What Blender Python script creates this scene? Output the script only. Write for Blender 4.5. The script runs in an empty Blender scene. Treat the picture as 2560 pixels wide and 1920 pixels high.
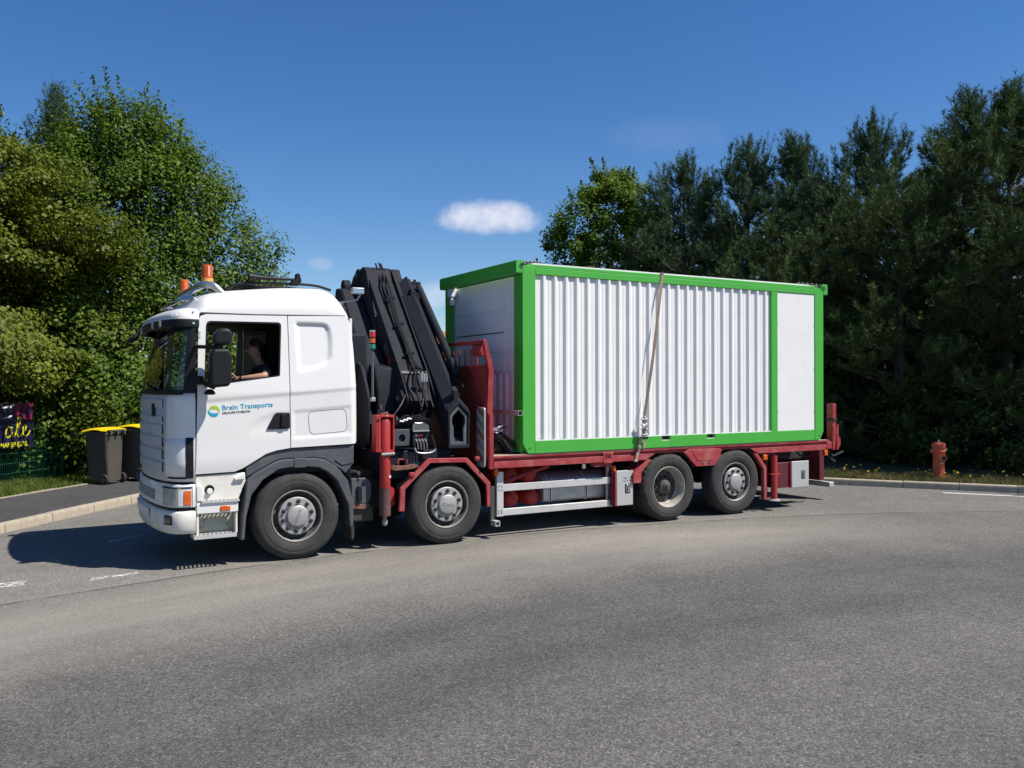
import bpy, math, random
import numpy as np
from math import sin, cos, pi, radians
from mathutils import Vector, Matrix
from mathutils.geometry import delaunay_2d_cdt

random.seed(7)
rng = np.random.default_rng(7)
scene = bpy.context.scene
COL = scene.collection

# ------------------------------------------------------------------ camera
CAM = (-1.1197, -10.1015, 2.067)
cam_data = bpy.data.cameras.new('camera')
cam_data.sensor_width = 36.0
cam_data.lens = 30.387
cam_data.clip_end = 3000
cam = bpy.data.objects.new('camera', cam_data)
cam.location = CAM
cam.rotation_euler = (radians(90.011), radians(0.108), radians(-29.762))
COL.objects.link(cam)
scene.camera = cam

# ------------------------------------------------------------------ sky and sun
SUN = Vector((0.52, -0.50, 1.0)).normalized()          # direction towards the sun
SUN_EL = math.asin(SUN.z)
SUN_ROT = math.atan2(SUN.x, SUN.y)
world = bpy.data.worlds.new('World')
scene.world = world
world.use_nodes = True
wn, wl = world.node_tree.nodes, world.node_tree.links
wn.clear()
w_out = wn.new('ShaderNodeOutputWorld')
w_bg = wn.new('ShaderNodeBackground')
w_sky = wn.new('ShaderNodeTexSky')
w_sky.sky_type = 'NISHITA'
w_sky.sun_disc = False
w_sky.sun_elevation = SUN_EL
w_sky.sun_rotation = SUN_ROT
w_sky.altitude = 300
w_sky.air_density = 1.0
w_sky.dust_density = 0.1
w_sky.ozone_density = 4.0
w_bg.inputs['Strength'].default_value = 0.088
wl.new(w_bg.outputs[0], w_out.inputs[0])


def clouds(src):
    """a few small fair-weather clouds, placed by direction"""
    tc = wn.new('ShaderNodeTexCoord')
    col = src
    specs = [((0.46473, 0.86509, 0.18878), 0.064, 0.021, 0.95, 1.0), ((0.6186, 0.7366, 0.2736), 0.075, 0.022, 0.05, 2.0),
             ((0.2939, 0.9463, 0.1349), 0.016, 0.009, 0.20, 3.0), ((0.4143, 0.9042, 0.1035), 0.032, 0.018, 0.42, 4.0)]
    for d, ax, ay, amount, seed in specs:
        c = Vector(d).normalized()
        rt = c.cross(Vector((0, 0, 1))).normalized()
        up = rt.cross(c)
        comps = []
        nz = wn.new('ShaderNodeTexNoise')
        nz.inputs['Scale'].default_value = 30
        nz.inputs['Detail'].default_value = 7
        nz.inputs['Roughness'].default_value = 0.62
        off = wn.new('ShaderNodeVectorMath'); off.operation = 'ADD'
        off.inputs[1].default_value = (seed, seed * 2, 0)
        wl.new(tc.outputs['Generated'], off.inputs[0]); wl.new(off.outputs[0], nz.inputs['Vector'])
        for vec, sc in ((rt, ax), (up, ay)):
            dp = wn.new('ShaderNodeVectorMath'); dp.operation = 'DOT_PRODUCT'
            dp.inputs[1].default_value = vec / sc
            wl.new(tc.outputs['Generated'], dp.inputs[0])
            p = wn.new('ShaderNodeMath'); p.operation = 'POWER'; p.inputs[1].default_value = 2
            ab = wn.new('ShaderNodeMath'); ab.operation = 'ABSOLUTE'
            wl.new(dp.outputs['Value'], ab.inputs[0]); wl.new(ab.outputs[0], p.inputs[0])
            comps.append(p)
        s = wn.new('ShaderNodeMath'); s.operation = 'ADD'
        wl.new(comps[0].outputs[0], s.inputs[0]); wl.new(comps[1].outputs[0], s.inputs[1])
        m1 = wn.new('ShaderNodeMath'); m1.operation = 'MULTIPLY_ADD'       # 1.15*noise... - r2
        m1.inputs[1].default_value = -0.55; m1.inputs[2].default_value = 0.12
        wl.new(s.outputs[0], m1.inputs[0])
        m2 = wn.new('ShaderNodeMath'); m2.operation = 'ADD'
        wl.new(m1.outputs[0], m2.inputs[0]); wl.new(nz.outputs['Fac'], m2.inputs[1])
        mr = wn.new('ShaderNodeMapRange'); mr.interpolation_type = 'SMOOTHSTEP'
        mr.inputs['From Min'].default_value = 0.02; mr.inputs['From Max'].default_value = 0.80
        mr.inputs['To Min'].default_value = 0; mr.inputs['To Max'].default_value = amount
        wl.new(m2.outputs[0], mr.inputs['Value'])
        front = wn.new('ShaderNodeVectorMath'); front.operation = 'DOT_PRODUCT'
        front.inputs[1].default_value = c
        wl.new(tc.outputs['Generated'], front.inputs[0])
        gt = wn.new('ShaderNodeMath'); gt.operation = 'GREATER_THAN'; gt.inputs[1].default_value = 0.5
        wl.new(front.outputs['Value'], gt.inputs[0])
        mm = wn.new('ShaderNodeMath'); mm.operation = 'MULTIPLY'
        wl.new(gt.outputs[0], mm.inputs[0]); wl.new(mr.outputs[0], mm.inputs[1])
        mx = wn.new('ShaderNodeMixRGB')
        mx.inputs['Color2'].default_value = (7.0, 7.1, 8.0, 1)
        wl.new(mm.outputs[0], mx.inputs['Fac']); wl.new(col, mx.inputs['Color1'])
        col = mx.outputs[0]
    return col


w_hs = wn.new('ShaderNodeHueSaturation')
w_hs.inputs['Saturation'].default_value = 1.26
w_hs.inputs['Hue'].default_value = 0.507
wl.new(w_sky.outputs[0], w_hs.inputs['Color'])
wl.new(clouds(w_hs.outputs[0]), w_bg.inputs['Color'])

sun_data = bpy.data.lights.new('sun', 'SUN')
sun_data.energy = 5.0
sun_data.angle = radians(0.53)
sun_data.color = (1.0, 0.94, 0.855)
sun = bpy.data.objects.new('sun', sun_data)
sun.rotation_euler = (-SUN).to_track_quat('-Z', 'Y').to_euler()
sun.location = (30, -30, 50)
COL.objects.link(sun)

scene.view_settings.view_transform = 'Standard'
scene.view_settings.look = 'None'
scene.view_settings.exposure = 0.45
scene.view_settings.gamma = 1.0
scene.view_settings.use_curve_mapping = False
scene.render.engine = 'CYCLES'


# ------------------------------------------------------------------ materials
MATS = {}


def mat(name, col, rough=0.5, metal=0.0, vary=0.08, scale=6.0, bump=0.0, bscale=60.0, coat=0.0, dirt=None, dirt_amt=0.0, dirt_scale=2.5, spec=0.5, emit=0):
    if name in MATS:
        return MATS[name]
    m = bpy.data.materials.new(name); m.use_nodes = True
    n, l = m.node_tree.nodes, m.node_tree.links
    b = n['Principled BSDF']
    b.inputs['Roughness'].default_value = rough
    b.inputs['Metallic'].default_value = metal
    b.inputs['Coat Weight'].default_value = coat
    b.inputs['Coat Roughness'].default_value = 0.06
    b.inputs['Specular IOR Level'].default_value = spec
    tc = n.new('ShaderNodeTexCoord')
    nz = n.new('ShaderNodeTexNoise'); nz.inputs['Scale'].default_value = scale
    nz.inputs['Detail'].default_value = 6; nz.inputs['Roughness'].default_value = 0.65
    l.new(tc.outputs['Object'], nz.inputs['Vector'])
    r = n.new('ShaderNodeValToRGB')
    lo = [max(0, c * (1 - vary)) for c in col[:3]]; hi = [min(1, c * (1 + vary)) for c in col[:3]]
    r.color_ramp.elements[0].color = (*lo, 1); r.color_ramp.elements[1].color = (*hi, 1)
    r.color_ramp.elements[0].position = 0.3; r.color_ramp.elements[1].position = 0.7
    l.new(nz.outputs['Fac'], r.inputs['Fac'])
    out = r.outputs[0]
    if dirt is not None:
        n2 = n.new('ShaderNodeTexNoise'); n2.inputs['Scale'].default_value = dirt_scale
        n2.inputs['Detail'].default_value = 9; n2.inputs['Roughness'].default_value = 0.72
        l.new(tc.outputs['Object'], n2.inputs['Vector'])
        mr = n.new('ShaderNodeMapRange'); mr.inputs['From Min'].default_value = 0.45; mr.inputs['From Max'].default_value = 0.75
        mr.inputs['To Max'].default_value = dirt_amt
        l.new(n2.outputs['Fac'], mr.inputs['Value'])
        mx = n.new('ShaderNodeMixRGB'); mx.inputs['Color2'].default_value = (*dirt, 1)
        l.new(mr.outputs[0], mx.inputs['Fac']); l.new(out, mx.inputs['Color1'])
        out = mx.outputs[0]
        rr = n.new('ShaderNodeMapRange'); rr.inputs['To Min'].default_value = rough; rr.inputs['To Max'].default_value = min(1, rough + 0.35)
        l.new(n2.outputs['Fac'], rr.inputs['Value']); l.new(rr.outputs[0], b.inputs['Roughness'])
    l.new(out, b.inputs['Base Color'])
    if bump > 0:
        n3 = n.new('ShaderNodeTexNoise'); n3.inputs['Scale'].default_value = bscale; n3.inputs['Detail'].default_value = 4
        l.new(tc.outputs['Object'], n3.inputs['Vector'])
        bp = n.new('ShaderNodeBump'); bp.inputs['Strength'].default_value = bump; bp.inputs['Distance'].default_value = 0.01
        l.new(n3.outputs['Fac'], bp.inputs['Height']); l.new(bp.outputs[0], b.inputs['Normal'])
    MATS[name] = m
    return m


def leaf_mat(name, c1, c2, trans=0.3, rough=0.55):
    m = bpy.data.materials.new(name); m.use_nodes = True
    n, l = m.node_tree.nodes, m.node_tree.links
    n.remove(n['Principled BSDF'])
    out = n['Material Output']
    geo = n.new('ShaderNodeNewGeometry')
    ramp = n.new('ShaderNodeValToRGB')
    ramp.color_ramp.elements[0].color = (*c1, 1); ramp.color_ramp.elements[1].color = (*c2, 1)
    tcl = n.new('ShaderNodeTexCoord'); nzl = n.new('ShaderNodeTexNoise'); nzl.inputs['Scale'].default_value = 0.9; nzl.inputs['Detail'].default_value = 3
    l.new(tcl.outputs['Object'], nzl.inputs['Vector'])
    mxl = n.new('ShaderNodeMath'); mxl.operation = 'MULTIPLY_ADD'; mxl.inputs[1].default_value = 0.55
    mr1 = n.new('ShaderNodeMapRange'); mr1.inputs['From Min'].default_value = 0.3; mr1.inputs['From Max'].default_value = 0.7; mr1.inputs['To Max'].default_value = 0.45
    l.new(nzl.outputs['Fac'], mr1.inputs['Value']); l.new(geo.outputs['Random Per Island'], mxl.inputs[0]); l.new(mr1.outputs[0], mxl.inputs[2])
    l.new(mxl.outputs[0], ramp.inputs['Fac'])
    d = n.new('ShaderNodeBsdfDiffuse'); t = n.new('ShaderNodeBsdfTranslucent'); g = n.new('ShaderNodeBsdfGlossy')
    g.inputs['Roughness'].default_value = rough; g.inputs['Color'].default_value = (0.8, 0.85, 0.8, 1)
    l.new(ramp.outputs[0], d.inputs['Color']); l.new(ramp.outputs[0], t.inputs['Color'])
    m1 = n.new('ShaderNodeMixShader'); m1.inputs[0].default_value = trans
    l.new(d.outputs[0], m1.inputs[1]); l.new(t.outputs[0], m1.inputs[2])
    m2 = n.new('ShaderNodeMixShader'); m2.inputs[0].default_value = 0.018
    l.new(m1.outputs[0], m2.inputs[1]); l.new(g.outputs[0], m2.inputs[2])
    l.new(m2.outputs[0], out.inputs[0])
    return m


WHITE = mat('cab_white_paint', (0.71, 0.70, 0.68), 0.32, vary=0.012, scale=1.5, coat=0.35, dirt=(0.56, 0.52, 0.45), dirt_amt=0.18, dirt_scale=1.7)
WHITE_OLD = mat('worn_white_paint', (0.70, 0.68, 0.62), 0.45, vary=0.04, dirt=(0.36, 0.30, 0.20), dirt_amt=0.55, dirt_scale=6)
FRONTSHADE = mat('front_shaded_paint', (0.46, 0.47, 0.49), 0.4, vary=0.05, scale=4, coat=0.2, dirt=(0.40, 0.38, 0.34), dirt_amt=0.4, dirt_scale=5)  # grey base holds the shade of the cab front, plus dirt
BLACKP = mat('black_plastic', (0.009, 0.0095, 0.0115), 0.5, spec=0.28, vary=0.2, bump=0.08, bscale=300)
GREYP = mat('grey_mudguard_plastic', (0.062, 0.068, 0.080), 0.55, vary=0.12, dirt=(0.16, 0.15, 0.14), dirt_amt=0.5, dirt_scale=4, bump=0.06, bscale=240)
CRANE = mat('crane_dark_paint', (0.0095, 0.0115, 0.0185), 0.56, spec=0.25, vary=0.12, scale=3, dirt=(0.028, 0.029, 0.036), dirt_amt=0.3, dirt_scale=5)
CRANE2 = mat('crane_edge_grey', (0.085, 0.09, 0.098), 0.5, vary=0.15, dirt=(0.05, 0.05, 0.05), dirt_amt=0.6, dirt_scale=12)
RED = mat('red_frame_paint', (0.27, 0.015, 0.021), 0.42, vary=0.12, scale=8, dirt=(0.36, 0.13, 0.11), dirt_amt=0.35, dirt_scale=7)
REDW = mat('worn_red_rail_paint', (0.30, 0.026, 0.032), 0.5, vary=0.18, scale=9, dirt=(0.46, 0.22, 0.19), dirt_amt=0.55, dirt_scale=4)
REDB = mat('stabiliser_red_paint', (0.40, 0.026, 0.024), 0.36, vary=0.1, scale=6, dirt=(0.15, 0.05, 0.04), dirt_amt=0.5, dirt_scale=5)
REDT = mat('air_tank_red', (0.48, 0.035, 0.03), 0.35, vary=0.08, dirt=(0.25, 0.08, 0.06), dirt_amt=0.4, dirt_scale=9)
ALU = mat('aluminium', (0.62, 0.61, 0.59), 0.42, metal=0.55, vary=0.06, scale=5, dirt=(0.35, 0.33, 0.29), dirt_amt=0.45, dirt_scale=6)
ALUT = mat('tank_aluminium', (0.42, 0.43, 0.45), 0.34, metal=0.8, vary=0.06, dirt=(0.22, 0.20, 0.18), dirt_amt=0.5, dirt_scale=4)
STEEL = mat('box_steel', (0.50, 0.50, 0.49), 0.4, metal=0.4, vary=0.03, dirt=(0.33, 0.32, 0.30), dirt_amt=0.3)
CHROME = mat('chrome', (0.78, 0.77, 0.75), 0.13, metal=1.0, vary=0.03)
RUBBER = mat('tyre_rubber', (0.030, 0.029, 0.028), 0.72, vary=0.15, scale=9, dirt=(0.080, 0.073, 0.065), dirt_amt=0.55, dirt_scale=5, bump=0.12, bscale=90)
RIM = mat('wheel_silver', (0.40, 0.39, 0.38), 0.42, metal=0.45, vary=0.08, dirt=(0.15, 0.13, 0.11), dirt_amt=0.55, dirt_scale=14)
RIMD = mat('wheel_well_dark', (0.06, 0.056, 0.052), 0.6, vary=0.3, dirt=(0.14, 0.12, 0.10), dirt_amt=0.6, dirt_scale=12)
RIMLIP = mat('rim_lip', (0.33, 0.31, 0.29), 0.45, metal=0.5, vary=0.1, dirt=(0.12, 0.10, 0.08), dirt_amt=0.6, dirt_scale=10)
NUT = mat('nut_cap', (0.03, 0.03, 0.03), 0.4)
CHASSIS = mat('chassis_black', (0.016, 0.015, 0.015), 0.6, vary=0.3, dirt=(0.05, 0.04, 0.035), dirt_amt=0.6, dirt_scale=6)
RUSTY = mat('rusty_steel', (0.16, 0.07, 0.05), 0.7, vary=0.3, dirt=(0.30, 0.18, 0.13), dirt_amt=0.6, dirt_scale=12)
GREEN = mat('container_green', (0.050, 0.36, 0.034), 0.42, vary=0.03, scale=2, dirt=(0.09, 0.38, 0.07), dirt_amt=0.25, dirt_scale=3)
CWHITE = mat('container_white', (0.74, 0.735, 0.72), 0.45, vary=0.02, scale=2, dirt=(0.60, 0.585, 0.55), dirt_amt=0.4, dirt_scale=2.6)
SHUT = mat('container_end_white', (0.74, 0.75, 0.78), 0.5, vary=0.02)
AMBER = mat('amber_lens', (0.60, 0.105, 0.008), 0.18, vary=0.25, scale=18, coat=0.5)
AMBERD = mat('amber_base', (0.70, 0.36, 0.10), 0.35)
REDL = mat('red_lens', (0.55, 0.02, 0.03), 0.25)
GREENL = mat('green_lens', (0.02, 0.24, 0.17), 0.25)
LENS = mat('headlamp_lens', (0.42, 0.43, 0.42), 0.12, metal=0.3, vary=0.2, scale=14, coat=0.6)
WOOD = mat('deck_wood', (0.30, 0.20, 0.13), 0.75, vary=0.25, scale=10)
WEB = mat('strap_webbing', (0.40, 0.30, 0.22), 0.8, vary=0.25, scale=25, dirt=(0.14, 0.09, 0.07), dirt_amt=0.6, dirt_scale=3)
SKIN = mat('skin', (0.42, 0.22, 0.14), 0.5, vary=0.08)
SHIRT = mat('dark_shirt', (0.018, 0.020, 0.026), 0.9, vary=0.2)
HAIR = mat('short_dark_hair', (0.02, 0.015, 0.012), 0.8)
INTER = mat('cab_interior', (0.022, 0.022, 0.024), 0.8, vary=0.15)
BLUEINK = mat('blue_lettering', (0.018, 0.29, 0.47), 0.4, vary=0.01)
GREENINK = mat('green_logo', (0.34, 0.50, 0.05), 0.4, vary=0.01)
GREYINK = mat('grey_lettering', (0.085, 0.08, 0.08), 0.4, vary=0.01)
BLACKINK = mat('black_lettering', (0.02, 0.02, 0.02), 0.4, vary=0.01)
STONE = mat('kerb_concrete', (0.36, 0.31, 0.24), 0.85, vary=0.12, scale=9, bump=0.3, bscale=120, dirt=(0.20, 0.17, 0.13), dirt_amt=0.5, dirt_scale=5)
BARK = mat('bark', (0.075, 0.058, 0.045), 0.9, vary=0.3, scale=12, bump=0.6, bscale=30)
FENCE = mat('green_fence_coating', (0.012, 0.11, 0.065), 0.5, vary=0.08)
BIN = mat('bin_grey_brown', (0.070, 0.064, 0.052), 0.55, vary=0.06, dirt=(0.085, 0.08, 0.07), dirt_amt=0.4)
YEL = mat('bin_yellow_lid', (0.80, 0.58, 0.012), 0.4, vary=0.04)
GRNLID = mat('bin_green_lid', (0.015, 0.24, 0.10), 0.4)
HYD = mat('hydrant_red', (0.62, 0.115, 0.045), 0.5, vary=0.1, dirt=(0.42, 0.14, 0.09), dirt_amt=0.4, dirt_scale=8)
MARK = mat('road_paint', (0.50, 0.50, 0.48), 0.8, vary=0.1, scale=30)


def glass_mat():
    m = bpy.data.materials.new('window_glass'); m.use_nodes = True
    n, l = m.node_tree.nodes, m.node_tree.links
    n.remove(n['Principled BSDF'])
    t = n.new('ShaderNodeBsdfTransparent'); t.inputs[0].default_value = (0.30, 0.36, 0.34, 1)
    g = n.new('ShaderNodeBsdfGlossy'); g.inputs['Roughness'].default_value = 0.02
    fr = n.new('ShaderNodeFresnel'); fr.inputs['IOR'].default_value = 1.75
    mx = n.new('ShaderNodeMixShader')
    l.new(fr.outputs[0], mx.inputs[0]); l.new(t.outputs[0], mx.inputs[1]); l.new(g.outputs[0], mx.inputs[2])
    l.new(mx.outputs[0], n['Material Output'].inputs[0])
    return m


GLASS = glass_mat()


# ------------------------------------------------------------------ mesh helpers
def V(*a):
    return Vector(a)


class MB:
    def __init__(self):
        self.v = []; self.f = []

    def add(self, vs, fs):
        o = len(self.v)
        self.v += [tuple(p) for p in vs]
        self.f += [tuple(i + o for i in f) for f in fs]
        return self

    def box(self, a, b):
        x0, x1 = sorted((a[0], b[0])); y0, y1 = sorted((a[1], b[1])); z0, z1 = sorted((a[2], b[2]))
        vs = [(x0, y0, z0), (x1, y0, z0), (x1, y1, z0), (x0, y1, z0), (x0, y0, z1), (x1, y0, z1), (x1, y1, z1), (x0, y1, z1)]
        return self.add(vs, [(0, 3, 2, 1), (4, 5, 6, 7), (0, 1, 5, 4), (1, 2, 6, 5), (2, 3, 7, 6), (3, 0, 4, 7)])

    def prism(self, poly, axis, a, b, shear=(0, 0, 0)):
        """poly in the two other axes (cyclic-free order: x,y,z without axis), extruded a..b"""
        def mk(p, t, s):
            if axis == 'x': q = (t, p[0], p[1])
            elif axis == 'y': q = (p[0], t, p[1])
            else: q = (p[0], p[1], t)
            return tuple(q[i] + s[i] for i in range(3))
        n = len(poly)
        vs = [mk(p, a, (0, 0, 0)) for p in poly] + [mk(p, b, shear) for p in poly]
        fs = [tuple(range(n - 1, -1, -1)), tuple(range(n, 2 * n))]
        fs += [(i, (i + 1) % n, n + (i + 1) % n, n + i) for i in range(n)]
        return self.add(vs, fs)

    def ring(self, outer, inner, axis, a, b, shear=(0, 0, 0)):
        """frame between two same-length polygons, extruded"""
        def mk(p, t, s):
            if axis == 'x': q = (t, p[0], p[1])
            elif axis == 'y': q = (p[0], t, p[1])
            else: q = (p[0], p[1], t)
            return tuple(q[i] + s[i] for i in range(3))
        n = len(outer); Z = (0, 0, 0)
        vs = [mk(p, a, Z) for p in outer] + [mk(p, a, Z) for p in inner] + [mk(p, b, shear) for p in outer] + [mk(p, b, shear) for p in inner]
        fs = []
        for i in range(n):
            j = (i + 1) % n
            fs += [(i, j, n + j, n + i), (2 * n + i, 3 * n + i, 3 * n + j, 2 * n + j), (i, 2 * n + i, 2 * n + j, j), (n + i, n + j, 3 * n + j, 3 * n + i)]
        return self.add(vs, fs)

    def tube(self, path, r, n=10, caps=True):
        path = [Vector(p) for p in path]
        rs = r if isinstance(r, (list, tuple)) else [r] * len(path)
        vs, fs = [], []
        prev = None
        for i, p in enumerate(path):
            t = (path[min(i + 1, len(path) - 1)] - path[max(i - 1, 0)]).normalized()
            if prev is None:
                ref = Vector((0, 0, 1)) if abs(t.z) < 0.9 else Vector((1, 0, 0))
                u = t.cross(ref).normalized()
            else:
                u = (prev - t * prev.dot(t)).normalized()
            prev = u
            w = t.cross(u)
            for k in range(n):
                a = 2 * pi * k / n
                vs.append(p + (u * cos(a) + w * sin(a)) * rs[i])
        for i in range(len(path) - 1):
            for k in range(n):
                fs.append((i * n + k, i * n + (k + 1) % n, (i + 1) * n + (k + 1) % n, (i + 1) * n + k))
        if caps:
            fs.append(tuple(range(n - 1, -1, -1)))
            fs.append(tuple((len(path) - 1) * n + k for k in range(n)))
        return self.add(vs, fs)

    def lathe(self, prof, origin, axis='y', n=48, closed=False):
        """prof: list of (radius, offset along axis)"""
        vs, fs = [], []
        o = Vector(origin)
        for r, h in prof:
            for k in range(n):
                a = 2 * pi * k / n
                if axis == 'y': p = (r * cos(a), h, r * sin(a))
                elif axis == 'x': p = (h, r * cos(a), r * sin(a))
                else: p = (r * cos(a), r * sin(a), h)
                vs.append(o + Vector(p))
        m = len(prof)
        for i in range(m - (0 if closed else 1)):
            j = (i + 1) % m
            for k in range(n):
                fs.append((i * n + k, j * n + k, j * n + (k + 1) % n, i * n + (k + 1) % n))
        return self.add(vs, fs)

    def disc(self, c, r, axis='y', n=32, h=0.004):
        return self.lathe([(0.0001, 0), (r, 0), (r, h), (0.0001, h)], c, axis, n)

    def grid(self, pts):
        nu, nv = len(pts), len(pts[0])
        vs = [p for row in pts for p in row]
        fs = [(i * nv + j, i * nv + j + 1, (i + 1) * nv + j + 1, (i + 1) * nv + j) for i in range(nu - 1) for j in range(nv - 1)]
        return self.add(vs, fs)

    def xform(self, M):
        self.v = [tuple(M @ Vector(p)) for p in self.v]
        return self

    def build(self, name, m, parent=None, bevel=0.0, seg=2, angle=35, solid=0.0, sub=0, fix=True, centre=(1.3, 1.25, 2.0)):
        me = bpy.data.meshes.new(name)
        me.from_pydata(self.v, [], self.f)
        if fix:
            import bmesh
            bm = bmesh.new(); bm.from_mesh(me)
            bmesh.ops.remove_doubles(bm, verts=bm.verts, dist=1e-5)
            bmesh.ops.recalc_face_normals(bm, faces=bm.faces)
            if solid:                                   # thicken towards the cab's inside, real rim faces
                bm.normal_update()
                c = Vector(centre)
                vs = list(bm.verts); fs = list(bm.faces)
                flip = sum((f.calc_center_median() - c).dot(f.normal) for f in fs) < 0
                bnd = [e for e in bm.edges if e.is_boundary]
                m2 = {v: bm.verts.new(v.co - v.normal * (solid if not flip else -solid)) for v in vs}
                for f in fs: bm.faces.new([m2[v] for v in reversed(f.verts)])
                for e in bnd:
                    a, b = e.verts
                    bm.faces.new([a, b, m2[b], m2[a]])
                bmesh.ops.recalc_face_normals(bm, faces=bm.faces)
            bm.to_mesh(me); bm.free()
        return link(name, me, m, parent, bevel, seg, angle, 0.0, sub)


BASE = {}


def link(name, me, m, parent=None, bevel=0.0, seg=2, angle=35, solid=0.0, sub=0):
    o = bpy.data.objects.new(name, me)
    COL.objects.link(o)
    me.materials.append(m)
    me.shade_smooth()
    me.set_sharp_from_angle(angle=radians(angle))
    if solid:
        s = o.modifiers.new('solid', 'SOLIDIFY'); s.thickness = solid; s.offset = -1
    if bevel:
        b = o.modifiers.new('bevel', 'BEVEL'); b.width = bevel; b.segments = seg; b.limit_method = 'ANGLE'; b.angle_limit = radians(40)
    if sub:
        s = o.modifiers.new('sub', 'SUBSURF'); s.levels = sub; s.render_levels = sub
    if parent is not None:
        o.parent = parent
        if parent.name in BASE and BASE[parent.name]:
            o.matrix_parent_inverse = Matrix.Translation(parent.location).inverted()
    return o


def thing(name, label, cat, loc=(0, 0, 0), rz=0.0, group=None, world_coords=False):
    o = bpy.data.objects.new(name, None)
    o.empty_display_size = 0.2
    o.location = loc; o.rotation_euler = (0, 0, rz)
    COL.objects.link(o)
    BASE[o.name] = world_coords
    return tag(o, label, cat, group)


def tag(o, label, cat, group=None, kind=None):
    o['label'] = label; o['category'] = cat
    if group: o['group'] = group
    if kind: o['kind'] = kind
    return o


def structure(o):
    o['kind'] = 'structure'
    return o


def copy_tree(o, parent=None):
    c = o.copy(); COL.objects.link(c)
    BASE[c.name] = BASE.get(o.name, False)
    c.parent = parent
    for ch in list(o.children):
        copy_tree(ch, c)
    return c


def np_mesh(name, verts, nper, m, parent=None):
    """many separate faces, nper vertices each"""
    verts = np.asarray(verts, dtype=np.float32).reshape(-1, 3)
    nf = len(verts) // nper
    me = bpy.data.meshes.new(name)
    me.vertices.add(len(verts)); me.vertices.foreach_set('co', verts.ravel())
    me.loops.add(len(verts)); me.loops.foreach_set('vertex_index', np.arange(len(verts), dtype=np.int32))
    me.polygons.add(nf)
    me.polygons.foreach_set('loop_start', np.arange(0, len(verts), nper, dtype=np.int32))
    me.polygons.foreach_set('loop_total', np.full(nf, nper, dtype=np.int32))
    me.update(calc_edges=True)
    o = bpy.data.objects.new(name, me); COL.objects.link(o)
    me.materials.append(m)
    if parent is not None:
        o.parent = parent
    return o


def inside(poly, x, y):
    c = False; n = len(poly); j = n - 1
    for i in range(n):
        xi, yi = poly[i]; xj, yj = poly[j]
        if (yi > y) != (yj > y) and x < (xj - xi) * (y - yi) / (yj - yi) + xi:
            c = not c
        j = i
    return c


def dens(poly, step):
    out = []
    for i in range(len(poly)):
        a, b = poly[i], poly[(i + 1) % len(poly)]
        k = max(1, int(math.dist(a, b) / step))
        for t in range(k):
            out.append((a[0] + (b[0] - a[0]) * t / k, a[1] + (b[1] - a[1]) * t / k))
    return out


def rounded(poly, r, n=5):
    """round all corners of a polygon (r may be a list)"""
    out = []
    m = len(poly)
    for i in range(m):
        p0, p, p1 = Vector(poly[i - 1]), Vector(poly[i]), Vector(poly[(i + 1) % m])
        rr = r[i] if isinstance(r, (list, tuple)) else r
        if rr <= 0:
            out.append(tuple(p)); continue
        d0, d1 = (p0 - p), (p1 - p)
        rr = min(rr, d0.length * 0.45, d1.length * 0.45)
        a, b = p + d0.normalized() * rr, p + d1.normalized() * rr
        for k in range(n + 1):
            t = k / n
            out.append(tuple(a * (1 - t) ** 2 + p * 2 * t * (1 - t) + b * t * t))
    return out


def panel(outline, holes, h, step=0.03):
    """sheet in xz lifted to y=h(x,z); constrained Delaunay with holes"""
    loops = [dens(outline, step)] + [dens(q, step) for q in holes]
    vs, es = [], []
    for lp in loops:
        o = len(vs); vs += lp
        es += [(o + i, o + (i + 1) % len(lp)) for i in range(len(lp))]
    bpts = np.array(vs)
    xs = [p[0] for p in outline]; zs = [p[1] for p in outline]
    x = min(xs) + step / 2
    k = 0
    while x < max(xs):
        zz = min(zs) + step * (0.5 if k % 2 else 1.0)
        while zz < max(zs):
            if inside(loops[0], x, zz) and not any(inside(q, x, zz) for q in loops[1:]):
                if np.min((bpts[:, 0] - x) ** 2 + (bpts[:, 1] - zz) ** 2) > (step * 0.45) ** 2:
                    vs.append((x, zz))
            zz += step
        x += step; k += 1
    res = delaunay_2d_cdt([Vector(p) for p in vs], es, [], 0, 1e-6)
    mb = MB()
    pts = [(p.x, h(p.x, p.y), p.y) for p in res[0]]
    fs = []
    for f in res[2]:
        cx = sum(res[0][i].x for i in f) / len(f); cz = sum(res[0][i].y for i in f) / len(f)
        if inside(loops[0], cx, cz) and not any(inside(q, cx, cz) for q in loops[1:]):
            fs.append(tuple(f))
    mb.add(pts, fs)
    return mb


def text_mesh(name, body, size, m, M, parent=None, extrude=0.001, offset=0.0, spacing=1.0, sx=1.0, align='LEFT'):
    cu = bpy.data.curves.new(name, 'FONT')
    cu.body = body; cu.size = size; cu.extrude = extrude; cu.offset = offset; cu.space_character = spacing
    cu.align_x = align
    cu.resolution_u = 3
    tmp = bpy.data.objects.new(name + '_tmp', cu); COL.objects.link(tmp)
    dg = bpy.context.evaluated_depsgraph_get()
    me = bpy.data.meshes.new_from_object(tmp.evaluated_get(dg))
    bpy.data.objects.remove(tmp)
    me.transform(M @ Matrix.Diagonal((sx, 1, 1, 1)))
    me.name = name
    me.materials.clear()
    o = bpy.data.objects.new(name, me); COL.objects.link(o)
    me.materials.append(m)
    if parent is not None:
        o.parent = parent
        if BASE.get(parent.name):
            o.matrix_parent_inverse = Matrix.Translation(parent.location).inverted()
    return o


def interp(tab, x):
    if x <= tab[0][0]: return tab[0][1]
    for (a, b), (c, d) in zip(tab, tab[1:]):
        if x <= c: return b + (d - b) * (x - a) / (c - a)
    return tab[-1][1]


def smooth01(t):
    t = min(1, max(0, t)); return t * t * (3 - 2 * t)


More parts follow.
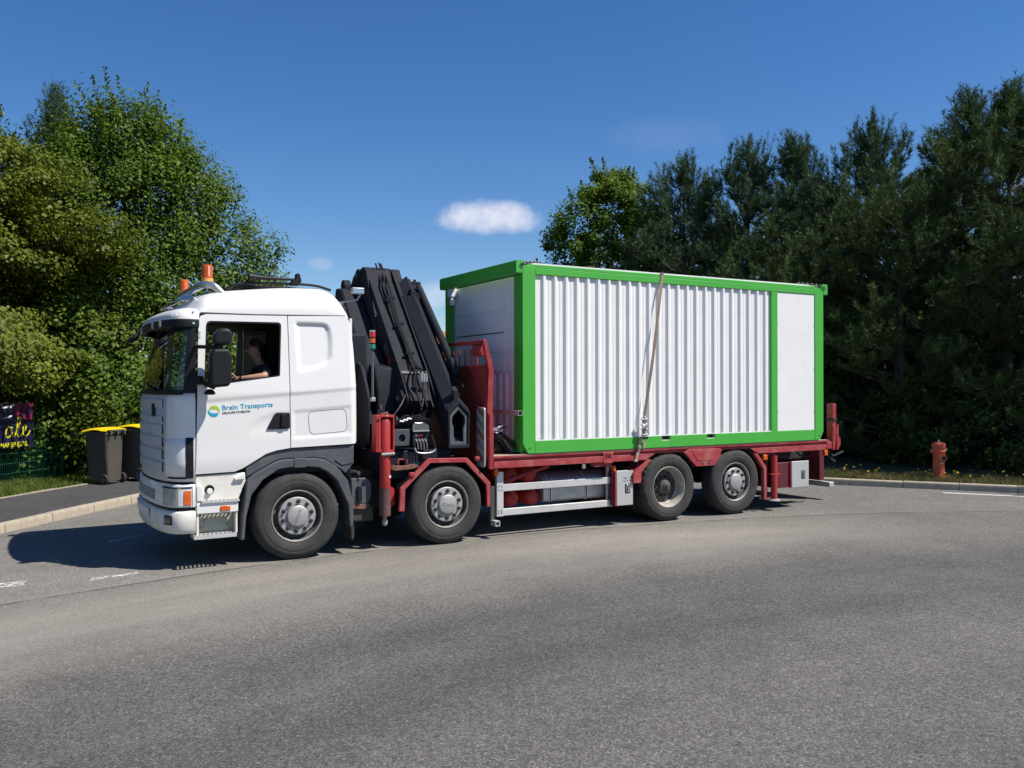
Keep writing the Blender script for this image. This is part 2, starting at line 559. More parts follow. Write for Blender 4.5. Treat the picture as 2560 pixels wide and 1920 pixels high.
def catmull(pts, per=12):
    P = [Vector(p) for p in pts]
    P = [P[0] * 2 - P[1]] + P + [P[-1] * 2 - P[-2]]
    out = []
    for i in range(1, len(P) - 2):
        p0, p1, p2, p3 = P[i - 1:i + 3]
        for k in range(per):
            t = k / per
            out.append(0.5 * ((2 * p1) + (p2 - p0) * t + (2 * p0 - 5 * p1 + 4 * p2 - p3) * t * t + (3 * p1 - p0 - 3 * p2 + p3) * t ** 3))
    out.append(P[-2])
    return out

# ------------------------------------------------------------------ ground
def asphalt(name, base, tan, circles=True):
    m = bpy.data.materials.new(name); m.use_nodes = True
    n, l = m.node_tree.nodes, m.node_tree.links
    b = n['Principled BSDF']; b.inputs['Roughness'].default_value = 0.92; b.inputs['Specular IOR Level'].default_value = 0.25
    tc = n.new('ShaderNodeTexCoord')

    def noise(sc, det=4, rough=0.6, vec=None):
        q = n.new('ShaderNodeTexNoise'); q.inputs['Scale'].default_value = sc; q.inputs['Detail'].default_value = det
        q.inputs['Roughness'].default_value = rough
        l.new(vec or tc.outputs['Object'], q.inputs['Vector']); return q

    def math_(op, a, c=None, d=None):
        q = n.new('ShaderNodeMath'); q.operation = op
        for i, s in enumerate((a, c, d)):
            if s is None: continue
            if isinstance(s, (int, float)): q.inputs[i].default_value = s
            else: l.new(s, q.inputs[i])
        return q.outputs[0]

    def ramp(fac, stops):
        q = n.new('ShaderNodeValToRGB')
        e = q.color_ramp.elements
        while len(e) < len(stops): e.new(0.5)
        for k, (p, c) in enumerate(stops):
            e[k].position = p; e[k].color = (c, c, c, 1) if isinstance(c, (int, float)) else (*c, 1)
        l.new(fac, q.inputs['Fac']); return q.outputs[0]

    def mix(mode, fac, a, c):
        q = n.new('ShaderNodeMixRGB'); q.blend_type = mode
        for i, s in enumerate((fac, a, c)):
            if isinstance(s, (int, float)): q.inputs[i].default_value = s
            elif isinstance(s, tuple): q.inputs[i].default_value = (*s, 1)
            else: l.new(s, q.inputs[i])
        return q.outputs[0]
    vo = n.new('ShaderNodeTexVoronoi'); vo.inputs['Scale'].default_value = 95; vo.inputs['Randomness'].default_value = 1
    l.new(tc.outputs['Object'], vo.inputs['Vector'])
    vo2 = n.new('ShaderNodeTexVoronoi'); vo2.inputs['Scale'].default_value = 48
    l.new(tc.outputs['Object'], vo2.inputs['Vector'])
    fine = noise(160, 3)
    sep = n.new('ShaderNodeSeparateColor'); l.new(vo.outputs['Color'], sep.inputs[0])
    stones = ramp(sep.outputs[0], [(0.0, 0.62), (0.45, 0.92), (0.8, 1.1), (1.0, 1.7)])
    gaps = ramp(vo.outputs['Distance'], [(0.0, 1.08), (0.55, 0.98), (0.85, 0.62)])
    med = ramp(noise(1.3, 8, 0.7).outputs['Fac'], [(0.3, 0.82), (0.7, 1.18)])
    big = ramp(noise(0.22, 4).outputs['Fac'], [(0.3, 0.9), (0.7, 1.1)])
    colr = mix('MULTIPLY', 1.0, (base[0], base[1], base[2]), stones)
    colr = mix('MULTIPLY', 1.0, colr, gaps)
    sep2 = n.new('ShaderNodeSeparateColor'); l.new(vo2.outputs['Color'], sep2.inputs[0])
    colr = mix('MULTIPLY', 0.75, colr, ramp(sep2.outputs[1], [(0.0, 0.74), (0.5, 0.98), (1.0, 1.28)]))
    colr = mix('MULTIPLY', 0.8, colr, med)
    colr = mix('MULTIPLY', 0.8, colr, big)
    colr = mix('MULTIPLY', 0.5, colr, ramp(fine.outputs['Fac'], [(0.3, 0.6), (0.7, 1.4)]))
    if circles:
        sp = n.new('ShaderNodeSeparateXYZ'); l.new(tc.outputs['Object'], sp.inputs[0])
        dx = math_('SUBTRACT', sp.outputs['X'], 4.2); dy = math_('SUBTRACT', sp.outputs['Y'], -18.5)
        r = math_('SQRT', math_('ADD', math_('MULTIPLY', dx, dx), math_('MULTIPLY', dy, dy)))
        # arc-length stretched noise so that the tyre polish streaks along the road
        ang = math_('MULTIPLY', math_('ARCTAN2', dy, dx), 6.0)
        cv = n.new('ShaderNodeCombineXYZ'); l.new(ang, cv.inputs[0]); l.new(math_('MULTIPLY', r, 2.4), cv.inputs[1])
        streak = noise(0.55, 6, 0.65, cv.outputs[0])
        wob = math_('MULTIPLY', math_('SUBTRACT', noise(0.45, 5).outputs['Fac'], 0.5), 1.3)
        rw = math_('ADD', r, wob)
        t = math_('DIVIDE', math_('SUBTRACT', rw, 10.0), 12.0)
        # polish (darker, bluish) tracks
        track = ramp(t, [(0.0, 0.25), (0.14, 0.35), (0.24, 0.1), (0.33, 1.0), (0.43, 0.95), (0.50, 0.15), (0.60, 0.0)])
        track = mix('MULTIPLY', 1.0, track, ramp(streak.outputs['Fac'], [(0.3, 0.35), (0.65, 1.0)]))
        colr = mix('MULTIPLY', track, colr, (0.66, 0.675, 0.70))
        dust = ramp(t, [(0.48, 0.0), (0.56, 0.45), (0.62, 0.78), (0.68, 0.68), (0.74, 0.28), (1.0, 0.12)])
        dust = mix('MULTIPLY', 1.0, dust, ramp(streak.outputs['Fac'], [(0.28, 0.45), (0.62, 1.0)]))
        dust = mix('MULTIPLY', 1.0, dust, ramp(math_('DIVIDE', math_('ADD', sp.outputs['X'], 6.0), 20.0), [(0.0, 0.9), (0.65, 0.9), (0.85, 0.15), (1.0, 0.0)]))
        dust = mix('MULTIPLY', 1.0, dust, ramp(fine.outputs['Fac'], [(0.25, 0.45), (0.6, 1.0)]))
        colr = mix('MIX', dust, colr, tan)
        old = ramp(math_('DIVIDE', math_('SUBTRACT', math_('ADD', r, math_('MULTIPLY', wob, 0.12)), 18.0), 2.0), [(0.30, 0.0), (0.34, 1.0)])
        colr = mix('MULTIPLY', old, colr, (1.22, 1.22, 1.22))
        seam_d = math_('ABSOLUTE', math_('SUBTRACT', math_('ADD', r, math_('MULTIPLY', wob, 0.12)), 18.65))
        seam = ramp(math_('MULTIPLY', seam_d, 8.0), [(0.0, 0.85), (0.32, 0.0)])
        seam = mix('MULTIPLY', 1.0, seam, ramp(noise(1.6, 5).outputs['Fac'], [(0.36, 0.0), (0.52, 1.0)]))
        colr = mix('MIX', seam, colr, (0.03, 0.028, 0.026))
    l.new(colr, b.inputs['Base Color'])
    bp = n.new('ShaderNodeBump'); bp.inputs['Strength'].default_value = 0.55; bp.inputs['Distance'].default_value = 0.004; bp.invert = True
    hh = math_('ADD', vo.outputs['Distance'], math_('MULTIPLY', vo2.outputs['Distance'], 0.7))
    l.new(hh, bp.inputs['Height']); l.new(bp.outputs[0], b.inputs['Normal'])
    return m


ASPHALT = asphalt('road_asphalt', (0.128, 0.122, 0.112), (0.315, 0.288, 0.248))
PAVE = asphalt('pavement_asphalt', (0.066, 0.065, 0.065), (0.2, 0.18, 0.15), circles=False)
SOIL = mat('verge_soil', (0.045, 0.055, 0.02), 0.95, vary=0.5, scale=3, bump=0.5, bscale=20, dirt=(0.09, 0.07, 0.04), dirt_amt=0.6, dirt_scale=1.5)

mb = MB(); N = 12
mb.grid([[(-250 + 500 * i / N, -250 + 500 * j / N, 0) for j in range(N + 1)] for i in range(N + 1)])
road = structure(mb.build('road', ASPHALT))

KPTS = [(-62, -70), (-20, -19.2), (-8, -4.4), (-4.5, -0.1), (-1.34, 3.85), (0.75, 6.4), (2.6, 8.2), (5.0, 9.3), (7.5, 9.1), (9.8, 7.5), (11.7, 4.7), (13.46, 1.82), (15.27, -0.79), (17.6, -4.1), (24, -13.2), (64, -70)]
KC = catmull([(a, b, 0) for a, b in KPTS], 14)


def left_normals(P):
    out = []
    for i in range(len(P)):
        t = (P[min(i + 1, len(P) - 1)] - P[max(i - 1, 0)]).normalized()
        out.append(Vector((-t.y, t.x, 0)))
    return out


KN = left_normals(KC)
KH = 0.125


def strip(i0, i1, offs, z):
    return [[tuple(KC[i] + KN[i] * o)[:2] + (z,) for o in offs] for i in range(i0, i1)]


terrain = structure(MB().grid(strip(0, len(KC), [0.12, 1.2, 2.6, 5, 10, 30, 120, 400], KH - 0.006)).build('verge_ground', SOIL))
i_pav = min(range(len(KC)), key=lambda i: (KC[i] - V(7.2, 9.15, 0)).length)
PAVW = 2.05
pavement = structure(MB().grid(strip(0, i_pav, [0.13, 0.8, 1.4, PAVW], KH - 0.002)).build('pavement', PAVE))
MB().add([], [])

# kerb stones, one by one, along both sides of the bend
cum = [0.0]
for a, b in zip(KC, KC[1:]):
    cum.append(cum[-1] + (b - a).length)


def at_s(s):
    i = min(range(len(cum)), key=lambda k: abs(cum[k] - s))
    i = max(1, min(len(cum) - 2, i - (cum[i] > s)))
    t = (s - cum[i]) / max(1e-6, cum[i + 1] - cum[i])
    return KC[i].lerp(KC[i + 1], t), KN[i].lerp(KN[i + 1], t).normalized()


stone_me = None
s_ref = cum[min(range(len(KC)), key=lambda i: (KC[i] - V(-0.713, 4.6, 0)).length)]
s_right = cum[min(range(len(KC)), key=lambda i: (KC[i] - V(13.5, 1.8, 0)).length)]
LEN = 0.985
s = s_ref - 8 * LEN
while s < s_right + 9 * LEN:
    p0, n0 = at_s(s + 0.006); p1, n1 = at_s(s + LEN - 0.006)
    d = p1 - p0
    if stone_me is None:
        q = MB().prism([(0, -0.10), (0, KH - 0.035), (0.012, KH - 0.004), (0.03, KH + 0.004), (0.15, KH + 0.004), (0.15, -0.10)], 'x', 0, 1)
        o = q.build('kerb_stone', STONE, pavement, bevel=0.006)
        stone_me = o.data
    else:
        o = bpy.data.objects.new('kerb_stone', stone_me); COL.objects.link(o); o.parent = pavement
        bv = o.modifiers.new('bevel', 'BEVEL'); bv.width = 0.006; bv.segments = 2; bv.limit_method = 'ANGLE'
    o.location = (p0.x, p0.y, random.uniform(-0.004, 0.004))
    o.rotation_euler = (random.uniform(-0.01, 0.01), 0, math.atan2(d.y, d.x))
    o.scale = (d.length, 1, 1)
    s += LEN

# low edging between the pavement and the grass
i0 = min(range(len(KC)), key=lambda i: (KC[i] - V(-4.4, 0, 0)).length)
edge_me = None
for i in range(i0, i_pav - 1, 3):
    j = min(i + 3, i_pav - 1)
    p0 = KC[i] + KN[i] * (PAVW + 0.0); p1 = KC[j] + KN[j] * (PAVW + 0.0); d = p1 - p0
    if edge_me is None:
        o = MB().prism([(0, -0.1), (0, 0.018), (0.06, 0.018), (0.06, -0.1)], 'x', 0.004, 0.996).build('edging_stone', STONE, pavement)
        edge_me = o.data
    else:
        o = bpy.data.objects.new('edging_stone', edge_me); COL.objects.link(o); o.parent = pavement
    o.location = (p0.x, p0.y, KH + random.uniform(-0.006, 0.004)); o.rotation_euler = (0, 0, math.atan2(d.y, d.x)); o.scale = (d.length, 1, 1)


def worn_paint():
    m = bpy.data.materials.new('worn_road_paint'); m.use_nodes = True
    n, l = m.node_tree.nodes, m.node_tree.links
    b = n['Principled BSDF']; b.inputs['Base Color'].default_value = (0.60, 0.60, 0.58, 1); b.inputs['Roughness'].default_value = 0.85
    tc = n.new('ShaderNodeTexCoord'); q = n.new('ShaderNodeTexNoise'); q.inputs['Scale'].default_value = 14; q.inputs['Detail'].default_value = 10
    q.inputs['Roughness'].default_value = 0.8
    l.new(tc.outputs['Object'], q.inputs['Vector'])
    r = n.new('ShaderNodeMapRange'); r.inputs['From Min'].default_value = 0.46; r.inputs['From Max'].default_value = 0.56
    l.new(q.outputs['Fac'], r.inputs['Value']); l.new(r.outputs[0], b.inputs['Alpha'])
    return m


WORN = worn_paint()


def ragged(poly, amp=0.025):
    p = dens(poly, 0.08)
    return [(a + random.uniform(-amp, amp), b + random.uniform(-amp, amp), 0.005) for a, b in p]


for poly in ([(-1.75, 0.02), (-1.06, 0.12), (-1.05, 0.36), (-1.75, 0.42)], [(-0.50, 0.02), (0.02, 0.10), (0.06, 0.22), (-0.42, 0.17)], [(-0.1, 2.35), (0.35, 2.7), (0.33, 2.76), (-0.15, 2.42)]):
    q = MB(); pts = ragged(poly); q.add(pts, [tuple(range(len(pts)))]); q.build('worn_road_marking', WORN, road)
lp = [at_s(s_right + 1.8 + 0.5 * k) for k in range(0, 16)]
q = MB()
q.grid([[tuple(p - n * 0.62)[:2] + (0.005,), tuple(p - n * 0.48)[:2] + (0.005,)] for p, n in lp])
q.build('edge_line_marking', MARK, road)

# loose grit swept to the edge of the wheel tracks
ng = 2600
ga = rng.uniform(radians(45), radians(125), ng); gr_ = np.where(rng.random(ng) < 0.7, rng.normal(17.9, 0.35, ng), rng.uniform(13, 19.5, ng))
gx, gy = 4.2 + gr_ * np.cos(ga), -18.5 + gr_ * np.sin(ga)
gs = rng.uniform(0.003, 0.0075, ng) * np.where(rng.random(ng) < 0.04, 2.0, 1.0)
tet = np.array([(1, 0, 0), (-0.5, 0.87, 0), (-0.5, -0.87, 0), (0.1, 0.1, 1.1)])
fidx = [(0, 1, 3), (1, 2, 3), (2, 0, 3)]
rotg = rng.uniform(0, 2 * pi, ng)
pv = tet[None] * gs[:, None, None]
pv = np.stack([pv[:, :, 0] * np.cos(rotg)[:, None] - pv[:, :, 1] * np.sin(rotg)[:, None] + gx[:, None], pv[:, :, 0] * np.sin(rotg)[:, None] + pv[:, :, 1] * np.cos(rotg)[:, None] + gy[:, None], pv[:, :, 2] + 0.0005], 2)
tag(np_mesh('grit', np.concatenate([pv[:, list(f)] for f in fidx], 0).reshape(-1, 3), 3, mat('grit_stone', (0.25, 0.22, 0.18), 0.9, vary=0.4, scale=3)), 'loose grit scattered over the road in front of the truck', 'grit', kind='stuff')

# ------------------------------------------------------------------ grass on the verges
GRASS = leaf_mat('grass_blades', (0.055, 0.095, 0.012), (0.17, 0.215, 0.035), 0.35)
GRASSDRY = leaf_mat('dry_grass_blades', (0.075, 0.085, 0.022), (0.22, 0.19, 0.08), 0.25)
FLOWER = mat('dandelion_yellow', (0.75, 0.52, 0.02), 0.7)


def grass(name, s0, s1, o0, o1, n, h0, h1, m, label):
    ss = rng.uniform(s0, s1, n); oo = o0 + (o1 - o0) * rng.random(n)
    cu = np.array(cum); kx = np.array([[p.x, p.y] for p in KC]); kn = np.array([[p.x, p.y] for p in KN])
    px = np.interp(ss, cu, kx[:, 0]); py = np.interp(ss, cu, kx[:, 1]); nx = np.interp(ss, cu, kn[:, 0]); ny = np.interp(ss, cu, kn[:, 1])
    bx, by = px + nx * oo, py + ny * oo
    patch = 0.55 + 0.45 * np.sin(bx * 3.1 + 1.3 * np.sin(by * 2.2)) * np.sin(by * 2.7)
    h = rng.uniform(h0, h1, n) * (0.6 + 0.6 * patch)
    a = rng.uniform(0, 2 * pi, n); w = rng.uniform(0.004, 0.009, n)
    lean = rng.normal(0, 0.45, (n, 2)) * h[:, None]
    vs = np.zeros((n, 3, 3))
    vs[:, 0] = np.stack([bx - np.cos(a) * w, by - np.sin(a) * w, np.full(n, KH - 0.01)], 1)
    vs[:, 1] = np.stack([bx + np.cos(a) * w, by + np.sin(a) * w, np.full(n, KH - 0.01)], 1)
    vs[:, 2] = np.stack([bx + lean[:, 0], by + lean[:, 1], KH - 0.01 + h], 1)
    o = np_mesh(name, vs, 3, m)
    return tag(o, label, 'grass', kind='stuff')


s_left = cum[min(range(len(KC)), key=lambda i: (KC[i] - V(-3.2, 1.6, 0)).length)]
s_mid = cum[min(range(len(KC)), key=lambda i: (KC[i] - V(3.5, 8.7, 0)).length)]
grass('grass', s_left, s_mid, PAVW + 0.05, 4.4, 42000, 0.05, 0.14, GRASS, 'bright green grass strip between the pavement and the green fence')
grass('grass', s_right - 1.5, s_right + 9, 0.15, 1.5, 30000, 0.04, 0.13, GRASSDRY, 'dry grass strip behind the kerb around the hydrant')
fl = []
for k in range(70):
    p, nn = at_s(random.uniform(s_right - 1, s_right + 5)); c = p + nn * random.uniform(0.2, 1.5)
    zc = KH + random.uniform(0.06, 0.2); r_ = random.uniform(0.012, 0.024)
    for t in range(2):
        a0 = random.uniform(0, pi)
        ca, sa = cos(a0) * r_, sin(a0) * r_
        fl += [(c.x - ca, c.y - sa, zc - r_ * .6), (c.x + ca, c.y + sa, zc - r_ * .6), (c.x + ca, c.y + sa, zc + r_ * .6), (c.x - ca, c.y - sa, zc + r_ * .6)]
tag(np_mesh('dandelion_flowers', fl, 4, FLOWER), 'small yellow flowers scattered in the grass by the hydrant', 'flowers', kind='stuff')

# ------------------------------------------------------------------ trees
def unit(v):
    return v / np.maximum(1e-9, np.linalg.norm(v, axis=-1, keepdims=True))


def leaves(centers, normals_bias, size, jitter_n=0.62):
    """kite-shaped leaves around given points"""
    n = len(centers)
    nor = unit(normals_bias + rng.normal(0, jitter_n, (n, 3)))
    a = unit(np.cross(nor, rng.normal(0, 1, (n, 3)))); b = np.cross(nor, a)
    s = size * rng.uniform(0.6, 1.25, n)[:, None]
    vs = np.zeros((n, 4, 3))
    vs[:, 0] = centers - a * s * 0.55
    vs[:, 1] = centers + b * s * 0.42 + nor * s * 0.10
    vs[:, 2] = centers + a * s * 0.60 - nor * s * 0.12
    vs[:, 3] = centers - b * s * 0.42 + nor * s * 0.10
    return vs


def limb_path(p0, p1, k=5, wob=0.12):
    p0, p1 = Vector(p0), Vector(p1)
    out = []
    for i in range(k + 1):
        t = i / k
        q = p0.lerp(p1, t)
        w = wob * (p1 - p0).length * sin(pi * t) * 0.5
        out.append(q + Vector((random.uniform(-w, w), random.uniform(-w, w), w * 0.6)))
    return out


def broadleaf(name, label, cat, base, z0, z1, R, nclump, nleaf, size, m, prof, shoots=40, group=None, lop=0.16, clump=0.42, squash=(1, 1), flat=0.75):
    t = thing(name, label, cat, (base[0], base[1], KH - 0.05), group=group)
    H = z1 - z0
    ph = rng.uniform(0, 2 * pi, 8)

    def radius(zf, a):
        l = 1 + lop * (np.sin(2 * a + ph[0] + 5 * zf) * 0.5 + np.sin(3 * a + ph[1] - 7 * zf) * 0.5 + np.sin(5 * a + ph[2] + 11 * zf) * 0.45 + np.sin(9 * a + ph[3] + 17 * zf) * 0.3)
        return R * np.interp(zf, [p[0] for p in prof], [p[1] for p in prof]) * l
    # clump centres: mostly shell, some inner
    zf = rng.random(nclump * 3); keep = rng.random(nclump * 3) < np.interp(zf, [p[0] for p in prof], [p[1] for p in prof]) * 0.9 + 0.1
    zf = zf[keep][:nclump]; nc = len(zf)
    an = rng.uniform(0, 2 * pi, nc)
    fr = 1 - np.abs(rng.normal(0, 0.16, nc)); inner = rng.random(nc) < 0.34; fr[inner] = rng.uniform(0.3, 0.85, inner.sum())
    rr = radius(zf, an) * np.clip(fr, 0.1, 1.05)
    cc = np.stack([np.cos(an) * rr * squash[0], np.sin(an) * rr * squash[1], z0 + zf * H], 1)
    out = np.stack([np.cos(an), np.sin(an), 0.25 + 0.9 * zf], 1)
    cr = clump * rng.uniform(0.55, 1.3, nc)
    k = max(4, nleaf // nc)
    off = rng.normal(0, 0.5, (nc, k, 3)); off /= np.maximum(1, np.linalg.norm(off, axis=2, keepdims=True) / 1.1)
    off[:, :, 2] *= flat
    pts = (cc[:, None, :] + off * cr[:, None, None]).reshape(-1, 3)
    nb = np.repeat(unit(out), k, axis=0) * 0.9 + np.array([0, 0, 0.6]) + off.reshape(-1, 3) * 0.7
    allv = [leaves(pts, nb, size)]
    # upright leader shoots on the upper outline
    for i in range(shoots):
        zf_ = random.uniform(0.35, 1.0); a = random.uniform(0, 2 * pi)
        r0 = float(radius(np.array([zf_]), np.array([a]))[0]) * random.uniform(0.75, 1.0)
        p = np.array([cos(a) * r0 * squash[0], sin(a) * r0 * squash[1], z0 + zf_ * H - 0.1])
        d = unit(np.array([cos(a) * 0.45 + random.uniform(-.25, .25), sin(a) * 0.45 + random.uniform(-.25, .25), 1.0]))
        ln = random.uniform(0.35, 0.95) * (0.6 + 0.5 * zf_)
        kk = int(ln * 75)
        tt = rng.random(kk)[:, None]
        allv.append(leaves(p + d * tt * ln + rng.normal(0, 0.055, (kk, 3)) * (1.25 - tt), np.tile(np.array([d[0], d[1], 0.4]), (kk, 1)), size * 0.85))
    np_mesh('crown', np.concatenate(allv), 4, m, t)
    # trunk and limbs
    mbt = MB()
    top = z0 + H * 0.8
    path = [(0, 0, 0), (0.05, 0.02, H * 0.15), (-0.04, 0.06, H * 0.35), (0.08, -0.03, H * 0.6), (0.0, 0.0, top)]
    r0 = 0.018 * z1 + 0.05
    mbt.tube(path, [r0, r0 * 0.8, r0 * 0.6, r0 * 0.35, 0.02], 8)
    for i in range(16):
        j = random.randrange(nc)
        zb = max(0.4, min(cc[j][2] - 0.6 * math.hypot(cc[j][0], cc[j][1]), top * 0.9))
        mbt.tube(limb_path((0, 0, zb), cc[j] * np.array([0.92, 0.92, 1.0])), [0.06, 0.05, 0.04, 0.03, 0.02, 0.01], 6)
    mbt.build('trunk', BARK, t, fix=False)
    return t


def needles(base, d, L, k=26, nl=0.105, w=0.0075):
    """bottle-brush shoots of needles: base (n,3), direction (n,3), length (n)"""
    n = len(base)
    t = rng.random((n, k)) ** 0.85
    dd = unit(d)[:, None, :]
    perp = rng.normal(0, 1, (n, k, 3)); perp -= (perp * dd).sum(2, keepdims=True) * dd; perp = unit(perp)
    nd = unit(dd * rng.uniform(0.5, 1.1, (n, k, 1)) + perp * rng.uniform(0.6, 1.0, (n, k, 1)))
    p = base[:, None, :] + dd * (t * L[:, None])[:, :, None]
    side = unit(np.cross(nd, rng.normal(0, 1, (n, k, 3)))) * w
    ln = nl * rng.uniform(0.7, 1.25, (n, k, 1))
    vs = np.stack([p - side, p + side, p + nd * ln], 2)
    return vs.reshape(-1, 3)


def pine(name, label, base, z1, R, m, nshoot=3600, zlow=0.2, group=None, k=36, seed=0, forks=0, nl=0.14, w=0.0095, prof=None):
    rs = random.Random(seed)
    t = thing(name, label, 'pine tree', (base[0], base[1], KH - 0.05), group=group)
    prof = prof or [(0, 0.95), (0.25, 1.0), (0.5, 0.85), (0.7, 0.52), (0.85, 0.24), (0.94, 0.10), (1, 0.03)]
    mbt = MB()
    lean = (rs.uniform(-.03, .03), rs.uniform(-.03, .03))
    ax = lambda z: Vector((lean[0] * z + 0.08 * sin(z * 0.9 + seed), lean[1] * z + 0.08 * cos(z * 0.7 + seed), z))
    mbt.tube([ax(z1 * i / 10) for i in range(11)], [0.17 * (1 - i / 10) + 0.012 for i in range(11)], 8)
    B, D, L = [], [], []
    TB, TD, TL = [], [], []

    def shoots_on(path, dens_, up, r0):
        for a, b in zip(path, path[1:]):
            seg = (b - a); kk = max(1, int(seg.length * dens_))
            for _ in range(kk):
                p = a.lerp(b, rs.random())
                d = (seg.normalized() * 0.8 + Vector((rs.gauss(0, .55), rs.gauss(0, .55), up + rs.gauss(0, .3)))).normalized()
                B.append(p); D.append(d); L.append(rs.uniform(0.16, 0.34))
    tops = [(ax(z1), 1.0)]
    z = zlow
    while z < z1 * 0.97:
        zf = z / z1
        rad = R * interp(prof, zf)
        nb = rs.randint(3, 6)
        a0 = rs.uniform(0, 2 * pi)
        for b in range(nb):
            a = a0 + 2 * pi * b / nb + rs.uniform(-.4, .4)
            ln = rad * rs.choice((0.5, 0.75, 0.95, 1.05, 1.2)) * rs.uniform(0.85, 1.12)
            el = 0.12 + 0.75 * zf + rs.uniform(-.1, .15)
            p0 = ax(z + rs.uniform(-.1, .1))
            path = []
            for i in range(6):
                f = i / 5
                path.append(p0 + Vector((cos(a) * ln * f, sin(a) * ln * f, ln * (el * f * 0.55 + 0.28 * f * f - (0.10 if zf < 0.35 else 0) * f))))
            mbt.tube(path, [0.035 * (1 - zf) + 0.014, 0.03 * (1 - zf) + 0.011, 0.02 * (1 - zf) + 0.01, 0.012, 0.009, 0.006], 4, caps=False)
            shoots_on(path[1:], 9, 0.5, 0)
            for cc_ in range(3 if zf > 0.25 else 1):
                for rep in range(2):
                    TB.append(path[-1] - Vector((cos(a), sin(a), 0)) * (0.18 * cc_)); TD.append(Vector((rs.uniform(-.22, .22) + cos(a) * .2, rs.uniform(-.22, .22) + sin(a) * .2, 1))); TL.append(rs.uniform(0.4, 0.7) * (0.6 + 0.5 * zf))
            for sb in range(int(4 + ln * 3.2)):
                f = rs.uniform(0.3, 1.0)
                i = min(4, int(f * 5)); q = path[i].lerp(path[i + 1], f * 5 - i)
                sa = a + rs.choice((-1, 1)) * rs.uniform(0.5, 1.1)
                sl = ln * rs.uniform(0.15, 0.4) * (1.15 - 0.5 * f)
                e = q + Vector((cos(sa) * sl, sin(sa) * sl, sl * rs.uniform(0.1, 0.75)))
                mbt.tube([q, q.lerp(e, 0.5) + Vector((0, 0, -0.03)), e], [0.010, 0.008, 0.004], 3, caps=False)
                shoots_on([q, e], 15, 0.6, 0)
                B.append(e); D.append((e - q).normalized() + Vector((0, 0, 0.7))); L.append(rs.uniform(0.2, 0.36))
        z += rs.uniform(0.34, 0.62) * (1.25 - 0.40 * zf)
    for f in range(forks):          # extra upright tops
        a = rs.uniform(0, 2 * pi); p0 = ax(z1 * rs.uniform(0.7, 0.85))
        e = p0 + Vector((cos(a) * rs.uniform(.3, 1.0), sin(a) * rs.uniform(.3, 1.0), 0)); e.z = z1 * rs.uniform(0.86, 1.0)
        mbt.tube([p0, p0.lerp(e, 0.5) + Vector((cos(a) * .15, sin(a) * .15, 0)), e], [0.03, 0.02, 0.01], 5)
        shoots_on([p0, e], 18, 0.7, 0)
        for hh in (0.0, 0.12, 0.28, 0.45, 0.62, 0.8):
            q = e.lerp(p0, hh)
            for _ in range(3 + int(hh * 6)):
                aa = rs.uniform(0, 2 * pi); rr = hh * 0.65
                TB.append(q + Vector((cos(aa) * rr * 0.5, sin(aa) * rr * 0.5, 0))); TD.append(Vector((cos(aa) * (0.12 + hh * .5), sin(aa) * (0.12 + hh * .5), 1))); TL.append(rs.uniform(0.35, 0.6))
    for i in range(5):
        B.append(ax(z1 - 0.08 * i)); D.append(Vector((rs.uniform(-.3, .3), rs.uniform(-.3, .3), 1))); L.append(0.42)
    idx = list(range(len(B))); rs.shuffle(idx); idx = idx[:max(200, nshoot - len(TB))]
    B += TB; D += TD; L += TL; idx += list(range(len(B) - len(TB), len(B)))
    b = np.array([tuple(B[i]) for i in idx]); d = np.array([tuple(D[i]) for i in idx]); l = np.array([L[i] for i in idx])
    np_mesh('crown', needles(b, d, l, k, nl, w), 3, m, t)
    mbt.build('trunk', BARK, t, fix=False)
    return t


LEAF_YEL = leaf_mat('maple_leaves_yellowish', (0.045, 0.074, 0.006), (0.178, 0.200, 0.018), 0.30)
LEAF_GRN = leaf_mat('maple_leaves_green', (0.030, 0.072, 0.006), (0.138, 0.205, 0.018), 0.30)
LEAF_BRT = leaf_mat('leaves_bright_green', (0.035, 0.085, 0.008), (0.165, 0.235, 0.018), 0.35)
LEAF_HAZ = leaf_mat('hazel_leaves', (0.028, 0.062, 0.010), (0.120, 0.165, 0.030), 0.30)
PINE_BL = leaf_mat('pine_needles_blue_green', (0.040, 0.085, 0.060), (0.120, 0.190, 0.130), 0.12)
PINE_DK = leaf_mat('pine_needles_dark', (0.026, 0.055, 0.017), (0.115, 0.160, 0.050), 0.12)
PINE_MD = leaf_mat('pine_needles_mid', (0.026, 0.060, 0.026), (0.105, 0.160, 0.070), 0.12)

DOME2 = [(0, 0.95), (0.15, 1.0), (0.35, 0.92), (0.5, 0.80), (0.65, 0.65), (0.8, 0.48), (0.9, 0.33), (1, 0.12)]
DOME = [(0, 0.80), (0.12, 0.97), (0.3, 1.0), (0.5, 0.88), (0.68, 0.68), (0.82, 0.46), (0.92, 0.27), (1, 0.08)]
ROUND = [(0, 0.75), (0.15, 0.95), (0.4, 1.0), (0.65, 0.9), (0.82, 0.68), (0.93, 0.42), (1, 0.12)]
broadleaf('maple_tree', 'tall green maple tree with domed crown behind the fence', 'tree', (1.25, 14.2), 0.5, 9.15, 4.6, 560, 195000, 0.082, LEAF_GRN, DOME2, shoots=170, lop=0.12, clump=0.58, flat=1.2)
broadleaf('maple_tree', 'yellowish green maple tree hanging over the banner fence', 'tree', (-2.55, 10.5), 1.95, 7.3, 3.05, 170, 112000, 0.078, LEAF_YEL, ROUND, shoots=30, lop=0.26, clump=0.72, flat=0.42)
broadleaf('maple_tree', 'small yellowish maple beside the fence post', 'tree', (-0.55, 11.9), 0.5, 4.6, 1.9, 330, 42000, 0.078, LEAF_YEL, ROUND, shoots=10)
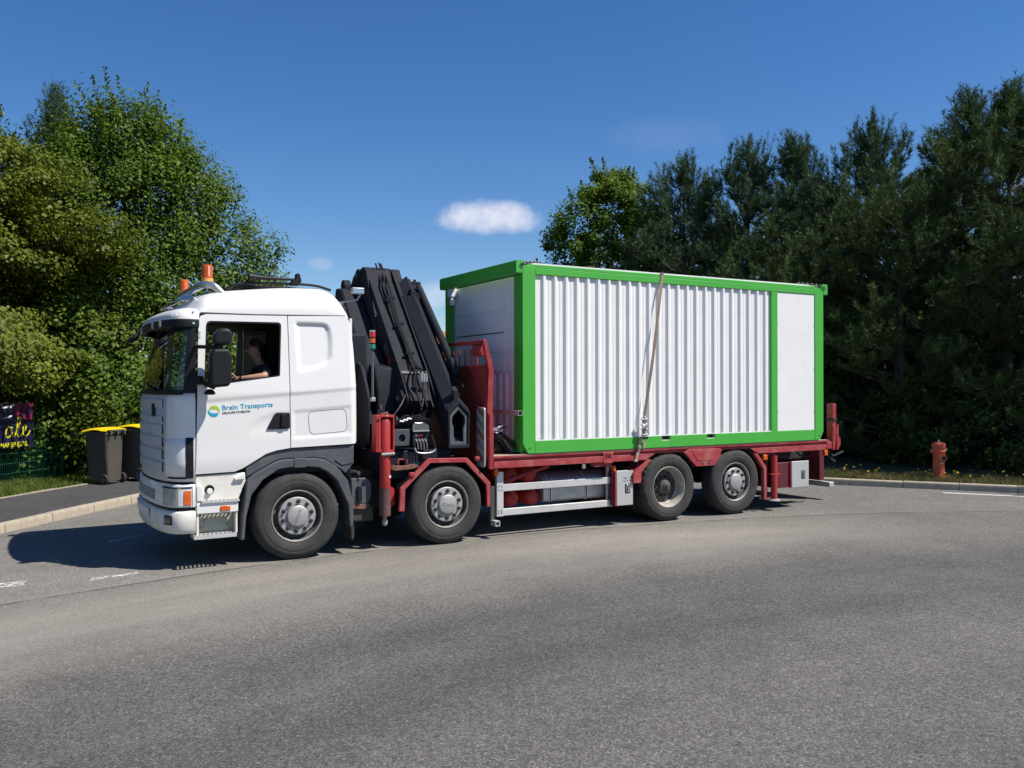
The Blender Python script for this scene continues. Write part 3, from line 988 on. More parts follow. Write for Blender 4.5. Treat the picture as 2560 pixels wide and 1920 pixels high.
broadleaf('hornbeam_tree', 'bright green broadleaf tree beside the row of pines', 'tree', (16.6, 14.0), 1.0, 9.3, 3.05, 420, 84000, 0.10, LEAF_BRT, [(0, 1.0), (0.3, 1.05), (0.5, 0.95), (0.7, 0.75), (0.85, 0.5), (1, 0.2)], shoots=80, lop=0.22)
broadleaf('maple_tree', 'dark green maple tree ahead of the truck', 'tree', (-8.5, 11.0), 0.8, 9.0, 4.0, 300, 13000, 0.25, LEAF_GRN, DOME, shoots=10)
broadleaf('maple_tree', 'green maple tree far along the pavement ahead of the truck', 'tree', (-13.5, 5.0), 0.8, 9.5, 4.2, 300, 13000, 0.25, LEAF_GRN, DOME, shoots=10)
for i, (x, y, h, r) in enumerate([(-2.25, 10.0, 1.6, 0.75), (-1.05, 11.25, 1.8, 0.8), (0.2, 11.9, 2.3, 1.0), (1.35, 12.4, 2.4, 1.1), (2.6, 12.6, 2.3, 1.2)]):
    broadleaf('hazel_shrub', ['leafy hazel shrub behind the banner', 'low hazel shrub at the foot of the green fence post', 'hazel shrub with large leaves behind the grey bins', 'dense hazel shrub between the bins and the cab', 'hazel shrub seen through the cab windows'][i], 'shrub', (x, y), 0.05, h, r, 110, 9000, 0.11, LEAF_HAZ, ROUND, shoots=6, lop=0.25, clump=0.32)

broadleaf('maple_tree', 'slender dark maple top rising behind the yellowish maple', 'tree', (-2.7, 16.5), 2.0, 11.2, 2.2, 260, 26000, 0.11, LEAF_GRN, DOME, shoots=30)
pine('pine_tree', 'blue-green pine rising behind the maple trees', (0.05, 17.0), 10.0, 2.2, PINE_BL, 2200, 3.0, seed=3, forks=4)
GP = 'dark pines behind the right kerb'
pine('pine_tree', 'slim twin-topped pine next to the bright green tree', (17.3, 11.0), 8.9, 2.7, PINE_MD, 3300, 0.3, GP, seed=11, forks=3)
pine('pine_tree', 'pine with a rounded top behind the middle of the container', (18.1, 9.0), 9.25, 2.8, PINE_MD, 3300, 0.3, GP, seed=12, forks=3)
pine('pine_tree', 'narrow pine behind the rear half of the container', (18.75, 7.7), 9.1, 2.5, PINE_MD, 3300, 0.3, GP, seed=13, forks=2)
pine('pine_tree', 'pine with several upright tops above the container end', (20.3, 6.1), 9.3, 3.1, PINE_MD, 3500, 0.3, GP, seed=14, forks=6)
pine('pine_tree', 'tall open-topped pine left of the hydrant', (20.6, 4.1), 9.4, 3.1, PINE_DK, 3500, 0.25, GP, seed=15, forks=6)
pine('pine_tree', 'tall dark pine behind the hydrant', (19.6, 2.0), 8.7, 3.1, PINE_DK, 3700, 0.2, GP, seed=16, forks=5)
pine('pine_tree', 'dark pine past the hydrant with branches to the ground', (20.4, -0.8), 8.8, 3.2, PINE_DK, 3700, 0.2, GP, seed=17, forks=4)
pine('pine_tree', 'short bushy pine close behind the hydrant', (17.9, 3.7), 6.0, 2.7, PINE_DK, 3500, 0.2, GP, seed=18, prof=ROUND)
pine('pine_tree', 'low bushy pine behind the tail of the truck', (17.0, 6.4), 5.4, 2.5, PINE_DK, 3000, 0.2, GP, seed=19, prof=ROUND)
for i, (x, y, h) in enumerate([(24.5, 7.5, 8.6), (22.3, 10.2, 8.4), (21.2, 13.2, 7.6), (25.5, 3.8, 8.8), (25.0, 0.0, 9.0), (19.3, 15.5, 7.0)]):
    pine('pine_tree', 'dark pine in the second row behind the pines by the kerb', (x, y), h, 3.2, PINE_DK, 1300, 0.3, 'second row of pines', seed=30 + i, k=18, nl=0.22, w=0.030)
broadleaf('bramble_thicket', 'dark undergrowth below the pines behind the hydrant', 'undergrowth', (18.8, 2.4), 0.05, 2.0, 2.2, 260, 24000, 0.10, LEAF_HAZ, ROUND, shoots=5, lop=0.3, squash=(0.8, 2.2))

wv = []
for k in range(26):
    cxy = np.array([34 + 3.4 * k * 0.55 + random.uniform(-2, 2), 46 - 3.0 * k + random.uniform(-2, 2)]); hh = random.uniform(6, 8.5)
    n_w = 900
    zf = rng.random(n_w); a_ = rng.uniform(0, 2 * pi, n_w); r_ = (3.6 * np.sqrt(np.clip(1.02 - zf ** 2.2, 0, 1))) * (1 - np.abs(rng.normal(0, .12, n_w)))
    pw = np.stack([cxy[0] + np.cos(a_) * r_, cxy[1] + np.sin(a_) * r_, 0.2 + zf * hh], 1)
    wv.append(leaves(pw, np.stack([np.cos(a_), np.sin(a_), zf + 0.2], 1), 0.75, 0.6))
tag(np_mesh('far_woodland', np.concatenate(wv), 4, LEAF_GRN), 'far belt of dark woodland beyond the rows of pines', 'woodland', kind='stuff')

# ------------------------------------------------------------------ truck
T = thing('flatbed_truck', 'white four-axle flatbed truck with a folded black crane and red loading bed', 'truck', (5.5, 1.25, 0), world_coords=True)


def seg_dist(px, pz, poly, closed=True):
    best = 9
    n = len(poly)
    for i in range(n if closed else n - 1):
        ax, az = poly[i]; bx, bz = poly[(i + 1) % n]
        dx, dz = bx - ax, bz - az
        t = max(0, min(1, ((px - ax) * dx + (pz - az) * dz) / (dx * dx + dz * dz + 1e-12)))
        best = min(best, math.hypot(px - ax - dx * t, pz - az - dz * t))
    return best


RECESS = rounded([(1.74, 2.81), (2.15, 2.81), (2.185, 2.60), (2.165, 2.36), (2.05, 2.27), (1.76, 2.21)], [0.03, 0.09, 0.1, 0.12, 0.1, 0.03])
HANDLE_DISH = [(1.665, 1.745), (1.45, 1.735), (1.30, 1.68), (1.20, 1.57), (1.135, 1.44), (1.16, 1.41), (1.40, 1.42), (1.665, 1.44)]
SWAGE = [(0.60, 1.865), (1.67, 1.945), (2.6, 2.015)]
SWAGE2 = [(1.70, 1.755), (2.6, 1.825)]
LOWSW = [(1.70, 1.425), (2.6, 1.46)]


def side_y(x, z):
    y = 0.020
    if z > 1.98: y += 0.078 * (z - 1.98) / 0.9
    if x < 0.64: y += 0.06 * ((0.64 - x) / 0.4) ** 2
    if z < 1.25: y += 0.02 * ((1.25 - z) / 0.2) ** 2
    if x > 2.40: y += 0.10 * ((x - 2.40) / 0.11) ** 2.2
    y -= 0.012 * smooth01((z - interp(SWAGE, x)) / 0.02) * (1 if x > 0.62 else 0)
    if x > 1.70 and x < 2.45:
        y += 0.010 * smooth01((interp(SWAGE2, x) - z) / 0.02) * smooth01((z - interp(LOWSW, x)) / 0.02) * smooth01((2.42 - x) / 0.02)
    if x > 1.7 and inside(RECESS, x, z): y += 0.030 * smooth01(seg_dist(x, z, RECESS) / 0.034)
    if x < 1.7 and z < 1.76 and inside(HANDLE_DISH, x, z): y += 0.008 * smooth01(seg_dist(x, z, HANDLE_DISH[:7], False) / 0.03) * smooth01((z - 1.42) / 0.2)
    return y


def mirror_y(mb):
    m2 = MB(); m2.v = [(x, 2.5 - y, z) for x, y, z in mb.v]; m2.f = [tuple(reversed(f)) for f in mb.f]
    return m2


DOOR = [(0.606, 1.065), (1.03, 1.075), (1.12, 1.11), (1.38, 1.265), (1.50, 1.30), (1.662, 1.322), (1.645, 2.885), (0.73, 2.865), (0.67, 2.845), (0.645, 2.79), (0.622, 2.0)]
WIN = rounded([(0.725, 2.79), (1.575, 2.80), (1.545, 2.165), (0.98, 2.085), (0.692, 2.03)], [0.06, 0.05, 0.02, 0, 0.03])
REAR = [(1.672, 1.324), (2.47, 1.345), (2.50, 1.36), (2.508, 1.60), (2.50, 1.94), (2.455, 2.50), (2.42, 2.82), (2.37, 2.905), (1.655, 2.887)]
HATCH = rounded([(1.875, 1.745), (2.345, 1.775), (2.365, 1.50), (1.90, 1.47)], 0.07)
grow = lambda poly, d: [(Vector(p) + (Vector(p) - Vector((sum(q[0] for q in poly) / len(poly), sum(q[1] for q in poly) / len(poly)))).normalized() * d)[:] for p in poly]

door_mb = panel(DOOR, [WIN], side_y, 0.028)
rear_mb = panel(REAR, [], side_y, 0.024)
cab = rear_mb.build('cab', WHITE, T, solid=0.035, angle=50)
mirror_y(panel(REAR, [], side_y, 0.05)).build('cab_side_panel', WHITE, cab, solid=0.03, angle=50)
hl_ = [(x, side_y(x, z) + 0.0005, z) for x, z in dens(HATCH, 0.03)]
MB().tube(hl_ + hl_[:1], 0.0032, 6, caps=False).build('locker_hatch_gap', BLACKP, cab)
door = door_mb.build('door', WHITE, T, solid=0.035, angle=50)
fdoor = mirror_y(panel(DOOR, [WIN], side_y, 0.05)).build('door', WHITE, T, solid=0.035, angle=50)
# dark seals behind the shut lines and round the window
MB().prism([(0.075, 1.33), (0.075, 1.98), (0.15, 2.86), (0.19, 2.86), (0.12, 1.98), (0.12, 1.33)], 'x', 1.61, 1.71).build('door_seal', BLACKP, door)
MB().prism([(0.592, 1.04), (0.592, 2.02), (0.63, 2.02), (0.63, 1.04)], 'y', 0.07, 0.12).build('door_seal', BLACKP, door)
wl_in = [(a + (1.13 - a) * 0.035, b + (2.43 - b) * 0.05) for a, b in WIN]
q = MB().ring([(a, b) for a, b in WIN], wl_in, 'y', 0.0, 0.02); q.v = [(x, side_y(x, z) + 0.006 + y, z) for x, y, z in q.v]
q.build('window_seal', BLACKP, door)
# door handle
hd = MB().prism(rounded([(1.385, 1.545), (1.655, 1.548), (1.652, 1.738), (1.50, 1.742), (1.47, 1.71)], 0.02), 'y', 0.006, 0.06).build('handle', BLACKP, door, bevel=0.006)
MB().prism(rounded([(1.545, 1.57), (1.615, 1.57), (1.60, 1.725), (1.555, 1.725)], 0.02), 'y', -0.018, 0.008).build('handle_grip', BLACKP, door, bevel=0.008)
MB().prism(rounded([(1.48, 1.543), (1.63, 1.543), (1.58, 1.505), (1.53, 1.505)], 0.015), 'y', 0.028, 0.04).build('handle_painted_shadow', mat('handle_shadow_grey', (0.45, 0.46, 0.47), 0.5), door)  # grey sheet painting the handle's shadow on the door

# company lettering and logo on the door
side_mat = lambda x, z, rot, y: Matrix.Translation((x, y, z)) @ Matrix.Rotation(rot, 4, 'Y') @ Matrix.Rotation(radians(90), 4, 'X')
text_mesh('lettering', 'Brein Transports', 0.079, BLUEINK, side_mat(0.885, 1.779, radians(-3.2), 0.0185), door, 0.0012, 0.0012, 1.03, 1.02)
text_mesh('lettering', 'GROUPE POISSON', 0.0385, GREYINK, side_mat(0.887, 1.731, radians(-3.2), 0.0185), door, 0.0012, 0.0005, 1.0, 0.99)
LC = (0.799, 1.768); LR = 0.066


def arcp(r, a0, a1, n, cx=0, cz=0):
    return [(LC[0] + cx + r * cos(radians(a0 + (a1 - a0) * i / n)), LC[1] + cz + r * sin(radians(a0 + (a1 - a0) * i / n))) for i in range(n + 1)]


for nm, m_, sgn in (('logo_mark', GREENINK, 1), ('logo_mark', BLUEINK, -1)):
    pts = [(-0.042, 0.012), (-0.050, 0.034), (-0.034, 0.056), (-0.010, 0.066), (0.020, 0.063), (0.046, 0.047), (0.062, 0.022), (0.066, -0.004), (0.060, -0.022), (0.052, -0.002), (0.034, 0.016), (0.010, 0.024), (-0.012, 0.020), (-0.026, 0.008), (-0.016, 0.020), (-0.008, 0.030), (-0.022, 0.024)]
    pts = [(LC[0] + sgn * a, LC[1] + sgn * b) for a, b in pts]
    MB().prism(pts, 'y', 0.0175, 0.021).build(nm, m_, door)

# front: plan curve from the near door edge round the nose to the far door edge
FP = [(0.60, 0.024), (0.525, 0.030), (0.46, 0.052), (0.405, 0.095), (0.362, 0.16), (0.328, 0.25), (0.295, 0.40), (0.258, 0.63), (0.235, 0.85), (0.222, 1.05), (0.218, 1.25)]
FP = FP + [(x, 2.5 - y) for x, y in FP[-2::-1]]
VP = [(0.645, 0.055), (0.55, 0.042), (0.47, 0.055), (0.41, 0.10), (0.362, 0.18), (0.325, 0.30), (0.29, 0.48), (0.258, 0.8), (0.242, 1.25)]
VP = VP + [(x, 2.5 - y) for x, y in VP[-2::-1]]
BP = [(0.60, 0.005), (0.505, 0.008), (0.425, 0.028), (0.362, 0.078), (0.318, 0.16), (0.278, 0.30), (0.24, 0.5), (0.203, 0.85), (0.186, 1.25)]
BP = BP + [(x, 2.5 - y) for x, y in BP[-2::-1]]


def plan(P, a, b, n):
    C = catmull([(x, y, 0) for x, y in P], 8)
    m = len(P) - 1
    out = []
    for i in range(n + 1):
        t = (a + (b - a) * i / n) * 8
        k = min(len(C) - 2, int(t)); out.append(C[k].lerp(C[k + 1], t - k))
    nr = []
    for i in range(len(out)):
        t = (out[min(i + 1, n)] - out[max(i - 1, 0)]).normalized()
        nr.append(Vector((-t.y, t.x, 0)))
    # make normals point outwards (away from the cab centre)
    nr = [v if v.dot(p - V(1.3, 1.25, 0)) > 0 else -v for v, p in zip(nr, out)]
    return out, nr


def loft(P, a, b, n, levels):
    """levels: (z, outward offset, squeeze k towards x=0.62)"""
    C, Nn = plan(P, a, b, n)
    rows = []
    for z, off, k in levels:
        row = []
        for c, nn in zip(C, Nn):
            p = c + nn * off
            row.append((0.62 - (0.62 - p.x) * (1 - k), p.y + (0.05 * k if p.y < 1.25 else -0.05 * k) * 1.5, z))
        rows.append(row)
    return MB().grid(rows)


E_ = len(FP) - 1
# corner panels with the air deflector, and the grille panel
for a, b, par in ((0, 4.95, T), (E_ - 4.95, E_, T)):
    cp = loft(FP, a, b, 24, [(0.97, -0.03, 0), (1.0, 0.0, 0), (1.3, 0.004, 0), (1.6, 0.006, 0), (1.90, 0.0, 0), (1.965, -0.006, 0), (1.985, -0.03, 0.01)]).build('corner_panel', WHITE, par, solid=0.02, angle=50)
    if a == 0:
        loft(FP, 0.75, 4.7, 16, [(1.035, -0.005, 0), (1.05, 0.022, 0), (1.2, 0.034, 0), (1.40, 0.030, 0), (1.455, 0.018, 0), (1.475, -0.006, 0)]).build('air_deflector', WHITE, cp, angle=60)
        dv = loft(FP, 0.32, 1.35, 6, [(1.02, -0.01, 0), (1.03, 0.03, 0), (1.25, 0.036, 0), (1.43, 0.034, 0), (1.47, 0.018, 0), (1.49, -0.01, 0)]).build('deflector_vane', BLACKP, cp, angle=60)
        for k in range(4):
            MB().box((0.545, -0.012, 1.10 + 0.1 * k), (0.575, 0.02, 1.112 + 0.1 * k)).build('vane_rib', BLACKP, dv)
        loft(FP, 1.3, 4.4, 10, [(1.015, -0.01, 0), (1.022, 0.018, 0), (1.036, 0.018, 0), (1.04, -0.01, 0)]).build('deflector_lip', BLACKP, cp)
grille = loft(FP, 5.0, E_ - 5.0, 30, [(0.98, -0.01, 0), (1.0, 0.0, 0), (1.95, 0.0, 0), (1.985, -0.02, 0.01)]).build('front_panel', FRONTSHADE, T, solid=0.02, angle=50)
for z0, z1, off in ((1.08, 1.20, 0.018), (1.22, 1.34, 0.02), (1.36, 1.48, 0.02), (1.50, 1.62, 0.02), (1.64, 1.72, 0.016)):
    loft(FP, 5.6, E_ - 5.6, 24, [(z0, 0.0, 0), (z0 + 0.012, off, 0), (z1 - 0.012, off, 0), (z1, 0.0, 0)]).build('grille_slat', FRONTSHADE, grille)
loft(FP, 5.6, E_ - 5.6, 24, [(1.80, 0.002, 0), (1.81, 0.012, 0), (1.90, 0.012, 0), (1.91, 0.002, 0)]).build('grille_slat', FRONTSHADE, grille)
MB().prism([(0.60, 1.70), (0.72, 1.70), (0.72, 1.85), (0.60, 1.85)], 'x', 0.232, 0.28).build('panel_recess', BLACKP, grille)
loft(FP, 0.2, E_ - 0.2, 40, [(0.955, -0.02, 0), (0.985, -0.012, 0)]).build('panel_gap', BLACKP, T)

# windscreen, pillars, header
ws = [(1.975 + 0.85 * i / 8, 0.0 + 0.012 * sin(pi * i / 8), 0.48 * i / 8) for i in range(9)]
loft(FP, 1.7, E_ - 1.7, 44, ws).build('windscreen', GLASS, T, angle=60)
for a, b in ((0.0, 1.75), (E_ - 1.75, E_)):
    loft(FP, a, b, 8, [(z, o + 0.004, k) for z, o, k in ws]).build('windscreen_pillar', BLACKP, T, solid=0.03, angle=60)
loft(FP, 1.7, E_ - 1.7, 44, [(1.955, 0.012, 0), (1.965, 0.018, 0), (2.005, 0.016, 0.015), (2.01, 0.004, 0.015)]).build('windscreen_seal', BLACKP, T)
for y0 in (0.55, 1.35):
    MB().tube([(0.245, y0, 2.0), (0.225, y0 + 0.35, 2.05), (0.235, y0 + 0.75, 2.10)], [0.012, 0.009, 0.006], 6).build('wiper', BLACKP, T)

# roof
ZT = [(0.36, 2.83), (0.46, 2.90), (0.565, 2.985), (0.64, 3.06), (0.81, 3.14), (1.08, 3.185), (1.63, 3.245), (2.05, 3.262), (2.19, 3.245), (2.29, 3.19), (2.37, 3.09), (2.42, 2.98), (2.44, 2.89)]
SY = [(0.094, 0.0), (0.096, 0.12), (0.105, 0.34), (0.135, 0.58), (0.19, 0.77), (0.28, 0.90), (0.42, 0.98), (0.7, 1.02), (1.25, 1.05)]
SY = SY + [(2.5 - y, s) for y, s in SY[-2::-1]]
xs = [0.36, 0.40, 0.46, 0.52, 0.565, 0.60, 0.64, 0.70, 0.76, 0.81, 0.9, 1.0, 1.08, 1.3, 1.5, 1.63, 1.85, 2.05, 2.12, 2.19, 2.25, 2.29, 2.33, 2.37, 2.40, 2.42, 2.44]
rows = []
ztc = catmull([(a, b, 0) for a, b in ZT], 6)
ztab = [(p.x, p.y) for p in ztc]
for x in xs:
    zt = interp(ztab, x); row = []
    for y, s in SY:
        e = abs(y - 1.25) / 1.16
        fr = 0.20 * e ** 4 * (1 - smooth01((x - 0.36) / 0.5)) - 0.04 * e ** 4 * smooth01((x - 2.1) / 0.3)
        row.append((x + fr, y, 2.886 + (zt - 2.886) * s if x > 0.5 else 2.80 + (zt - 2.80) * s))
    rows.append(row)
roof = MB().grid(rows).build('cab_roof', WHITE, T, solid=0.02, angle=60)
# drip groove between roof and door
MB().tube([(0.66, 0.091, 2.868), (1.2, 0.086, 2.879), (1.65, 0.086, 2.889), (2.36, 0.092, 2.907)], 0.006, 6).build('roof_seam', BLACKP, roof)
MB().grid([[(2.46, y, z) for y in (0.13, 1.25, 2.37)] for z in (1.36, 2.0, 2.88)]).build('cab_rear_wall', WHITE, T, solid=0.03)
MB().box((0.42, 0.13, 1.02), (2.44, 2.37, 1.10)).build('cab_floor', INTER, T)
MB().prism([(0.40, 1.1), (0.40, 1.98), (0.62, 2.02), (0.72, 1.9), (0.75, 1.1)], 'y', 0.12, 2.38).build('dashboard', INTER, T, bevel=0.03)
MB().box((1.95, 0.17, 1.1), (2.0, 2.33, 2.85)).build('bunk_curtain', INTER, T)
MB().box((0.55, 0.13, 2.83), (2.4, 2.37, 2.86)).build('headliner', INTER, T)
for yc in (0.62, 1.88):
    st = MB().box((1.18, yc - 0.26, 1.50), (1.68, yc + 0.26, 1.66)).build('seat', INTER, T, bevel=0.05, seg=3)
    MB().prism(rounded([(1.60, 1.62), (1.72, 1.60), (1.86, 2.38), (1.75, 2.40)], 0.03), 'y', yc - 0.25, yc + 0.25).build('seat_back', INTER, st, bevel=0.04, seg=3)
    MB().box((1.74, yc - 0.13, 2.41), (1.84, yc + 0.13, 2.62)).build('headrest', INTER, st, bevel=0.04, seg=3)
    MB().box((1.3, yc - 0.15, 1.10), (1.6, yc + 0.15, 1.50)).build('seat_base', INTER, st)
swc = Vector((0.98, 0.66, 2.02)); sw = MB()
ring_pts = [swc + Vector((0.17 * cos(a) * 0.55, 0.23 * sin(a), 0.23 * cos(a) * 0.55 + 0.0)) for a in [2 * pi * i / 24 for i in range(25)]]
sw.tube(ring_pts, 0.014, 8, caps=False); sw.tube([swc, swc + V(-0.28, 0, -0.35)], 0.03, 8); sw.tube([ring_pts[6], swc, ring_pts[18]], 0.012, 6)
sw.build('steering_wheel', BLACKP, T)

# sun visor with lamps
n_ = len(VP) - 1
vis = loft(VP, 0, n_, 48, [(2.80, 0.01, 0), (2.845, 0.008, 0.02), (2.88, -0.012, 0.06), (2.915, -0.05, 0.14), (2.928, -0.09, 0.22)]).build('sun_visor', WHITE, T, solid=0.012, angle=60)
loft(VP, 0, n_, 48, [(2.705, -0.012, 0.0), (2.715, 0.008, 0), (2.79, 0.012, 0), (2.80, 0.008, 0)]).build('visor_shade', BLACKP, vis, solid=0.02, angle=60)
loft(VP, 0, n_, 48, [(2.927, -0.088, 0.22), (2.915, -0.105, 0.25), (2.885, -0.125, 0.30)]).build('visor_gap', BLACKP, vis)
MB().box((0.34, 0.028, 2.815), (0.42, 0.055, 2.85)).build('marker_lamp', LENS, vis, bevel=0.006)
for y, xo in ((0.42, 0.272), (0.75, 0.236), (1.75, 0.236), (2.08, 0.272)):
    MB().box((xo, y - 0.03, 2.72), (xo + 0.07, y + 0.03, 2.80)).build('marker_lamp', LENS, vis, bevel=0.008)
for p_ in ((0.585, 0.050, 2.885), (0.585, 0.040, 2.755)):
    MB().disc((p_[0], p_[1] - 0.012, p_[2]), 0.013, 'y', 12, 0.02).build('visor_screw', CHROME, vis)

# roof light bar with beacons, horn and hatch rail
bar = MB()
path = catmull([(0.95, 0.30, 3.12), (0.86, 0.34, 3.215), (0.77, 0.42, 3.235), (0.74, 0.62, 3.225), (0.73, 1.25, 3.225), (0.74, 1.88, 3.225), (0.77, 2.08, 3.235), (0.86, 2.16, 3.215), (0.95, 2.20, 3.12)], 6)
bar.tube(path, 0.043, 14)
lb = bar.build('light_bar', mat('brushed_steel', (0.62, 0.61, 0.59), 0.3, metal=0.9, vary=0.05), T)
low = catmull([(0.66, 0.40, 3.08), (0.55, 0.55, 3.06), (0.47, 0.8, 3.03), (0.44, 1.25, 3.02), (0.47, 1.7, 3.03), (0.55, 1.95, 3.06), (0.66, 2.10, 3.08)], 6)
MB().tube(low, 0.022, 10).build('lower_tube', CHROME, lb)
for y in (0.62, 1.25, 1.88):
    MB().tube([(0.735, y, 3.215), (0.62, y, 3.12), (0.5, y, 3.03)], 0.014, 8).build('bar_bracket', CHROME, lb)
text_mesh('lettering', 'JP-boge', 0.042, BLACKINK, Matrix.Translation((0.698, 0.96, 3.211)) @ Matrix.Rotation(radians(-90), 4, 'Z') @ Matrix.Rotation(radians(90), 4, 'X'), lb, 0.001)
for x, y, zb, r in ((0.81, 0.47, 3.265, 0.066), (0.80, 2.02, 3.255, 0.060)):
    bc = MB().lathe([(0.001, 0.045), (r * 0.98, 0.045), (r * 0.96, 0.06), (r * 0.9, 0.19), (r * 0.84, 0.205), (0.001, 0.21)], (x, y, zb), 'z', 28).build('beacon', AMBER, T, angle=40)
    MB().lathe([(0.001, 0), (r * 1.05, 0), (r * 1.05, 0.045), (0.001, 0.045)], (x, y, zb), 'z', 28).build('beacon_base', AMBERD, bc, angle=40)
    rb = MB()
    for k in range(9):
        rb.lathe([(r * (0.965 - 0.006 * k), 0.066 + 0.0135 * k), (r * (0.99 - 0.006 * k), 0.0705 + 0.0135 * k), (r * (0.96 - 0.006 * k), 0.075 + 0.0135 * k)], (x, y, zb), 'z', 28)
    rb.build('beacon_ribs', AMBER, bc)
    MB().tube([(x, y, zb - 0.05), (x, y, zb + 0.004)], 0.03, 12).build('beacon_socket', CHROME, bc)
rl = MB()
rl.tube(catmull([(1.05, 0.62, 3.20), (1.2, 0.62, 3.285), (1.6, 0.62, 3.315), (2.1, 0.62, 3.32), (2.35, 0.62, 3.27)], 6), 0.018, 8)
rl.tube(catmull([(1.05, 1.88, 3.20), (1.2, 1.88, 3.285), (1.6, 1.88, 3.315), (2.1, 1.88, 3.32), (2.35, 1.88, 3.27)], 6), 0.018, 8)
rl.box((1.25, 0.68, 3.24), (2.2, 1.82, 3.29))
rl.build('roof_hatch', BLACKP, T, bevel=0.008)
hn = MB().lathe([(0.001, 0.03), (0.030, 0.02), (0.052, 0.0), (0.056, 0.0), (0.044, 0.05), (0.030, 0.12), (0.021, 0.22), (0.016, 0.40), (0.016, 0.56), (0.001, 0.56)], (1.32, 0.60, 3.375), 'x', 24).build('horn', BLACKP, T, angle=60)
MB().prism(rounded([(1.82, 3.30), (1.93, 3.30), (1.955, 3.36), (1.93, 3.45), (1.895, 3.45), (1.89, 3.38), (1.84, 3.36)], 0.01), 'y', 0.55, 0.65).build('horn_valve', BLACKP, hn, bevel=0.008)

# mirrors
mr = MB().prism(rounded([(0.695, 2.06), (0.74, 2.035), (0.90, 2.05), (0.925, 2.12), (0.925, 2.40), (0.89, 2.465), (0.73, 2.46), (0.695, 2.40)], 0.04), 'y', -0.34, -0.16).build('mirror', BLACKP, T, bevel=0.05, seg=4)
MB().prism(rounded([(0.725, 2.53), (0.765, 2.50), (0.90, 2.505), (0.935, 2.56), (0.94, 2.64), (0.89, 2.69), (0.80, 2.685), (0.735, 2.62)], 0.04), 'y', -0.33, -0.17).build('wide_angle_mirror', BLACKP, mr, bevel=0.055, seg=4)
ar = MB()
ar.tube([(0.60, 0.02, 2.49), (0.63, -0.14, 2.485), (0.75, -0.24, 2.48), (0.84, -0.25, 2.485)], 0.022, 10)
ar.tube([(0.80, -0.25, 2.42), (0.80, -0.25, 2.54)], 0.03, 10)
ar.tube([(0.64, 0.0, 2.12), (0.68, -0.12, 2.08), (0.75, -0.24, 2.04)], 0.026, 10)
ar.build('mirror_arm', BLACKP, mr)
MB().prism(rounded([(0.525, 2.07), (0.545, 2.17), (0.675, 2.165), (0.685, 2.09), (0.66, 2.065)], 0.02), 'y', -0.05, 0.035).build('mirror_bracket', BLACKP, mr, bevel=0.015)
MB().lathe([(0.001, 0.065), (0.03, 0.06), (0.045, 0.045), (0.06, 0.025), (0.058, 0.005), (0.03, 0.0), (0.001, 0.0)], (0.715, -0.19, 1.955), 'z', 20).build('mirror_joint', BLACKP, mr)
for nm, c, a in (('front_mirror', (0.285, 0.20, 2.545), 0.3), ('front_mirror', (0.215, 2.28, 2.675), 0.0)):
    fm = MB().lathe([(0.001, -0.03), (0.05, -0.025), (0.075, 0.0), (0.078, 0.035), (0.07, 0.04), (0.001, 0.04)], (0, 0, 0), 'z', 24)
    fm.xform(Matrix.Translation(c) @ Matrix.Rotation(-0.7, 4, 'Y') @ Matrix.Diagonal((1.15, 0.95, 1, 1)))
    fo = fm.build(nm, BLACKP, T)
    MB().lathe([(0.001, 0), (0.068, 0), (0.068, 0.004), (0.001, 0.004)], (0, 0, -0.032), 'z', 24).xform(Matrix.Translation(c) @ Matrix.Rotation(-0.7, 4, 'Y') @ Matrix.Diagonal((1.0, 0.85, 1, 1))).build('mirror_glass', CHROME, fo)
    MB().tube([Vector(c) + V(0.0, 0, 0.03), Vector(c) + V(0.08, -0.01, 0.12), Vector(c) + V(0.16, -0.02, 0.19)], 0.011, 6).build('mirror_stalk', BLACKP, fo)

# bumper, lamps, steps
bmp = loft(BP, 0, n_, 48, [(0.405, -0.06, 0), (0.41, -0.02, 0), (0.45, 0.0, 0), (0.55, 0.008, 0), (0.64, 0.004, 0), (0.66, -0.01, 0), (0.665, -0.05, 0)]).build('bumper', WHITE_OLD, T, solid=0.02, angle=60)
up = loft(BP, 0, n_, 48, [(0.70, -0.04, 0), (0.705, -0.012, 0), (0.82, -0.010, 0), (0.93, -0.016, 0), (0.958, -0.03, 0)]).build('bumper_upper', WHITE, T, solid=0.02, angle=60)
loft(BP, 0, n_, 40, [(0.655, -0.04, 0), (0.71, -0.04, 0)]).build('bumper_gap', BLACKP, bmp)
hl = loft(BP, 2.15, 4.7, 14, [(0.715, -0.02, 0), (0.722, 0.004, 0), (0.915, 0.002, 0), (0.925, -0.02, 0)]).build('headlight', LENS, T, angle=60)
loft(BP, 0.45, 2.1, 8, [(0.715, -0.02, 0), (0.722, 0.003, 0), (0.905, 0.001, 0), (0.915, -0.02, 0)]).build('indicator_lens', mat('clear_lens', (0.66, 0.66, 0.64), 0.15, coat=0.6), hl, angle=60)
loft(BP, 0.52, 1.35, 6, [(0.722, -0.02, 0), (0.730, 0.009, 0), (0.83, 0.009, 0), (0.888, 0.004, 0), (0.893, -0.02, 0)]).build('indicator', AMBER, hl, angle=60)
loft(BP, 0.36, 0.43, 2, [(0.71, -0.01, 0), (0.712, 0.006, 0), (0.915, 0.004, 0), (0.92, -0.01, 0)]).build('lamp_frame', BLACKP, hl)
loft(BP, 0.36, 4.8, 14, [(0.917, -0.01, 0), (0.919, 0.004, 0), (0.930, 0.004, 0), (0.932, -0.01, 0)]).build('lamp_frame', BLACKP, hl)
fg = loft(BP, 2.9, 4.3, 8, [(0.505, -0.02, 0), (0.512, 0.016, 0), (0.612, 0.014, 0), (0.62, -0.02, 0)]).build('fog_lamp_surround', BLACKP, bmp)
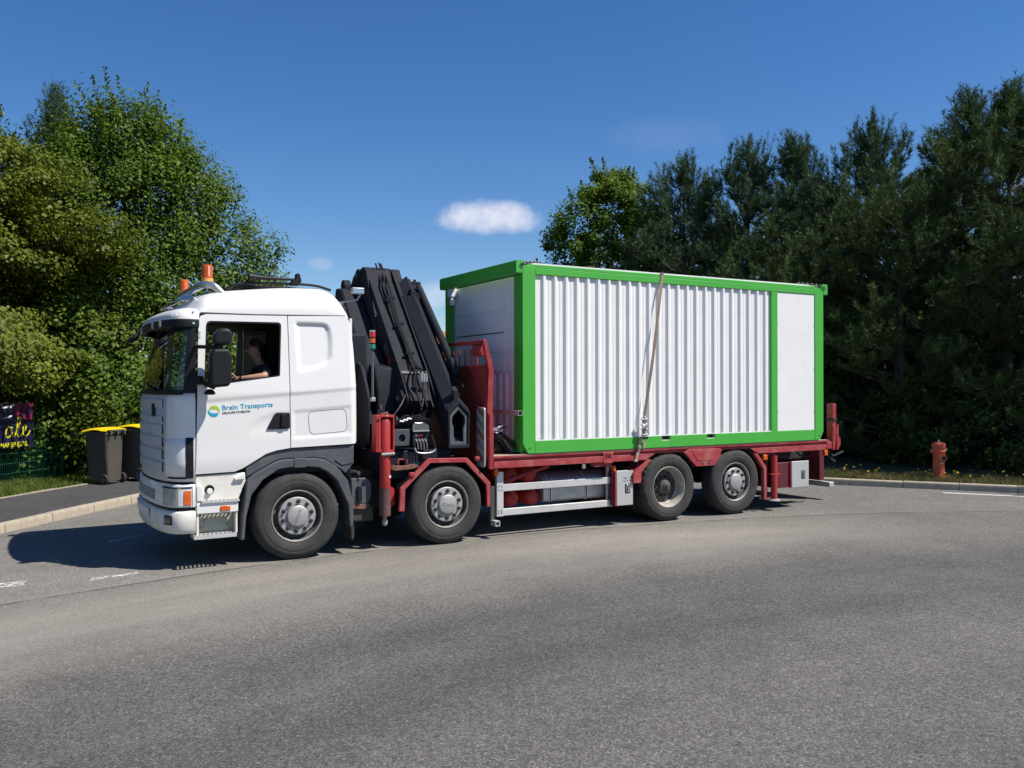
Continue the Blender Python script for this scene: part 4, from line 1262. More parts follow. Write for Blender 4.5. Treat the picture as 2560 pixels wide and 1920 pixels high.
loft(BP, 3.05, 4.15, 8, [(0.525, -0.01, 0), (0.53, 0.021, 0), (0.598, 0.019, 0), (0.604, -0.01, 0)]).build('fog_lamp', mat('fog_dark_lens', (0.06, 0.065, 0.07), 0.15, coat=0.5), bmp)
loft(BP, 6.6, n_ - 6.6, 10, [(0.54, 0.0, 0), (0.543, 0.02, 0), (0.637, 0.02, 0), (0.64, 0.0, 0)]).build('number_plate', mat('plate_white', (0.7, 0.7, 0.68), 0.5), bmp)
loft(BP, 6.2, n_ - 6.2, 10, [(0.75, -0.012, 0), (0.76, -0.002, 0), (0.86, -0.004, 0), (0.87, -0.014, 0)]).build('bumper_recess_panel', mat('recess_grey', (0.25, 0.25, 0.25), 0.6), up)

sp_ = MB().prism([(0.606, 0.755), (0.606, 1.045), (1.15, 1.058), (1.155, 0.96), (1.075, 0.755)], 'y', 0.055, 0.11).build('step_panel', WHITE_OLD, T, bevel=0.01)
MB().prism([(0.606, 0.76), (0.606, 0.94), (0.66, 0.945), (0.685, 0.90), (0.685, 0.76)], 'y', 0.01, 0.056).build('step_panel_edge', WHITE, sp_, bevel=0.012)
MB().prism(rounded([(1.02, 1.0), (1.14, 1.05), (1.14, 0.985), (1.03, 0.98)], 0.01), 'y', 0.02, 0.06).build('panel_fold', WHITE, sp_, bevel=0.01)
MB().lathe([(0.001, 0.0), (0.028, 0.0), (0.032, 0.01), (0.032, 0.04), (0.001, 0.04)], (0.755, 0.02, 0.868), 'y', 24).build('filler_cap', CWHITE, sp_)
MB().disc((0.755, 0.048, 0.885), 0.052, 'y', 28, 0.012).build('filler_recess', BLACKP, sp_)


def tread(x0, x1, y0, y1, z, h, name, parent, m=ALU):
    t = MB().box((x0, y0, z - h), (x1, y0 + 0.012, z))
    t.box((x0, y1 - 0.012, z - h), (x1, y1, z)); t.box((x0, y0 + 0.013, z - h), (x0 + 0.012, y1 - 0.013, z)); t.box((x1 - 0.012, y0 + 0.013, z - h), (x1, y1 - 0.013, z))
    n = int((x1 - x0) / 0.042)
    for i in range(1, n):
        x = x0 + (x1 - x0) * i / n
        t.add(*_bar(x - 0.010, y0 + 0.014, x + 0.016, y1 - 0.014, z - 0.004, 0.008))
    t.box((x0 + 0.014, (y0 + y1) / 2 - 0.01, z - 0.006), (x1 - 0.014, (y0 + y1) / 2 + 0.01, z - 0.002))
    return t.build(name, m, parent)


def _bar(xa, ya, xb, yb, z, w):
    vs = [(xa - w, ya, z), (xa + w, ya, z), (xb + w, yb, z), (xb - w, yb, z)] + [(xa - w, ya, z - 0.012), (xa + w, ya, z - 0.012), (xb + w, yb, z - 0.012), (xb - w, yb, z - 0.012)]
    return vs, [(0, 1, 2, 3), (7, 6, 5, 4), (0, 4, 5, 1), (1, 5, 6, 2), (2, 6, 7, 3), (3, 7, 4, 0)]


tread(0.66, 1.07, -0.02, 0.16, 0.765, 0.022, 'upper_step', T)
st2 = MB().box((0.606, 0.0, 0.622), (1.06, 0.05, 0.742)).build('step_side', WHITE, T, bevel=0.008)
MB().box((0.862, -0.012, 0.642), (0.972, 0.0, 0.698)).build('side_marker', AMBER, st2, bevel=0.008)
rp = MB().box((0.64, 0.14, 0.40), (1.03, 0.17, 0.622)).build('step_riser', mat('dirty_riser', (0.34, 0.35, 0.29), 0.6, vary=0.1, dirt=(0.22, 0.18, 0.11), dirt_amt=0.7, dirt_scale=6), T)
MB().prism(rounded([(0.70, 0.42), (0.98, 0.42), (0.97, 0.53), (0.92, 0.56), (0.76, 0.56), (0.71, 0.53)], 0.03), 'y', 0.132, 0.14).build('riser_emboss', MATS['dirty_riser'], rp, bevel=0.004)
for x, z in ((0.67, 0.585), (0.99, 0.585), (0.67, 0.45), (0.955, 0.47)):
    MB().disc((x, 0.128, z), 0.009, 'y', 12, 0.012).build('bolt', NUT, rp)
tread(0.575, 1.035, -0.04, 0.18, 0.392, 0.045, 'lower_step', T)
MB().box((0.61, 0.02, 0.385), (0.635, 0.16, 0.625)).build('step_bracket', WHITE_OLD, T); MB().box((1.035, 0.02, 0.385), (1.055, 0.16, 0.625)).build('step_bracket', WHITE_OLD, T)

# front mudguard
A_OUT = [(1.085, 0.29), (1.11, 0.57), (1.165, 0.98), (1.25, 1.045), (1.50, 1.172), (1.60, 1.19), (1.96, 1.19), (2.08, 1.165), (2.215, 1.08), (2.36, 0.90), (2.43, 0.61), (2.43, 0.35)]
A_IN = [(2.385, 0.33), (2.365, 0.61), (2.225, 0.91), (2.11, 1.02), (2.0, 1.075), (1.85, 1.092), (1.65, 1.092), (1.52, 1.075), (1.34, 0.965), (1.21, 0.80), (1.15, 0.55), (1.13, 0.29)]
mg = MB().prism(A_OUT + A_IN, 'y', 0.0, 0.40).build('mudguard', GREYP, T, bevel=0.012, seg=3)
MB().prism([(1.165, 1.0), (1.155, 1.10), (1.19, 1.16), (1.39, 1.27), (1.50, 1.298), (1.67, 1.315), (2.45, 1.325), (2.45, 1.11), (2.345, 0.985), (2.30, 1.03), (2.08, 1.175), (1.95, 1.195), (1.60, 1.195), (1.50, 1.18), (1.25, 1.05)], 'y', 0.045, 0.09).build('mudguard_fairing', GREYP, mg, bevel=0.008)
MB().prism(rounded([(2.20, 1.16), (2.44, 1.20), (2.44, 1.11), (2.30, 1.09)], 0.02), 'y', 0.034, 0.05).build('fairing_emboss', GREYP, mg, bevel=0.004)
MB().box((1.70, -0.008, 1.085), (1.845, 0.02, 1.20)).build('mudguard_clip', GREYP, mg, bevel=0.008)
MB().prism([(2.40, 0.345), (2.435, 0.35), (2.44, 0.22), (2.42, 0.17), (2.405, 0.2)], 'y', 0.0, 0.38).build('mud_flap', RUBBER, mg)

# ------------------------------------------------------------------ wheels
TW = 0.515


def tyre_mb(lugs=False):
    prof = [(0.290, 0.070), (0.296, 0.040), (0.318, 0.022), (0.350, 0.010), (0.385, 0.002), (0.412, 0.0), (0.418, 0.0035), (0.424, 0.001), (0.450, 0.006), (0.480, 0.020), (0.500, 0.038), (0.508, 0.052), (0.5115, 0.060)]
    tread_ = []
    for y in (0.088, 0.118, 0.150, 0.182, 0.212):
        tread_ += [(0.515, y - 0.012), (0.515, y - 0.006), (0.503, y - 0.005), (0.503, y + 0.005), (0.515, y + 0.006)]
    back = [(r, 0.30 - y) for r, y in prof[::-1]]
    prof = prof + tread_ + back
    mb_ = MB().lathe(prof, (0, 0, 0), 'y', 96)
    if lugs:
        n = 96
        for i, (r, y) in enumerate(prof):
            if r > 0.495:
                for k in range(n):
                    if k % 3 == 0:
                        v = Vector(mb_.v[i * n + k]); f = (r - 0.014) / r
                        mb_.v[i * n + k] = (v.x * f, v.y, v.z * f)
    return mb_


def steer_wheel(x, name='wheel', text=True, rot=0.0, near=True, deep=0.0):
    w = MB().lathe([(0.128, 0.030), (0.130, 0.006), (0.124, -0.006), (0.108, -0.013), (0.0001, -0.015)], (0, deep, 0), 'y', 48).build(name, RIM, T, angle=45)
    tyre_mb().build('tyre', RUBBER, w, angle=40)
    MB().lathe([(0.296, 0.055), (0.308, 0.030), (0.306, 0.022), (0.298, 0.021), (0.290, 0.030), (0.284, 0.055)], (0, 0, 0), 'y', 72).build('rim_lip', RIMLIP, w)
    wl_ = MB().lathe([(0.286, 0.045), (0.276, 0.085), (0.262, 0.110), (0.240, 0.115), (0.228, 0.09), (0.225, 0.05)], (0, deep * 0.5, 0), 'y', 72).build('rim_well', RIMD, w)
    MB().lathe([(0.226, 0.10), (0.222, 0.030), (0.214, 0.022), (0.206, 0.0215), (0.140, 0.020), (0.128, 0.028)], (0, deep, 0), 'y', 64).build('rim_disc', RIM, w, angle=30)
    for k in range(10):
        a = 2 * pi * (k + 0.5) / 10 + rot
        c = (0.175 * cos(a), deep, 0.175 * sin(a))
        MB().lathe([(0.025, 0.022), (0.025, 0.010), (0.0185, 0.007), (0.0185, -0.008), (0.014, -0.014), (0.0001, -0.0145)], c, 'y', 14).build('wheel_nut', NUT, w, angle=40)
        a2 = 2 * pi * k / 10 + rot
        hb = MB().lathe([(0.0001, 0.0), (0.017, 0.0), (0.017, 0.01), (0.0001, 0.01)], (0.252 * cos(a2), 0.098, 0.252 * sin(a2)), 'y', 12)
        hb.build('hand_hole', NUT, w)
    if text:
        text_mesh('hub_lettering', 'SCANIA', 0.048, RIMLIP, Matrix.Rotation(rot * 3 + 0.25, 4, 'Y') @ Matrix.Translation((0, -0.0155, -0.017)) @ Matrix.Rotation(radians(90), 4, 'X'), w, 0.0015, 0.0, 1.0, 1.0, 'CENTER')
    w.location = (x, 0.0 if near else 2.5, TW)
    if not near: w.rotation_euler = (0, 0, pi)
    return w


def drive_wheel(x, near=True):
    w = MB().lathe([(0.11, 0.19), (0.105, 0.12), (0.095, 0.10), (0.06, 0.09), (0.055, 0.07), (0.036, 0.065), (0.034, 0.035), (0.03, 0.030), (0.0001, 0.030)], (0, 0, 0), 'y', 36).build('wheel', RIMD, T, angle=40)
    tyre_mb(True).build('tyre', RUBBER, w, angle=40)
    MB().lathe([(0.298, 0.055), (0.310, 0.028), (0.306, 0.020), (0.298, 0.022), (0.290, 0.045), (0.274, 0.080), (0.268, 0.15), (0.262, 0.165), (0.25, 0.175)], (0, 0, 0), 'y', 72).build('rim_barrel', mat('rim_dirty_cream', (0.42, 0.39, 0.34), 0.5, metal=0.2, vary=0.15, dirt=(0.16, 0.13, 0.10), dirt_amt=0.7, dirt_scale=9), w)
    MB().lathe([(0.262, 0.168), (0.235, 0.185), (0.18, 0.175), (0.10, 0.175)], (0, 0, 0), 'y', 64).build('rim_disc', RIMD, w)
    for k in range(8):
        a = 2 * pi * k / 8 + 0.2
        MB().lathe([(0.0001, 0.0), (0.028, 0.0), (0.031, 0.006)], (0.207 * cos(a), 0.172, 0.207 * sin(a)), 'y', 16).build('hand_hole', NUT, w)
    for k in range(10):
        a = 2 * pi * k / 10
        MB().tube([(0.145 * cos(a), 0.178, 0.145 * sin(a)), (0.145 * cos(a), 0.135, 0.145 * sin(a))], 0.016, 8).build('wheel_nut', CHASSIS, w)
    w.location = (x, 0.0 if near else 2.5, TW)
    if not near: w.rotation_euler = (0, 0, pi)
    t2 = tyre_mb(True).build('inner_tyre', RUBBER, w, angle=40); t2.location = (0, 0.34, 0)
    return w


WX = (1.745, 3.70, 7.39, 8.745)
steer_wheel(WX[0], rot=0.55)
steer_wheel(WX[1], rot=-0.02)
drive_wheel(WX[2])
steer_wheel(WX[3], text=False, rot=0.3, deep=0.012)
for o in [o for o in T.children if o.name.startswith('wheel')]:
    c = copy_tree(o, T); c.matrix_parent_inverse = o.matrix_parent_inverse.copy()
    c.location = (o.location.x, 2.5, TW); c.rotation_euler = (0, 0, pi)
for x in WX:
    MB().tube([(x, 0.25, TW), (x, 2.25, TW)], 0.075, 12).build('axle', CHASSIS, T)

# ------------------------------------------------------------------ chassis, bed and fittings
ch = MB()
for y in (0.86, 1.56):
    ch.box((0.75, y, 0.72), (11.45, y + 0.08, 0.98))
for x in (1.2, 2.4, 3.2, 4.6, 5.6, 6.6, 8.05, 9.3, 10.3, 11.3):
    ch.box((x, 0.945, 0.76), (x + 0.08, 1.555, 0.94))
ch.build('chassis_frame', CHASSIS, T, bevel=0.006)
MB().box((0.95, 0.55, 0.55), (2.55, 1.95, 1.0)).build('engine_block', CHASSIS, T, bevel=0.05)
MB().box((2.6, 0.5, 0.45), (3.05, 2.0, 0.95)).build('gearbox', CHASSIS, T, bevel=0.05)
MB().tube([(4.2, 1.25, 0.62), (7.2, 1.25, 0.58)], 0.07, 10).build('propeller_shaft', CHASSIS, T)
for x in (1.745, 3.70, 7.39, 8.745):
    for y in (0.72, 1.78):
        MB().prism([(x - 0.75, 0.74), (x, 0.62), (x + 0.75, 0.74), (x + 0.75, 0.69), (x, 0.55), (x - 0.75, 0.69)], 'y', y - 0.045, y + 0.045).build('leaf_spring', CHASSIS, T)
# grey battery box behind the first wheel
bb = MB().prism(rounded([(2.47, 0.90), (2.66, 0.90), (2.735, 0.84), (2.74, 0.66), (2.69, 0.575), (2.47, 0.575)], 0.03), 'y', 0.20, 0.62).build('battery_box', GREYP, T, bevel=0.012)
MB().box((2.545, 0.17, 0.60), (2.60, 0.20, 0.80)).build('box_latch', BLACKP, bb, bevel=0.006)
MB().prism([(2.46, 0.575), (2.70, 0.575), (2.70, 0.53), (2.62, 0.51), (2.46, 0.535)], 'y', 0.20, 0.30).build('box_bracket', RUSTY, bb)
MB().box((2.42, 0.24, 0.35), (2.78, 0.55, 0.54)).build('exhaust_box', mat('exhaust_dull', (0.05, 0.042, 0.035), 0.7), T, bevel=0.02)

# loading bed
DZ = 1.105
bed = MB().box((4.33, 0.035, 1.04), (10.84, 2.465, 1.098)).build('loading_bed', RED, T)
pl_me = None
for k in range(12):
    y0 = 0.05 + 0.2 * k
    if pl_me is None:
        o = MB().box((4.40, 0, 0), (10.80, 0.194, 0.014)).build('deck_plank', WOOD, bed); pl_me = o.data
    else:
        o = bpy.data.objects.new('deck_plank', pl_me); COL.objects.link(o); o.parent = bed
    o.location = (0, y0, 1.0985)
RP = [(0.034, 1.108), (0.0, 1.108), (-0.004, 1.098), (0.0, 1.076), (0.042, 1.060), (0.042, 1.030), (0.060, 1.030), (0.060, 1.108)]
RF = lambda x0, x1, d0, d1: MB().prism([(x0 + d0, 0.944), (x0, 1.032), (x1, 1.032), (x1 - d1, 0.944)], 'y', -0.006, 0.032)
for yy in (0, 1):
    prof = RP if yy == 0 else [(2.5 - a, b) for a, b in RP]
    sides = ((4.36, 7.755), (7.76, 10.86)) if yy == 0 else ((4.36, 10.86),)
    for x0, x1 in sides:
        MB().prism(prof, 'x', x0 + 0.002, x1).build('side_rail', REDW, bed, bevel=0.003, angle=25)
for x0, x1, d0, d1 in ((4.377, 7.10, 0.0, 0.16), (7.68, 8.45, 0.16, 0.16), (9.04, 10.81, 0.16, 0.02)):
    RF(x0, x1, d0, d1).build('rail_flange', REDW, bed, bevel=0.004)
MB().box((4.37, 2.468, 0.944), (10.80, 2.5, 1.032)).build('rail_flange', REDW, bed)
MB().box((4.37, -0.003, 1.1085), (10.83, 0.05, 1.113)).build('rail_top_strip', mat('worn_bare_edge', (0.52, 0.42, 0.36), 0.6, vary=0.2, scale=14), bed)
MB().prism([(7.76, 1.074), (8.40, 1.062), (8.40, 0.93), (8.26, 0.80), (7.90, 0.80), (7.665, 1.02)], 'y', -0.014, 0.03).build('wheel_gap_plate', REDW, bed, bevel=0.006)
MB().prism([(7.80, 1.05), (8.36, 1.04), (8.25, 0.885), (7.92, 0.885)], 'y', -0.019, -0.013).build('gap_plate_emboss', REDW, bed, bevel=0.004)
for x in (8.02, 8.15):
    MB().disc((x, -0.017, 0.84), 0.018, 'y', 14, 0.01).build('bolt_hole', NUT, bed)
MB().prism([(6.96, 0.945), (7.04, 0.945), (6.86, 0.775), (6.84, 0.61), (6.70, 0.61), (6.70, 0.755)], 'y', 0.0, 0.30).build('mudguard_end', REDW, bed, bevel=0.006)
MB().prism([(9.12, 0.95), (9.20, 0.95), (9.40, 0.72), (9.405, 0.19), (9.345, 0.19), (9.34, 0.69)], 'y', 0.0, 0.07).build('mudguard_end', REDW, bed, bevel=0.006)
for cx in (7.39, 8.745):
    pts = [(cx + 0.60 * cos(a), TW + 0.585 * sin(a)) for a in [radians(28 + 124 * i / 16) for i in range(17)]]
    pin = [(cx + 0.57 * cos(a), TW + 0.555 * sin(a)) for a in [radians(28 + 124 * i / 16) for i in range(17)]][::-1]
    MB().prism(pts + pin, 'y', 0.06, 0.62).build('wheel_arch', CHASSIS, bed)
# rear stake with claw, tail fittings
MB().prism([(0.06, 0.94), (0.06, 1.72), (0.19, 1.72), (0.19, 0.94)], 'x', 11.04, 11.13).build('tail_stake', RED, T, bevel=0.008)
q = MB().prism(rounded([(11.06, 1.28), (11.175, 1.28), (11.175, 1.40), (11.19, 1.40), (11.19, 1.73), (11.06, 1.73)], 0.01), 'y', 0.04, 0.21)
ts = [o for o in T.children if o.name.startswith('tail_stake')][0]
MB().prism([(10.99, 0.93), (11.05, 0.93), (11.10, 1.30), (11.06, 1.36), (11.0, 1.36)], 'y', 0.02, 0.06).build('stake_web', RED, ts, bevel=0.004)
MB().prism([(11.09, 0.93), (11.14, 0.93), (11.145, 1.36), (11.10, 1.36)], 'y', 0.02, 0.06).build('stake_web', RED, ts, bevel=0.004)
MB().box((11.035, 0.05, 1.42), (11.135, 0.20, 1.47)).build('stake_slot', CHASSIS, ts)
MB().prism(rounded([(11.17, 0.94), (11.24, 0.96), (11.27, 1.02), (11.27, 1.12), (11.22, 1.15), (11.17, 1.15)], 0.02), 'y', 0.08, 0.15).build('tail_hook', RED, ts, bevel=0.01)
MB().box((10.84, 0.02, 0.95), (10.98, 2.48, 1.07)).build('rear_beam', RED, bed, bevel=0.01)
MB().box((10.84, 0.055, 1.07), (10.98, 2.44, 1.10)).build('rear_sill', REDW, bed)
MB().box((10.76, -0.01, 0.845), (10.84, 0.05, 0.94)).build('side_marker', AMBER, bed, bevel=0.01)
MB().box((9.33, -0.008, 0.83), (9.42, 0.05, 0.92)).build('side_marker', AMBER, bed, bevel=0.01)
MB().tube(catmull([(10.35, 0.25, 0.93), (10.42, 0.22, 0.85), (10.6, 0.2, 0.83), (10.7, 0.2, 0.88)], 5), 0.014, 7).build('air_hose', CHASSIS, T)
cp_ = MB()
cp_.tube(catmull([(11.05, 0.15, 0.90), (11.12, 0.12, 0.82), (11.25, 0.10, 0.86), (11.34, 0.1, 0.885)], 5), 0.018, 7)
cp_.tube(catmull([(11.0, 0.15, 0.86), (11.06, 0.12, 0.78), (11.16, 0.12, 0.72)], 5), 0.022, 7)
cp_.build('air_coupling', CHASSIS, T)
MB().box((11.28, 0.55, 0.34), (11.40, 2.0, 0.98)).build('rear_crossplate', mat('box_shaded_red', (0.10, 0.012, 0.018), 0.5, vary=0.1), T, bevel=0.01)  # red darkened so the colour holds the shade under the tail
MB().box((11.36, 0.40, 0.23), (11.48, 2.1, 0.32)).build('underrun_bar', STEEL, T, bevel=0.01)
MB().box((11.402, 0.66, 0.55), (11.44, 0.78, 0.68)).build('tail_lamp', AMBER, T, bevel=0.01)

# rear stabiliser leg and boxes
rs_ = MB().lathe([(0.0001, 0), (0.052, 0), (0.052, 0.70), (0.0001, 0.70)], (9.60, 0.03, 0.19), 'z', 24).build('rear_stabiliser', REDB, T)
MB().ring([(9.495, 0.20), (9.70, 0.20), (9.70, 0.92), (9.495, 0.92)], [(9.507, 0.212), (9.68, 0.212), (9.68, 0.90), (9.507, 0.90)], 'y', 0.085, 0.13).build('stabiliser_frame', REDB, rs_, bevel=0.005)
MB().box((9.495, -0.024, 0.585), (9.70, 0.085, 0.60)).build('stabiliser_bar', REDB, rs_)
MB().lathe([(0.0001, 0), (0.10, 0), (0.10, 0.015), (0.05, 0.035), (0.0001, 0.035)], (9.60, 0.03, 0.155), 'z', 24).build('foot_plate', RIM, rs_)


def toolbox(x0, x1, z0, z1, xs, name):
    b = MB().box((xs, 0.06, z0 + 0.01), (x1 - 0.004, 0.62, z1 - 0.01)).build(name, mat('box_shaded_red', (0.10, 0.012, 0.018), 0.5, vary=0.1), T, bevel=0.006)  # box sides use the same red with shade in its colour
    MB().box((x0, 0.035, z0), (x1, 0.058, z1)).build('box_door', STEEL, b, bevel=0.006)
    MB().box((x0 - 0.035, 0.03, z0), (x0 - 0.006, 0.07, z1)).build('box_edge', RED, b, bevel=0.004)
    cx, cz = x0 + (x1 - x0) * 0.68, z0 + (z1 - z0) * 0.5
    l_ = MB().ring([(cx - 0.035, cz - 0.06), (cx + 0.035, cz - 0.06), (cx + 0.035, cz + 0.05), (cx - 0.035, cz + 0.05)], [(cx - 0.022, cz - 0.045), (cx + 0.022, cz - 0.045), (cx + 0.022, cz + 0.035), (cx - 0.022, cz + 0.035)], 'y', 0.02, 0.034)
    l_.box((cx - 0.012, 0.012, cz - 0.03), (cx + 0.012, 0.033, cz + 0.025))
    l_.build('box_lock', CHROME, b, bevel=0.003)
    MB().box((cx - 0.05, 0.030, cz - 0.075), (cx + 0.04, 0.0345, cz + 0.06)).build('lock_plate', BLACKP, b, bevel=0.002)
    return b


b1 = toolbox(6.425, 6.72, 0.295, 0.805, 6.36, 'tool_box')
toolbox(10.02, 10.42, 0.34, 0.775, 9.66, 'tool_box')
for k in range(26):                      # scratched rust scribble on the box door
    x = 6.53 + 0.16 * random.random(); zc = 0.665 + random.choice((0.03, 0.02, -0.01, -0.015)) + random.uniform(-.01, .01)
    MB().box((x, 0.0335, zc), (x + random.uniform(0.006, 0.028), 0.0348, zc + random.uniform(0.004, 0.012))).build('rust_scratch', RUSTY, b1)

# side guard
sg = MB().box((4.475, 0.10, 0.28), (4.58, 0.16, 0.885)).build('side_guard', ALU, T, bevel=0.006)
MB().box((4.58, 0.11, 0.615), (6.43, 0.15, 0.715)).build('guard_rail', ALU, sg, bevel=0.006)
MB().box((4.58, 0.11, 0.285), (6.41, 0.15, 0.38)).build('guard_rail', ALU, sg, bevel=0.006)
MB().box((6.335, 0.155, 0.30), (6.385, 0.19, 0.90)).build('guard_post', ALU, sg, bevel=0.004)
for x in (4.505, 4.55):
    for z in (0.33, 0.36, 0.64, 0.69):
        MB().disc((x, 0.093, z), 0.007, 'y', 10, 0.01).build('rivet', NUT, sg)
for k in range(4):
    MB().disc((6.36, 0.149, 0.42 + 0.11 * k), 0.011, 'y', 10, 0.01).build('post_hole', NUT, sg)
MB().box((4.39, 0.12, 0.22), (4.455, 0.20, 0.70)).build('guard_mount', mat('dark_galv', (0.10, 0.10, 0.10), 0.5, metal=0.6), sg, bevel=0.01)
MB().ring([(4.40, 0.17), (4.47, 0.17), (4.47, 0.24), (4.40, 0.24)], [(4.41, 0.18), (4.46, 0.18), (4.46, 0.23), (4.41, 0.23)], 'y', 0.0, 0.14).build('tube_end', STEEL, sg)
MB().box((4.42, 0.05, 0.84), (4.475, 0.12, 0.93)).build('side_marker', AMBER, sg, bevel=0.008)
MB().box((6.375, 0.05, 0.80), (6.425, 0.12, 0.88)).build('side_marker', AMBER, b1, bevel=0.008)
# fuel tank
FT = rounded([(0.24, 0.40), (0.24, 0.72), (0.36, 0.80), (0.80, 0.80), (0.80, 0.40)], [0.05, 0.06, 0.08, 0.05, 0.05])
ft = MB().prism(FT, 'x', 5.30, 6.42).build('fuel_tank', ALUT, T, bevel=0.012)
FTg = [(a - 0.006 if a < 0.5 else a + 0.003, b + (0.006 if b > 0.6 else -0.004)) for a, b in FT]
for x in (5.385, 6.00):
    MB().prism(FTg, 'x', x, x + 0.055).build('tank_strap', ALU, ft)
    MB().prism([(a - 0.004, b + 0.004) for a, b in FTg], 'x', x + 0.02, x + 0.035).build('strap_rubber', BLACKP, ft)
MB().lathe([(0.0001, 0.05), (0.05, 0.045), (0.055, 0.0)], (5.9, 0.5, 0.80), 'z', 20).build('tank_cap', BLACKP, ft)
# air tanks
for x, y, z, r in ((4.86, 0.42, 0.47, 0.115), (5.20, 0.42, 0.47, 0.115), (4.86, 0.46, 0.80, 0.125), (5.18, 0.46, 0.80, 0.125)):
    at = MB().lathe([(0.0001, 0.0), (r * 0.35, 0.008), (r * 0.7, 0.032), (r * 0.9, 0.06), (r, 0.095), (r, 0.60), (0.0001, 0.62)], (x, y - 0.12, z), 'y', 36).build('air_tank', REDT, T, angle=60)
    MB().tube([(x, y - 0.13, z), (x, y - 0.10, z)], 0.016, 10).build('drain_plug', RUSTY, at)
    MB().box((x - 0.018, y - 0.077, z + r * 0.55), (x + 0.018, y - 0.07, z + r * 0.80)).build('tank_sticker', CWHITE, at)
MB().tube([(4.62, 0.22, 0.72), (5.0, 0.20, 0.83), (5.35, 0.18, 0.92)], 0.03, 8).build('tank_stay', RED, T)
MB().prism(rounded([(5.82, 0.935), (5.87, 0.935), (5.88, 0.88), (5.845, 0.86), (5.815, 0.88)], 0.01), 'y', 0.03, 0.05).build('lashing_ring', CHROME, bed)
for x in (6.19, 6.23, 6.27):
    MB().prism([(x, 1.0), (x + 0.02, 1.0), (x + 0.02, 1.07), (x, 1.06)], 'y', -0.012, -0.003).build('rail_slot', CHASSIS, bed)
MB().box((6.16, -0.012, 0.93), (6.33, 0.03, 1.085)).build('rail_joint_plate', REDW, bed, bevel=0.004)
MB().prism([(5.98, 0.935), (6.32, 0.935), (6.32, 0.88), (6.02, 0.885)], 'y', 0.02, 0.10).build('rail_bracket', RED, bed)

# headboard
hb = MB().box((4.28, 0.055, 1.08), (4.335, 2.445, 2.29)).build('headboard', RED, T, bevel=0.006)
HP = [(4.31, 0.935), (4.375, 0.935), (4.375, 1.64), (4.365, 1.68), (4.375, 2.285), (4.27, 2.66), (4.215, 2.66), (4.30, 2.27), (4.275, 1.70), (4.31, 1.64)]
for y in (0.0, 2.45):
    MB().prism(HP, 'y', y, y + 0.052).build('headboard_post', RED, hb, bevel=0.006)
MB().box((4.205, 0.053, 2.60), (4.265, 2.447, 2.655)).build('top_bar', RED, hb, bevel=0.006)
MB().box((4.255, 0.053, 2.29), (4.345, 2.447, 2.325)).build('mid_bar', RED, hb, bevel=0.004)
for y in (1.24, 1.36):
    MB().prism([(4.28, 2.32), (4.33, 2.32), (4.265, 2.60), (4.215, 2.60)], 'y', y, y + 0.10 if y > 1.3 else y + 0.02).build('headboard_strut', RED, hb)
for k, y in enumerate((0.28, 0.46, 0.64, 0.82, 1.0)):
    MB().tube([(4.30, y + 0.05, 2.32), (4.30, y + 0.05, 2.46 if k == 0 else 2.545)], 0.011, 8).build('headboard_peg', RED, hb)
MB().prism(rounded([(0.10, 2.44), (0.30, 2.44), (0.34, 2.48), (0.34, 2.60), (0.10, 2.60)], 0.02), 'x', 4.215, 4.30).build('lamp_housing', RED, hb, bevel=0.02)
MB().prism([(0.07, 0.98), (0.20, 0.98), (0.20, 1.76), (0.07, 1.76)], 'x', 4.18, 4.19)
sb = MB().prism(rounded([(-0.055, 0.97), (0.17, 0.97), (0.17, 1.76), (-0.055, 1.76)], 0.04), 'x', 4.205, 4.225).build('striped_board', STEEL, T, bevel=0.004)
for k in range(5):
    z = 1.02 + 0.15 * k
    MB().prism([(-0.035, z), (0.15, z + 0.12), (0.15, z + 0.185), (-0.035, z + 0.065)], 'x', 4.2, 4.206).build('board_stripe', mat('faded_orange_stripe', (0.30, 0.09, 0.06), 0.6, vary=0.15) if k % 2 == 0 else mat('faded_grey_stripe', (0.22, 0.21, 0.21), 0.6), sb)

# fenders of the second axle
F2 = [(3.025, 0.47), (3.045, 0.765), (3.43, 1.12), (3.985, 1.105), (4.325, 0.765), (4.325, 0.44)]
F2i = [(4.275, 0.44), (4.265, 0.735), (3.96, 1.045), (3.455, 1.06), (3.11, 0.745), (3.10, 0.47)]
fd = MB().prism(F2 + F2i, 'y', 0.0, 0.045).build('fender', REDW, T, bevel=0.006)
F3 = [(a, b) for a, b in F2]; F3i = [(a + (0.02 if a > 3.7 else -0.02), b + 0.02) for a, b in F2[::-1]]
inner = [(3.05, 0.47), (3.06, 0.76), (3.435, 1.105), (3.98, 1.09), (4.31, 0.76), (4.31, 0.44)]
inn2 = [(4.285, 0.44), (4.285, 0.75), (3.97, 1.07), (3.445, 1.085), (3.085, 0.75), (3.075, 0.47)]
MB().prism(inner + inn2, 'y', 0.046, 0.46).build('fender_skin', BLACKP, fd)
for x, z in ((3.16, 0.90), (4.09, 1.06)):
    MB().box((x, -0.02, z), (x + 0.07, 0.03, z + 0.055)).build('fender_lug', RED, fd, bevel=0.01)
# rusty jack plate with handle
jp = MB().prism(rounded([(2.96, 1.0), (3.0, 1.045), (3.10, 1.03), (3.32, 1.045), (3.34, 1.01), (3.25, 0.985), (3.0, 0.975)], 0.01), 'y', 0.10, 0.30).build('support_plate', RUSTY, T, bevel=0.006)
MB().tube(rounded_path if False else [(3.07, 0.14, 1.02), (3.07, 0.14, 1.10), (3.085, 0.14, 1.115), (3.175, 0.14, 1.11), (3.19, 0.14, 1.10), (3.19, 0.14, 1.02)], 0.010, 8).build('plate_handle', REDW, jp)
MB().box((3.10, 0.18, 1.03), (3.18, 0.28, 1.09)).build('plate_block', RUSTY, jp)
